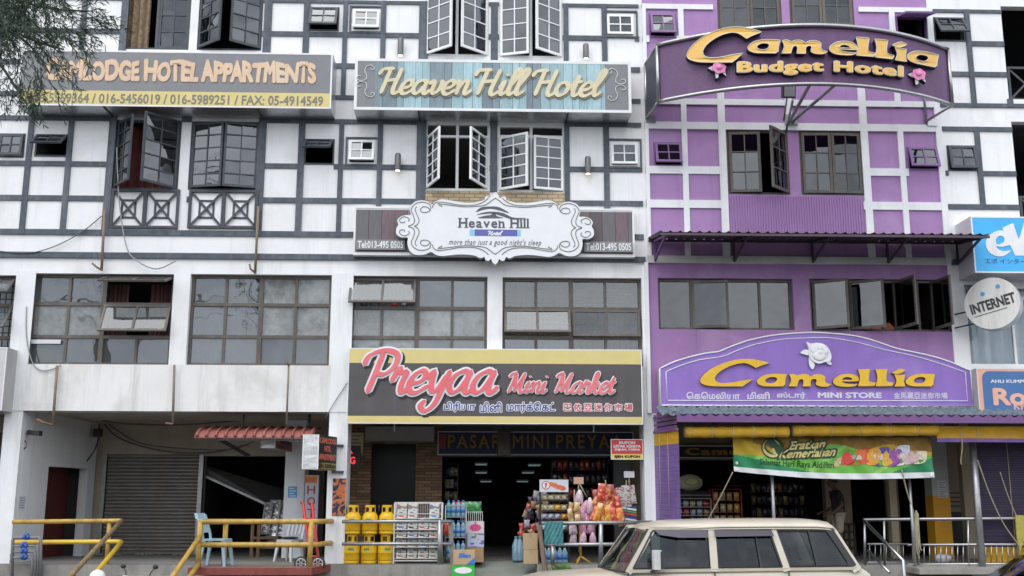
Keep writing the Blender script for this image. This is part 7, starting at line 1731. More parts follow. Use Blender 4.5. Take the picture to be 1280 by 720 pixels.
# bread rack with its sign
t = thing("bread_rack", "black wire rack of wrapped bread under a white croissant sign", "rack", tuple(W(692,700,.3))); q = zq(676,615,711,692,.25)
mb = MB()
for x in (q[0],q[1]):
    for y in (.25,.6): mb.bar((x,y,PZ),(x,y,q[3]+.0),.022)
shz = [W(692,y,.25).z for y in (626,639,650,664)]
for z in shz: mb.box(q[0],q[1],.25,.6,z-.012,z)
mb.build("frame", M_black, t)
sg = zq(674.5,599.5,710.5,615,.22); mb = MB(); mb.box(sg[0],sg[1],.22,.25,sg[2],sg[3]); b_ = mb.build("header_sign", mat("white_sign_card", (.55,.57,.62), .5, .05, 4), t)
def disc(mb, cx, cz, rx, rz, Y, m=0, n=20): mb.add([(cx+rx*math.cos(2*math.pi*k/n),Y,cz+rz*math.sin(2*math.pi*k/n)) for k in range(n)], [tuple(range(n))], m)
mb = MB(); w_ = sg[1]-sg[0]; cz = (sg[2]+sg[3])/2
disc(mb, sg[0]+w_*.22, cz+.01, .085,.085,.218,0); disc(mb, sg[0]+w_*.22, cz+.01, .07,.07,.2165,1)
for k,(ux_,uz_) in enumerate(((.42,.03),(.52,.01),(.62,-.02),(.72,-.03),(.80,-.05))): disc(mb, sg[0]+w_*ux_, cz+uz_, .065,.045,.2175-.0007*k,2)
mb.build("printed_croissants", [mat("dark_red_ring", (.35,.02,.04), .5, .1, 4), M_whitel, mat("orange_red_print", (.6,.15,.07), .5, .3, 12)], b_)
lettering("7", (sg[0]+w_*.17,sg[0]+w_*.27,cz-.04,cz+.055), .2155, M_red, b_, .002, .1)
rn = random.Random(5); shn = ("top","second","third","lowest")
for j, z in enumerate(shz):
    for i in range(4):
        x = q[0]+.08+(q[1]-q[0]-.16)*i/3; mb = MB(); pillow(mb, (x,.36,z+.07), .15,.13,.16, 0, 0); mb.v = [Vector((v.x,v.y,v.z)) for v in mb.v]
        solo(mb, "bread_packet", [F_cream,F_cream,F_wht,F_wht][j] if rn.random() > .2 else F_yel, "wrapped bread on the %s shelf of the black rack under the croissant sign" % shn[j], "bread", "bread packets on the black rack")
# dark clusters of little packets left of the bread rack
t = thing("snack_stand", "slanting stand hung with small dark and silver packets right of the entrance", "snack stand", tuple(W(660,700,1.0)))
mb = MB(); mb.tube([W(668,612,1.2),W(650,690,.9)],.02,n=6); mb.tube([W(676,612,1.3),W(664,690,1.0)],.02,n=6); mb.build("pole", mat("dark_red_pole", (.15,.02,.03), .5, .1, 4), t)
for k in range(46):
    u, v = rn.random(), rn.random(); px_, py_ = 646+u*30+(1-v)*6, 618+v*52
    if px_ < 668-(py_-612)*.35: continue
    mb = MB(); pillow(mb, W(px_,py_,.9+rn.random()*.3), .12,.16,.05,0,rn.uniform(-.5,.5)); mb.build("packet", rn.choice([F_dk,F_dk,F_wht,F_red,F_br]), t)
def bunch(lab, spots, m, w_, h, Y, d=.09, top=None, name="snack_bunch", jit=.2, tilt=None, m2=None, taper=.0):
    xs = [s[0] for s in spots]; t = thing(name, lab, "snack bunch", tuple(W(sum(xs)/len(xs), max(s[1] for s in spots), Y)))
    for k, (x, y) in enumerate(spots):
        mb = MB(); pillow(mb, W(x,y,Y+rn.uniform(-.06,.06)), w_*rn.uniform(.9,1.1), h*rn.uniform(.92,1.08), d, 0, (tilt(x) if tilt else 0)+rn.uniform(-jit,jit), taper); mb.build("packet", m2 if m2 and k % 3 == 0 else m, t)
    if top: mb = MB(); mb.tube([W(*top,Y),W(sum(xs)/len(xs),min(s[1] for s in spots),Y)],.012,n=5); mb.build("hanging_cord", M_rope, t)
    return t
tl = lambda c: (lambda x: (x-c)*.018)
bunch("bunch of red foil snack packets hung in a cone above the orange ones", [(746,622),(752,615),(757,620),(763,616),(768,623),(750,628),(757,629),(764,629),(772,630),(743,630)], F_red, .15,.34,.05,.06,(757,600),tilt=tl(757),jit=.35,taper=.12,m2=F_dred)
bunch("bunch of orange and yellow snack packets hanging just over the railing", [(744,643),(752,645),(760,643),(768,645),(776,646),(748,640),(764,640)], F_or, .15,.34,-.05,.06,None,tilt=tl(758),m2=F_red,jit=.3,taper=.1)
bunch("two strips of brown nut packets hanging beside the pink bags", [(714,634),(721,634),(713,642),(721,642),(714,649),(722,649)], F_br, .12,.20,.0,.06,(718,612),jit=.25)
M_candy = foil("pink_candy_floss", (.58,.26,.38), (.66,.40,.52), 5); F_clear = foil("pale_pink_bag", (.60,.42,.50), (.66,.58,.62), 6)
bunch("upper cluster of pale pink candy floss bags beside the nut packets", [(724,621),(731,634),(727,642),(738,632),(740,640),(733,648),(741,648)], M_candy, .17,.31,.12,.13,(724,604),"candy_floss_bunch",m2=F_clear,jit=.35,taper=.75)
bunch("lower row of pink candy floss bags hanging under the top rail", [(716,659),(728,659),(739,659),(717,672),(729,673),(741,673)], M_candy, .16,.27,.12,.13,None,"candy_floss_bunch",m2=F_clear,jit=.3,taper=.75)
t = bunch("grey printed magazine bags clipped under a white card by the white pillar", [(775,622),(783,620),(790,618)], papermat("magazine_print", (.5,.47,.45), (.35,.1,.1), 22), .16,.40,.3,.04,(783,600),"magazine_bag")
t = thing("striped_packets", "blue and white striped packets standing beside the white pillar", "packets", tuple(W(788,650,.3)))
for k in range(6): a = W(776+k*.7,631+k*3.4,.28); b_ = W(795+k*.2,634+k*3.4,.28); mb = MB(); mb.bar(a,b_,.05,.035); mb.build("packet", [M_blue,M_whitel,mat("green_print",(.1,.3,.12)),M_red,M_blue,M_whitel][k], t)
def card(lab, q, Y, m, px, stem): 
    t = thing("price_card", lab, "card", ((q[0]+q[1])/2,Y,q[2])); mb = MB(); mb.box(q[0],q[1],Y,Y+.015,q[2],q[3]); mb.build("card", m, t); mb = MB(); c = (q[0]+q[1])/2; mb.tube([(c,Y+.03,q[3]-.03),(c,Y+.03,W(px,stem,Y).z)],.013,n=5); mb.build("stem", M_rope, t)
card("small salmon card on a thin stand above the candy floss", zq(717,596.5,729.5,605,.15), .15, mat("salmon_card", (.5,.29,.22), .7, .08, 4), 723, 690)
card("small blank white card on a thin stand by the white pillar", zq(780,589,793,597,.25), .25, mat("white_paper",(.6,.6,.62)), 786, 612)
mb = MB(); n = 24; V = []; q = zq(680.5,652.5,704,681,-.36)
for j in range(n+1):
    for i in range(n+1):
        u, v = i/n, j/n; V.append((q[0]+(q[1]-q[0])*u, -.36+.03*math.sin(u*9)*v+.012*math.sin(u*31+v*17), q[3]-(q[3]-q[2])*v*(1-.06*math.sin(u*5))))
mb.add(V, [(j*(n+1)+i,(j+1)*(n+1)+i,(j+1)*(n+1)+i+1,j*(n+1)+i+1) for j in range(n) for i in range(n)],0,True); mb.build
solo(mb, "mesh_cloth", mat("teal_mesh_cloth", (.055,.20,.21), .9, .45, 22, bump=.4), "teal mesh cloth draped over the top rail before the bread rack", "cloth")
for k, x in enumerate((681,686,693,700,706)):
    c = W(x,692,.2); z = PZ+.005; b_ = thing("water_jug", "big clear bottle with a blue label on the floor behind the snack railing", "bottle", (c.x,.2,z), "big bottles behind the snack railing")
    mb = MB(); mb.lathe(c.x,.2,[(.06,z),(.065,z+.03),(.065,z+.2),(.03,z+.27),(.022,z+.30)],0,12); mb.build("body", M_bot, b_); mb = MB(); mb.lathe(c.x,.2,[(.067,z+.07),(.067,z+.17)],0,12); mb.build("label", M_lbl, b_)
for k, x in enumerate((645,650)):
    c = W(x,690,.9); z = PZ+.005; b_ = thing("water_jug", "pale blue big bottle standing on the floor left of the tan cartons", "bottle", (c.x,.9,z), "pale bottles left of the tan cartons")
    mb = MB(); mb.lathe(c.x,.9,[(.08,z),(.085,z+.04),(.085,z+.32),(.04,z+.42),(.03,z+.46)],0,14); mb.build("body", M_bot, b_); mb = MB(); mb.lathe(c.x,.9,[(.034,z+.46),(.034,z+.5)],0,10); mb.build("cap", M_teal, b_)
t = thing("display_stand", "yellow display stand foot behind the snack railing", "stand", tuple(W(727,705,.1))); c = W(726,705,.1); mb = MB(); mb.tube([(c.x,.1,PZ+.12),(c.x,.1,PZ+1.1)],.022,n=8)
for a in (0,2.1,4.2): mb.tube([(c.x,.1,PZ+.14),(c.x+.2*math.cos(a),.1+.2*math.sin(a),PZ+.01)],.018,n=6)
mb.build("tripod", mat("yellow_stand_paint", (.5,.3,.03), .5, .1, 5), t)
# weeds at the ramp edge
mb = MB(); c = W(703,712,-.55); rg = random.Random(9)
for k in range(260):
    x = c.x+rg.gauss(0,.17); y = -.5+rg.gauss(0,.06); h = rg.uniform(.08,.24)*max(.3,1-abs(x-c.x)/.5); a = rg.uniform(0,6.28); w_ = .012; l = rg.uniform(.3,.9)*h
    p = Vector((x,y,PZ-.16)); dx = Vector((math.cos(a),math.sin(a),0)); s_ = Vector((-dx.y,dx.x,0))*w_
    mb.add([p-s_,p+s_,p+Vector((0,0,h*.7))+dx*l*.5+s_*.6,p+Vector((0,0,h))+dx*l], [(0,1,2,3)])
tag(mb.build("weeds", mat("weed_green", (.10,.20,.035), .7, .4, 14)), "tuft of green weeds growing at the ramp edge before the snack railing", "weeds")['kind'] = 'stuff'
mb = MB(); q = (W(680,705,-.4).x,W(726,705,-.4).x); mb.box(q[0],q[1],-.62,PF-.003,.0,PZ-.16); o = mb.build("planting_ledge", M_conc, kind='structure')

# ================================================================== GOODS UNDER THE PURPLE ARCADE
c = W(864,604,2.4); q = zq(848,592.5,881,614,2.3)
t = thing("rice_sack", "plump white rice sack with an oval print on the dark shelves", "sack", ((q[0]+q[1])/2,2.5,q[2])); mb = MB(); cx = (q[0]+q[1])/2
mb.ball((cx,2.5,(q[2]+q[3])/2),(q[1]-q[0])/2,.2,(q[3]-q[2])/2,n=18,k=10); mb.build("sack", mat("white_woven_sack", (.5,.48,.42), .7, .08, 8), t)
mb = MB(); disc(mb, cx, (q[2]+q[3])/2+.02, .17,.09,2.29,0); disc(mb, cx, (q[2]+q[3])/2+.02, .14,.07,2.287,1); mb.build("oval_print", [mat("olive_print", (.25,.22,.05), .6, .1, 4), mat("cream_print", (.5,.45,.25), .6, .1, 4)], t)
mb = MB(); mb.box(q[0],q[1]+.25,2.3,2.8,q[2]-.4,q[2]-.0); solo(mb, "counter", M_roomd, "dark counter under the rice sack", "counter")
def shelf(lab, q, Y, d, m, tiers_, goods, kind="packet"):
    t = thing("display_rack", lab, "rack", ((q[0]+q[1])/2,Y,q[2])); mb = MB()
    for x in (q[0],q[1]):
        for y in (Y,Y+d): mb.bar((x,y,q[2]),(x,y,q[3]),.02)
    for k in range(tiers_+1):
        z = q[2]+(q[3]-q[2])*k/tiers_; mb.box(q[0],q[1],Y,Y+d,z-.01,z); mb.bar((q[0],Y-.01,z+.07),(q[1],Y-.01,z+.07),.008)
    mb.build("frame", m, t)
    for k in range(tiers_):
        z = q[2]+(q[3]-q[2])*k/tiers_; h = (q[3]-q[2])/tiers_*.72; n = max(3,int((q[1]-q[0])/.13))
        for i in range(n): mb = MB(); pillow(mb, (q[0]+(q[1]-q[0])*(i+.5)/n,Y+.12,z+h/2), .12,h,.1); mb.build(kind, rn.choice(goods), t)
    return t
shelf("silver wire rack of small packets behind the purple blind", zq(846,623,889,655,2.0), 2.0, .4, M_galv, 3, [F_wht,F_dk,F_red,F_br])
shelf("red crate rack with yellow packs on its top shelf", zq(892,611,927,655,1.9), 1.9, .4, mat("dull_red_crate", (.25,.04,.04), .5, .1, 4), 3, [F_yel,F_br,F_cream])
shelf("tall dim shelf of goods deep behind the thin post", zq(940,600,1008,662,5.0), 5.0, .5, M_black, 4, [F_dk,F_dk,F_br])
t = shelf("dim shelf of hanging packets at the left side of the market entrance", zq(556,580,572,640,4.2), 4.2, .4, M_black, 4, [F_dk,F_wht,F_br])
t = shelf("dim shelf with red posters right of the market entrance", zq(690,570,760,640,3.9), 3.9, .4, M_black, 4, [F_dk,F_dk,F_dk,F_red])
mb = MB(); P = W(1178,690,.3); mb.ball((P.x,.3,PZ+.09),.2,.12,.1,n=10,k=6,fn=lambda p: p*(1+.15*math.sin(p.x*40)+.12*math.sin(p.z*50))); solo(mb, "plastic_bag", mat("white_plastic_bag", (.5,.52,.55), .4, .1, 8), "crumpled white plastic bag on the walkway behind the balustrade", "bag")
# ================================================================== PERSON
def skin_figure(name, joints, edges, radii, m, parent, level=2):
    me = bpy.data.meshes.new(name); off = parent_loc(parent)
    me.from_pydata([tuple(Vector(j)-off) for j in joints], edges, []); o = bpy.data.objects.new(name, me); col.objects.link(o); o.parent = parent
    o.modifiers.new("skin", 'SKIN')
    for sv, r in zip(me.skin_vertices[0].data, radii): sv.radius = r if isinstance(r, tuple) else (r, r)
    me.skin_vertices[0].data[0].use_root = True
    ss = o.modifiers.new("smooth", 'SUBSURF'); ss.levels = level; ss.render_levels = level
    dg = bpy.context.evaluated_depsgraph_get(); dg.update(); e = o.evaluated_get(dg); m2 = bpy.data.meshes.new_from_object(e); o.modifiers.clear(); o.data = m2; m2.materials.clear(); m2.materials.append(m)
    m2.polygons.foreach_set('use_smooth', [True]*len(m2.polygons)); return o
M_skin = mat("brown_skin", (.13,.075,.05), .6, .08, 6); M_shirt = mat("black_tee_cloth", (.018,.018,.024), .85, .2, 8); M_short = mat("beige_shorts_cloth", (.42,.36,.27), .85, .1, 8); M_hair = mat("short_black_hair", (.012,.011,.01), .8, .2, 20)
YPn = 1.9; px0 = W(1047,650,YPn).x
t = thing("person", "person in a black tee and beige shorts standing behind the vehicle", "person", (px0,YPn,PZ+.005))
def J(dx, dy, dz): return (px0+dx, YPn+dy, PZ+.005+dz)     # facing the left of the picture: -x is forward
jt = [J(.02,0,.93), J(.03,0,1.08), J(.02,0,1.25), J(-.01,0,1.40), J(-.03,0,1.48), J(-.06,0,1.54),
      J(-.01,-.17,1.39), J(.04,-.235,1.14), J(-.16,-.22,.98), J(-.24,-.20,.95),
      J(-.01,.17,1.39), J(.02,.235,1.13), J(-.17,.2,1.02), J(-.25,.17,1.0),
      J(.02,-.09,.90), J(.0,-.10,.50), J(.05,-.10,.09), J(-.09,-.11,.03),
      J(.02,.09,.90), J(-.06,.10,.50), J(-.02,.10,.09), J(-.16,.11,.03)]
ed = [(0,1),(1,2),(2,3),(3,4),(4,5),(3,6),(6,7),(7,8),(8,9),(3,10),(10,11),(11,12),(12,13),(0,14),(14,15),(15,16),(16,17),(0,18),(18,19),(19,20),(20,21)]
rd = [(.11,.15),(.105,.135),(.11,.15),(.09,.12),.055,.052,.06,.045,.034,.03,.06,.045,.034,.03,.088,.058,.038,.032,.088,.058,.038,.032]
# fingers on both hands
for base, s_ in ((9,-1),(13,1)):
    b_ = Vector(jt[base]); pal = b_+Vector((-.06,0,-.015)); jt.append(tuple(pal)); ed.append((base,len(jt)-1)); rd.append((.034,.018)); pi_ = len(jt)-1
    for k in range(4):
        a = pal+Vector((-.035,(k-1.5)*.02,-.01)); q = a+Vector((-.03-.004*(2-abs(k-1.5)),0,-.022)); r_ = q+Vector((-.008,0,-.024)); n0 = len(jt); jt += [tuple(a),tuple(q),tuple(r_)]; ed += [(pi_,n0),(n0,n0+1),(n0+1,n0+2)]; rd += [.0095,.009,.008]
    th_ = b_+Vector((-.035,s_*-.035,.0)); n0 = len(jt); jt += [tuple(th_),tuple(th_+Vector((-.035,s_*-.012,-.012)))]; ed += [(base,n0),(n0,n0+1)]; rd += [.012,.0095]
body = skin_figure("body", jt, ed, rd, M_skin, t)
hc = Vector(J(-.075,0,1.625))
mb = MB()
def headfn(p):
    x, y, z = p
    if x < 0 and z < .02: x *= 1.05
    if z < -.04: y *= 1+.9*(z+.04)*4; 
    return Vector((x,y,z))
mb.ball(hc,.098,.075,.118,n=18,k=14,fn=headfn)
mb.ball(hc+Vector((-.105,0,-.012)),.02,.014,.022,n=8,k=5); mb.ball(hc+Vector((-.09,0,-.062)),.016,.026,.009,n=8,k=4)
for s_ in (-1,1): mb.ball(hc+Vector((.01,s_*.077,-.01)),.02,.01,.03,n=8,k=5); mb.ball(hc+Vector((-.085,s_*.032,.012)),.011,.014,.008,n=8,k=4)
mb.tube([hc+Vector((.02,0,-.07)),Vector(J(-.03,0,1.46))],.05,n=10); mb.build("head", M_skin, t)
mb = MB(); mb.ball(hc+Vector((.014,0,.022)),.103,.081,.108,n=18,k=10,fn=lambda p: Vector((p.x, p.y, max(p.z,-.02 if p.x > -.03 else .045)))); mb.build("hair", M_hair, t)
sh = skin_figure("tee_shirt", [J(.02,0,.90),J(.03,0,1.08),J(.02,0,1.25),J(-.01,0,1.41),J(-.02,0,1.455),J(-.01,-.175,1.40),J(.03,-.235,1.20),J(-.01,.175,1.40),J(.02,.235,1.19)], [(0,1),(1,2),(2,3),(3,4),(3,5),(5,6),(3,7),(7,8)], [(.125,.165),(.118,.148),(.122,.162),(.10,.13),.075,.078,.07,.078,.07], M_shirt, t)
so_ = skin_figure("shorts", [J(.02,0,.95),J(.02,-.085,.88),J(.0,-.10,.52),J(.02,.085,.88),J(-.05,.10,.52)], [(0,1),(1,2),(0,3),(3,4)], [(.12,.16),.105,.088,.105,.088], M_short, t)
mb = MB()
for s_, x_ in ((-1,.0),(1,-.07)): c = Vector(J(x_,s_*.10,.02)); mb.ball(c,.13,.05,.03,n=12,k=6)
mb.build("sandals", M_black, t)

# ================================================================== BEIGE WAGON
M_car = mat("beige_car_paint", (.48,.435,.355), .3, .05, 2, coat=.5, dirt=(.33,.29,.23), dirt_amt=.5, fade=(.54,.50,.43), fade_amt=.4)
M_cart = mat("black_plastic_trim", (.018,.018,.019), .45, .15, 8)
M_visor = mat("smoked_purple_visor", (.045,.035,.055), .12, .1, 4, coat=.6)
G_car = glass("car_window_glass", (.22,.27,.27), .05, .05); G_carf = glass("windshield_glass", (.42,.50,.48), .07, .03)
car = thing("car", "beige boxy estate car parked before the shops, facing left", "car", (0,0,0))
HW = .86
def sec(x, zb, pts): return [(x, y, z) for y, z in pts]
# lower body as stations: (x, half width, belt height, sill)
st = [(2.30,.70,.86,.42),(2.22,.78,.98,.34),(1.95,.83,1.035,.30),(1.4,.855,1.075,.28),(.92,.86,1.10,.28),(.4,.868,1.15,.28),(-.2,.87,1.155,.28),(-1.0,.87,1.16,.28),(-1.8,.865,1.165,.30),(-2.2,.84,1.17,.34),(-2.32,.80,1.10,.42)]
mb = MB(); rows = []
for x, w_, zb_, zs_ in st:
    P = [(-w_+.06,zs_),(-w_,zs_+.12),(-w_-.015,(zs_+zb_)/2),(-w_,zb_-.09),(-w_+.035,zb_-.012)]
    top = [(-w_*.55,zb_+(.035 if x > .9 else .0)),(0,zb_+(.05 if x > .9 else 0)),(w_*.55,zb_+(.035 if x > .9 else 0))]
    Q = [(x,y,z) for y,z in P]+[(x,y,z) for y,z in top]+[(x,-y,z) for y,z in reversed(P)]; rows.append(Q)
n = len(rows[0]); V = [p for r in rows for p in r]; F = [(i*n+k,i*n+(k+1)%n,(i+1)*n+(k+1)%n,(i+1)*n+k) for i in range(len(rows)-1) for k in range(n)]+[tuple(range(n-1,-1,-1)),tuple((len(rows)-1)*n+k for k in range(n))]
mb.add(V, F, 0, True); o = mb.build("body", M_car, car)
bv = o.modifiers.new("edge", 'BEVEL'); bv.width = .02; bv.segments = 2; bv.limit_method = 'ANGLE'; bv.angle_limit = R(35)
# wheel arches, wheels
for x in (1.42,-1.32):
    for s_ in (-1,1):
        y = s_*.80; w = None
        mb = MB(); 
        for k in range(13):
            a0, a1 = R(180*k/13), R(180*(k+1)/13); mb.add([(x+.41*math.cos(a0),s_*.885,.40+.41*math.sin(a0)),(x+.41*math.cos(a1),s_*.885,.40+.41*math.sin(a1)),(x+.36*math.cos(a1),s_*.89,.40+.36*math.sin(a1)),(x+.36*math.cos(a0),s_*.89,.40+.36*math.sin(a0))], [(0,1,2,3)])
        mb.build("wheel_arch", M_cart, car)
        mb = MB(); prof = [(.0,-.1),(.2,-.11),(.34,-.1),(.365,-.07),(.365,.07),(.34,.1),(.2,.11),(.0,.1)]; nn = 28; B = [(x+r_*math.cos(2*math.pi*k/nn), s_*.80+yy, .365+r_*math.sin(2*math.pi*k/nn)) for r_,yy in prof for k in range(nn)]
        mb.add(B, [(i*nn+k,i*nn+(k+1)%nn,(i+1)*nn+(k+1)%nn,(i+1)*nn+k) for i in range(len(prof)-1) for k in range(nn)],0,True); w = mb.build("wheel", M_black, car)
        mb = MB(); 
        for k in range(6): a = math.pi*k/3; mb.bar((x,s_*.915,.365),(x+.2*math.cos(a),s_*.915,.365+.2*math.sin(a)),.05,.02,0,(0,1,0))
        mb.tube([(x+.2*math.cos(2*math.pi*k/24),s_*.912,.365+.2*math.sin(2*math.pi*k/24)) for k in range(25)],.02,n=6); mb.build("rim", M_alu, w)
# roof
rs = [(.70,.60,1.655),(.55,.665,1.725),(.25,.70,1.765),(-.3,.715,1.785),(-1.0,.72,1.79),(-1.62,.718,1.788),(-1.84,.71,1.770),(-1.915,.69,1.705)]
mb = MB(); V = []
for x, w_, z in rs: V += [(x,-w_-.03,z-.085 if x < .6 else z-.02),(x,-w_,z-.05 if x < .6 else z-.01),(x,-w_*.8,z-.008),(x,-w_*.4,z+.012),(x,0,z+.018),(x,w_*.4,z+.012),(x,w_*.8,z-.008),(x,w_,z-.05 if x < .6 else z-.01),(x,w_+.03,z-.085 if x < .6 else z-.02)]
m_ = 9; mb.add(V, [(i*m_+k,(i+1)*m_+k,(i+1)*m_+k+1,i*m_+k+1) for i in range(len(rs)-1) for k in range(m_-1)], 0, True)
mb.add([Vector(v)-Vector((0,0,.03)) for v in V], [(i*m_+k,i*m_+k+1,(i+1)*m_+k+1,(i+1)*m_+k) for i in range(len(rs)-1) for k in range(m_-1)], 0, True); mb.build("roof", M_car, car)
zT, zB_ = 1.66, 1.155
def side(x, z, s_): w_ = .862-(z-1.155)*.27; return Vector((x, s_*w_, z))
for s_ in (-1,1):
    mb = MB(); def_ = lambda xa, za, xb, zb, wd: mb.bar(side(xa,za,s_)+Vector((0,-s_*.018,0)), side(xb,zb,s_)+Vector((0,-s_*.018,0)), wd, .045, 0, (0,1,0))
    def_(1.0,1.12,.62,zT+.02,.075); def_(-.15,1.13,-.17,zT+.01,.10); def_(-1.13,1.13,-1.0,zT+.01,.10); def_(-2.10,1.13,-1.84,zT-.03,.12)
    a, b_ = side(1.0,1.145,s_), side(-2.15,1.165,s_); mb.bar(a+Vector((0,-s_*.02,0)), b_+Vector((0,-s_*.02,0)), .05, .04)
    a, b_ = side(.64,zT+.02,s_), side(-1.86,zT+.025,s_); mb.bar(a+Vector((0,-s_*.02,0)), b_+Vector((0,-s_*.02,0)), .05, .045); mb.build("pillar_frame", M_car, car)
    for nm, q in (("front_side_window",[(.93,1.175),(-.11,1.18),(-.12,1.65),(.63,1.65)]),("rear_side_window",[(-.20,1.18),(-1.07,1.185),(-.96,1.65),(-.21,1.65)]),("quarter_window",[(-1.18,1.19),(-2.02,1.20),(-1.76,1.65),(-1.06,1.65)])):
        mb = MB(); P = [side(x,z,s_)+Vector((0,-s_*.016,0)) for x,z in q]; mb.add(P, [(0,1,2,3) if s_ > 0 else (3,2,1,0)]); g_ = mb.build(nm, G_car, car)
        mb = MB(); P2 = [side(x,z,s_)+Vector((0,-s_*.006,0)) for x,z in q]
        for a, b_ in zip(P2, P2[1:]+P2[:1]): mb.bar(a,b_,.024,.02,0,(0,1,0))
        if nm == "front_side_window": mb.bar(side(.66,1.17,s_),side(.66,1.63,s_),.02,.02,0,(0,1,0))
        if nm == "quarter_window": mb.bar(side(-1.55,1.19,s_),side(-1.50,1.65,s_),.02,.02,0,(0,1,0)); mb.bar(side(-2.05,1.19,s_),side(-1.80,1.66,s_),.085,.02,0,(0,1,0))
        if nm == "rear_side_window": mb.bar(side(-.78,1.18,s_),side(-.76,1.65,s_),.02,.02,0,(0,1,0))
        mb.build("window_seal", M_cart, g_)
    for q in ([(.62,1.665),(-.10,1.665),(-.10,1.565),(.30,1.565),(.55,1.60)],[(-.20,1.665),(-.98,1.665),(-1.0,1.585),(-.2,1.575)]):
        mb = MB(); P = [side(x,z,s_)+Vector((0,s_*(.012+.05*(1.67-z)/.1),0)) for x,z in q]; mb.add(P+[p-Vector((0,s_*.004,0)) for p in P], [tuple(range(len(q))), tuple(range(2*len(q)-1,len(q)-1,-1))]); mb.build("rain_visor", M_visor, car)
# screens
mb = MB(); V = []
for k in range(9):
    u = k/8*2-1; V += [(1.02+.14*(1-u*u), u*.80, 1.135), (.66+.06*(1-u*u), u*.63, 1.665)]
mb.add(V, [(2*k,2*k+2,2*k+3,2*k+1) for k in range(8)], 0, True); ws = mb.build("windshield", G_carf, car)
mb = MB(); mb.tube([(1.03+.14*(1-u*u),u*.80,1.135) for u in [k/8*2-1 for k in range(9)]],.016,n=6); mb.bar((.665,-.63,1.665),(1.02,-.80,1.13),.03,.03); mb.bar((.665,.63,1.665),(1.02,.80,1.13),.045,.03); mb.tube([(1.17,-.1,1.12),(1.05,.25,1.28)],.008,n=5); mb.build("windshield_seal", M_cart, ws)
mb = MB(); mb.add([(-2.17,-.76,1.2),(-2.17,.76,1.2),(-1.90,.64,1.66),(-1.90,-.64,1.66)], [(0,1,2,3)]); mb.build("rear_window", G_car, car)
mb = MB(); mb.add([(-2.2,-.8,1.16),(-2.2,.8,1.16),(-2.17,.76,1.205),(-2.17,-.76,1.205)],[(0,1,2,3)]); mb.build("tailgate_edge", M_car, car)
# cabin
M_seat = mat("dark_seat_cloth", (.03,.03,.032), .9, .15, 8)
for x, nm in ((.05,"front_seat"),(-.95,"rear_seat")):
    for y in (-.36,.36):
        mb = MB(); mb.rbox(x-.25,x+.25,y-.24,y+.24,.55,.8,.06); mb.obox((x-.30,y-.22,.75),(.12,0,0),(0,.44,0),(-.14,0,.55)); mb.rbox(x-.50,x-.40,y-.12,y+.12,1.34,1.5,.03); mb.build(nm, M_seat, car)
mb = MB(); mb.box(.62,1.12,-.74,.74,.7,1.09); mb.build("dashboard", M_cart, car)
mb = MB(); mb.tube([(.55+.06*math.cos(a),.36+.19*math.sin(a),1.1+.17*math.cos(a)) for a in [2*math.pi*k/20 for k in range(21)]],.014,n=6); mb.build("steering_wheel", M_cart, car)
mb = MB(); mb.box(-2.1,.9,-.8,.8,.34,.5); mb.build("floor_pan", M_cart, car)
# mirrors, handles, lamps, bumpers, wipers
for s_ in (-1,1):
    mb = MB(); c = side(.64,1.28,s_)+Vector((0,s_*.12,0)); mb.rbox(c.x-.06,c.x+.05,c.y-.085,c.y+.085,c.z-.11,c.z+.13,.035); w = mb.build("side_mirror", mat("grey_white_mirror_cap", (.50,.50,.49), .4, .08, 6), car)
    mb = MB(); mb.rbox(c.x-.085,c.x-.03,c.y-.089,c.y+.089,c.z-.10,c.z+.12,.012); mb.build("mirror_glass", mat("mirror_face", (.05,.055,.06), .05, .1, 4), w)
    mb = MB(); mb.bar(c+Vector((0,0,-.10)), side(.70,1.13,s_)+Vector((0,s_*.02,0)), .035); mb.build("mirror_arm", M_cart, w)
    for x in (-.0,-.98): mb = MB(); mb.rbox(x-.09,x+.09,s_*.878-.015,s_*.878+.015,1.0,1.035,.01); mb.build("door_handle", M_cart, car)
    mb = MB(); mb.rbox(2.24,2.30,s_*.6-.13,s_*.6+.13,.72,.88,.03); mb.build("headlight", mat("clear_lamp", (.5,.52,.52), .1, .1, 4), car)
    mb = MB(); mb.rbox(-2.325,-2.27,s_*.74-.06,s_*.74+.06,.65,.95,.02); mb.build("tail_light", mat("red_lamp", (.35,.02,.02), .15, .1, 4), car)
    mb = MB()
    for x in (1.0,-.15,-1.15): mb.box(x-.004,x+.004,s_*.874-.012,s_*.874+.012,.4,1.13)
    mb.build("door_gap", M_cart, car)
for x0_, x1_, nm in ((2.24,2.40,"front_bumper"),(-2.42,-2.28,"rear_bumper")): mb = MB(); mb.rbox(x0_,x1_,-.82,.82,.42,.66,.07); mb.build(nm, M_cart, car)
mb = MB(); mb.box(2.29,2.315,-.42,.42,.70,.86); mb.build("grille", M_cart, car)
mb = MB(); mb.tube([(.72,-.66,1.66),(.66,-.60,2.0)],.004,n=4); mb.build("aerial", M_cart, car)
cc = W(868,690,-7.0); car.location = (W(866,690,-7.55).x+.05, -6.72, 0); car.rotation_euler.z = math.pi+R(5)

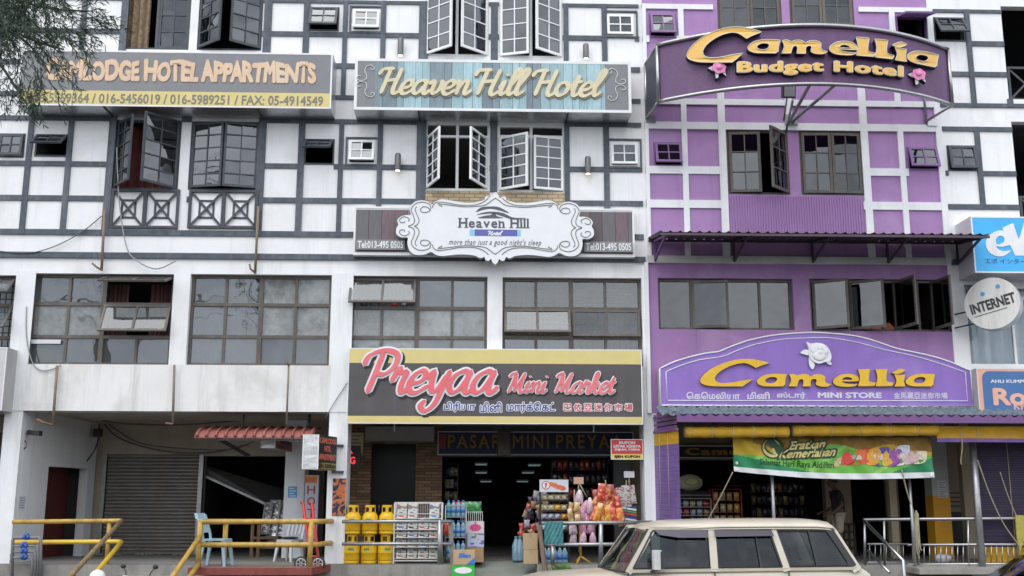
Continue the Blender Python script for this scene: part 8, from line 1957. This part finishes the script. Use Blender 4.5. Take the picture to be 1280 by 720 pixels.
# edge of a dark car at the lower right corner
M_dk = mat("dark_green_black_car_paint", (.012,.018,.02), .2, .1, 3, coat=.8)
dc = thing("car", "roof corner of a dark car at the lower right edge", "car", (0,0,0))
st2 = [(2.0,.62,.70,.35),(1.9,.76,.82,.28),(1.2,.82,.92,.25),(.7,.83,.95,.25),(-.3,.84,.97,.25),(-1.3,.83,.98,.27),(-1.85,.78,.96,.32),(-2.0,.68,.85,.4)]
mb = MB(); rows = []
for x,w_,zb2,zs2 in st2:
    P = [(-w_+.06,zs2),(-w_,zs2+.15),(-w_,zb2-.12),(-w_+.06,zb2)]; rows.append([(x,y,z) for y,z in P]+[(x,0,zb2+.03)]+[(x,-y,z) for y,z in reversed(P)])
n = 9; mb.add([p for r in rows for p in r], [(i*n+k,i*n+(k+1)%n,(i+1)*n+(k+1)%n,(i+1)*n+k) for i in range(len(rows)-1) for k in range(n)]+[tuple(range(n-1,-1,-1)),tuple((len(rows)-1)*n+k for k in range(n))],0,True); mb.build("body", M_dk, dc)
rs2 = [(.85,.74,.95),(.25,.60,1.34),(-.2,.60,1.42),(-.8,.60,1.42),(-1.3,.58,1.34),(-1.75,.70,.97)]
mb = MB(); V = []
for x,w_,z in rs2: V += [(x,-w_,z),(x,-w_*.6,z+.03),(x,0,z+.045),(x,w_*.6,z+.03),(x,w_,z)]
mb.add(V[5:25], [(i*5+k,(i+1)*5+k,(i+1)*5+k+1,i*5+k+1) for i in range(3) for k in range(4)],0,True); mb.build("roof", M_dk, dc)
for nm, a, b_ in (("windshield",0,1),("rear_window",4,5)):
    mb = MB(); A = V[a*5:a*5+5]; B = V[b_*5:b_*5+5]; mb.add(A+B, [(k,5+k,6+k,k+1) for k in range(4)],0,True); mb.build(nm, G_car, dc)
for s_ in (-1,1):
    mb = MB(); mb.add([(.80,s_*.79,.95),(.25,s_*.605,1.33),(-.2,s_*.605,1.40),(-1.28,s_*.59,1.33),(-1.7,s_*.76,.97)], [(0,1,2,3,4) if s_ < 0 else (4,3,2,1,0)]); mb.build("side_window", G_car, dc)
    for x in (1.25,-1.25):
        mb = MB(); nn = 24; B = [(x+r_*math.cos(2*math.pi*k/nn),s_*.74+yy,.31+r_*math.sin(2*math.pi*k/nn)) for r_,yy in ((0,-.1),(.29,-.1),(.31,-.07),(.31,.07),(.29,.1),(0,.1)) for k in range(nn)]; mb.add(B,[(i*nn+k,i*nn+(k+1)%nn,(i+1)*nn+(k+1)%nn,(i+1)*nn+k) for i in range(5) for k in range(nn)],0,True); mb.build("wheel", M_black, dc)
    mb = MB(); mb.rbox(.55,.72,s_*.90-.09,s_*.90+.09,.95,1.07,.04); mb.build("side_mirror", M_dk, dc)
dc.location = (W(1283,690,-8.6).x+.62, -8.2, 0); dc.rotation_euler.z = math.pi-R(2)

# ================================================================== MOTORBIKE AND HELMET
bk = thing("motorcycle", "dark motorcycle parked below the walkway with its mirror sticking up", "motorcycle", (0,0,0))
def wheel(x, nm):
    mb = MB(); nn = 24; B = [(x+r_*math.cos(2*math.pi*k/nn),yy,.29+r_*math.sin(2*math.pi*k/nn)) for r_,yy in ((.23,-.03),(.28,-.04),(.29,0),(.28,.04),(.23,.03)) for k in range(nn)]; mb.add(B,[(i*nn+k,i*nn+(k+1)%nn,(i+1)*nn+(k+1)%nn,(i+1)*nn+k) for i in range(4) for k in range(nn)],0,True); w = mb.build(nm, M_black, bk)
    mb = MB()
    for k in range(5): a = 2*math.pi*k/5; mb.bar((x,0,.29),(x+.24*math.cos(a),0,.29+.24*math.sin(a)),.03,.02,0,(0,1,0))
    mb.build("rim", M_alu, w)
wheel(.62,"wheel"); wheel(-.62,"wheel")
mb = MB(); mb.tube([(.62,.07,.29),(.42,.06,.85)],.025,n=8); mb.tube([(.62,-.07,.29),(.42,-.06,.85)],.025,n=8); mb.build("front_fork", M_galv, bk)
mb = MB(); mb.tube([(.42,0,.8),(.1,0,.55),(-.2,0,.5),(-.62,0,.3)],[.07,.1,.11,.05],n=8); mb.build("frame", M_black, bk)
mb = MB(); mb.tube([(.05,0,.66),(-.25,0,.72),(-.6,0,.76),(-.75,0,.74)],[.07,.12,.12,.06],n=10); mb.build("seat", M_cart, bk)
mb = MB(); mb.ball((.44,0,.8),.12,.1,.14,n=12,k=8); mb.build("front_cowl", mat("dark_blue_bike_paint", (.02,.03,.08), .25, .1, 4, coat=.6), bk)
mb = MB(); mb.ball((.55,0,.82),.05,.075,.07,n=12,k=8); mb.build("headlight", mat("clear_lamp",(.5,.52,.52)), bk)
mb = MB(); mb.tube([(.34,-.34,.93),(.40,-.2,.95),(.42,0,.90),(.40,.2,.95),(.34,.34,.93)],.016,n=7); mb.build("handlebar", M_galv, bk)
for s_ in (-1,1):
    mb = MB(); mb.tube([(.34,s_*.34,.93),(.36,s_*.24,.94)],.022,n=7); mb.build("grip", M_black, bk)
    mb = MB(); mb.tube([(.40,s_*.2,.95),(.42,s_*.22,1.02),(.42,s_*.26,1.06)],.008,n=5); mb.ball((.43,s_*.28,1.09),.012,.05,.035,n=10,k=6); mb.build("mirror", M_cart, bk)
mb = MB(); mb.tube([(-.1,.08,.1),(-.08,.22,.0)],.012,n=6); mb.build("side_stand", M_galv, bk)
a = W(150,712,-6.0); bk.location = (a.x+.0, -6.0, 0); bk.rotation_euler.z = R(70)
hl = thing("helmet", "white open face helmet resting on the motorcycle's seat", "helmet", (0,0,0))
mb = MB(); mb.ball((0,0,.13),.13,.125,.13,n=18,k=12,fn=lambda p: Vector((p.x,p.y,max(p.z,-.1)))); mb.build("shell", mat("white_helmet_gloss", (.7,.7,.7), .2, .05, 4, coat=.6), hl)
mb = MB(); mb.ball((.03,0,.10),.118,.10,.07,n=16,k=8); mb.build("visor", M_visor, hl)
hp = W(121,731,-3.9); hl.location = (hp.x, -3.9, hp.z-.02)
mb = MB(); mb.box(hp.x-.2, hp.x+.2, -4.1, -3.7, 0, hp.z-.021); 
# the helmet sits on a second machine's luggage box
lb = thing("luggage_box", "dark luggage box standing under the white helmet", "box", (hp.x,-3.9,0)); mb.build("box_body", M_cart, lb)
hl['label'] = "white open face helmet resting on a dark box by the motorcycle"

# ================================================================== TREE (hanging sprays of a needle-leaved tree, trunk out of frame to the left)
tr = thing("tree", "needle leaved tree with drooping dark green sprays at the top left", "tree", (-10.6,-9.2,0)); tr['label'] = "needle leaved tree drooping its dark green sprays into the top left corner"
M_bark = mat("grey_brown_bark", (.09,.07,.055), .9, .3, 8, bump=.5)
M_need = mat("dark_needle_green", (.028,.062,.038), .6, .45, 5); M_need2 = mat("grey_green_needles", (.05,.09,.055), .6, .4, 5); M_twig = mat("green_brown_twig", (.04,.05,.03), .8, .3, 8)
TX, TY = -10.6, -9.2
mb = MB(); mb.tube(cr_spline([(TX,TY,0),(TX+.05,TY,2.5),(TX-.1,TY+.1,5.5),(TX+.1,TY,8.5),(TX,TY,12.5)],6), [.26-.008*k for k in range(25)], n=10); mb.build("trunk", M_bark, tr)
rt = random.Random(21); limbs = []
mbL = MB(); mbN = MB()
def spray(p, d, ln, dens=1.0, m=0):
    """a drooping twig with alternating short needle bunches"""
    P = [Vector(p)]; d = Vector(d).normalized(); n = max(4,int(ln/.07))
    for k in range(n):
        d = (d+Vector((rt.gauss(0,.14),rt.gauss(0,.14),-.09+rt.gauss(0,.07)))).normalized(); P.append(P[-1]+d*ln/n)
    mbL.tube(P, [.0042*(1-.7*k/n)+.001 for k in range(n+1)], n=4, caps=False)
    for k in range(1, n+1):
        for q in range(4 if dens > .65 else 2 if dens > .6 else 1):
            t_ = (P[k]-P[k-1]).normalized(); sd = t_.cross(Vector((rt.gauss(0,1),rt.gauss(0,1),rt.gauss(0,1)))).normalized(); dd = (t_*.75+sd*.65).normalized(); l = rt.uniform(.08,.18)*(1-.4*k/n); w_ = rt.uniform(.0032,.0055)
            for f in range(2):
                s_ = dd.cross(Vector((rt.gauss(0,1),rt.gauss(0,1),rt.gauss(0,1)))).normalized()*w_; e_ = dd*l+Vector((0,0,-.025*rt.random())); q0 = P[k]+s_*0
                mm = 0 if rt.random() < .6 else 1
                mbN.add([q0-s_, q0+s_, q0+e_*.6+s_*.8, q0+e_, q0+e_*.6-s_*.8], [(0,1,2,3,4)], mm)
def to_px(v):
    c_ = CAMR @ (Vector(v)-EYE); return (640+FPX*c_.x/c_.z, 360-FPX*c_.y/c_.z)
def allowed(px_, py_):                       # the hanging crown's lower, ragged edge
    lim = 150-((px_-40)/62)**2*38 if px_ > 40 else 130-(40-px_)*.25
    lim2 = 145 if px_ < 30 else 145-(px_-30)*.62
    return py_ < max(lim, lim2)-8 and px_ < 118
# limbs reach from the trunk towards the street and hang
for k in range(9):
    z0 = 7.2+.62*k; a = rt.uniform(-.5,.75); L = rt.uniform(2.2,3.6)-k*.12; e = Vector((TX+L*math.cos(a), TY+L*math.sin(a)*.8, z0+rt.uniform(.2,.9)))
    P = cr_spline([(TX,TY,z0-.4),(TX+(e.x-TX)*.4,TY+(e.y-TY)*.4,z0+.35),tuple(e)],6); mbL.tube(P, [.06-.0042*i for i in range(len(P))], n=6); limbs.append(P)
    a += math.pi; L = rt.uniform(2.0,3.2); e = Vector((TX+L*math.cos(a), TY+L*math.sin(a), z0+.6)); P = cr_spline([(TX,TY,z0-.4),(TX+(e.x-TX)*.4,TY+(e.y-TY)*.4,z0+.35),tuple(e)],6); mbL.tube(P, [.06-.0042*i for i in range(len(P))], n=6)
    for q in range(16): b_ = P[rt.randrange(3,len(P))]; spray(b_+Vector((rt.gauss(0,.3),rt.gauss(0,.3),rt.gauss(0,.15))), (rt.gauss(-.2,.6),rt.gauss(0,.6),-.3), rt.uniform(.5,1.0), .5)
cnt = 0
for _ in range(6000):
    if cnt >= 400: break
    Y = TY+rt.uniform(-.7,1.1); px_ = rt.gauss(18,44); py_ = rt.uniform(-70,118)
    if px_ < -70: continue
    v = W(px_, py_, Y)
    dens = 1.0 if px_ < 75 else .8
    d = Vector((rt.gauss(.35,.45), rt.gauss(0,.4), rt.gauss(-.45,.4)))
    ln = rt.uniform(.28,.62); tip = to_px(v+d.normalized()*ln*.85+Vector((0,0,-.12)))
    if not (allowed(px_,py_) and allowed(tip[0]-22,tip[1]-14)): continue
    if px_ > 55 and py_ > 38 and rt.random() < .45: continue
    if py_ > 50 and rt.random() < .62: continue
    if py_ > 55: dens = .62; d.z -= .35
    spray(v, d, ln, dens); cnt += 1
# outlying feathery tips
for p, d, ln in (((100,16),(1,-.1,.22),.52),((96,26),(1,.1,.0),.50),((88,55),(1,0,-.5),.5),((70,75),(.8,0,-.8),.45),((40,105),(.4,0,-1),.5),((30,100),(.1,0,-1),.5),((18,100),(-.2,0,-1),.45),((105,10),(1,0,.3),.4),((60,60),(1,0,-.6),.5),((50,85),(.7,0,-.9),.45),((90,35),(1,0,-.2),.45),((104,22),(1,0,.05),.42)):
    v = W(p[0],p[1],TY+.3)
    for q in range(3): spray(v+Vector((rt.gauss(0,.06),rt.gauss(0,.1),rt.gauss(0,.05))), Vector(d)+Vector((rt.gauss(0,.15),rt.gauss(0,.15),rt.gauss(0,.15))), ln*rt.uniform(.8,1.1), 1)
# connecting branches through the visible sprays
for pts in (((-60,-40),(10,-5),(60,10),(112,14)),((-60,0),(0,30),(40,60),(62,92)),((-50,-20),(20,40),(80,62)),((-60,40),(-10,70),(20,110),(34,132))):
    P = cr_spline([W(x,y,TY+.2) for x,y in pts],6); mbL.tube(P, [.022*(1-.7*i/len(P))+.003 for i in range(len(P))], n=5)
mbL.build("branches", M_twig, tr); mbN.build("crown", [M_need, M_need2], tr)
print("tree sprays", cnt, "needles", len(mbN.f))
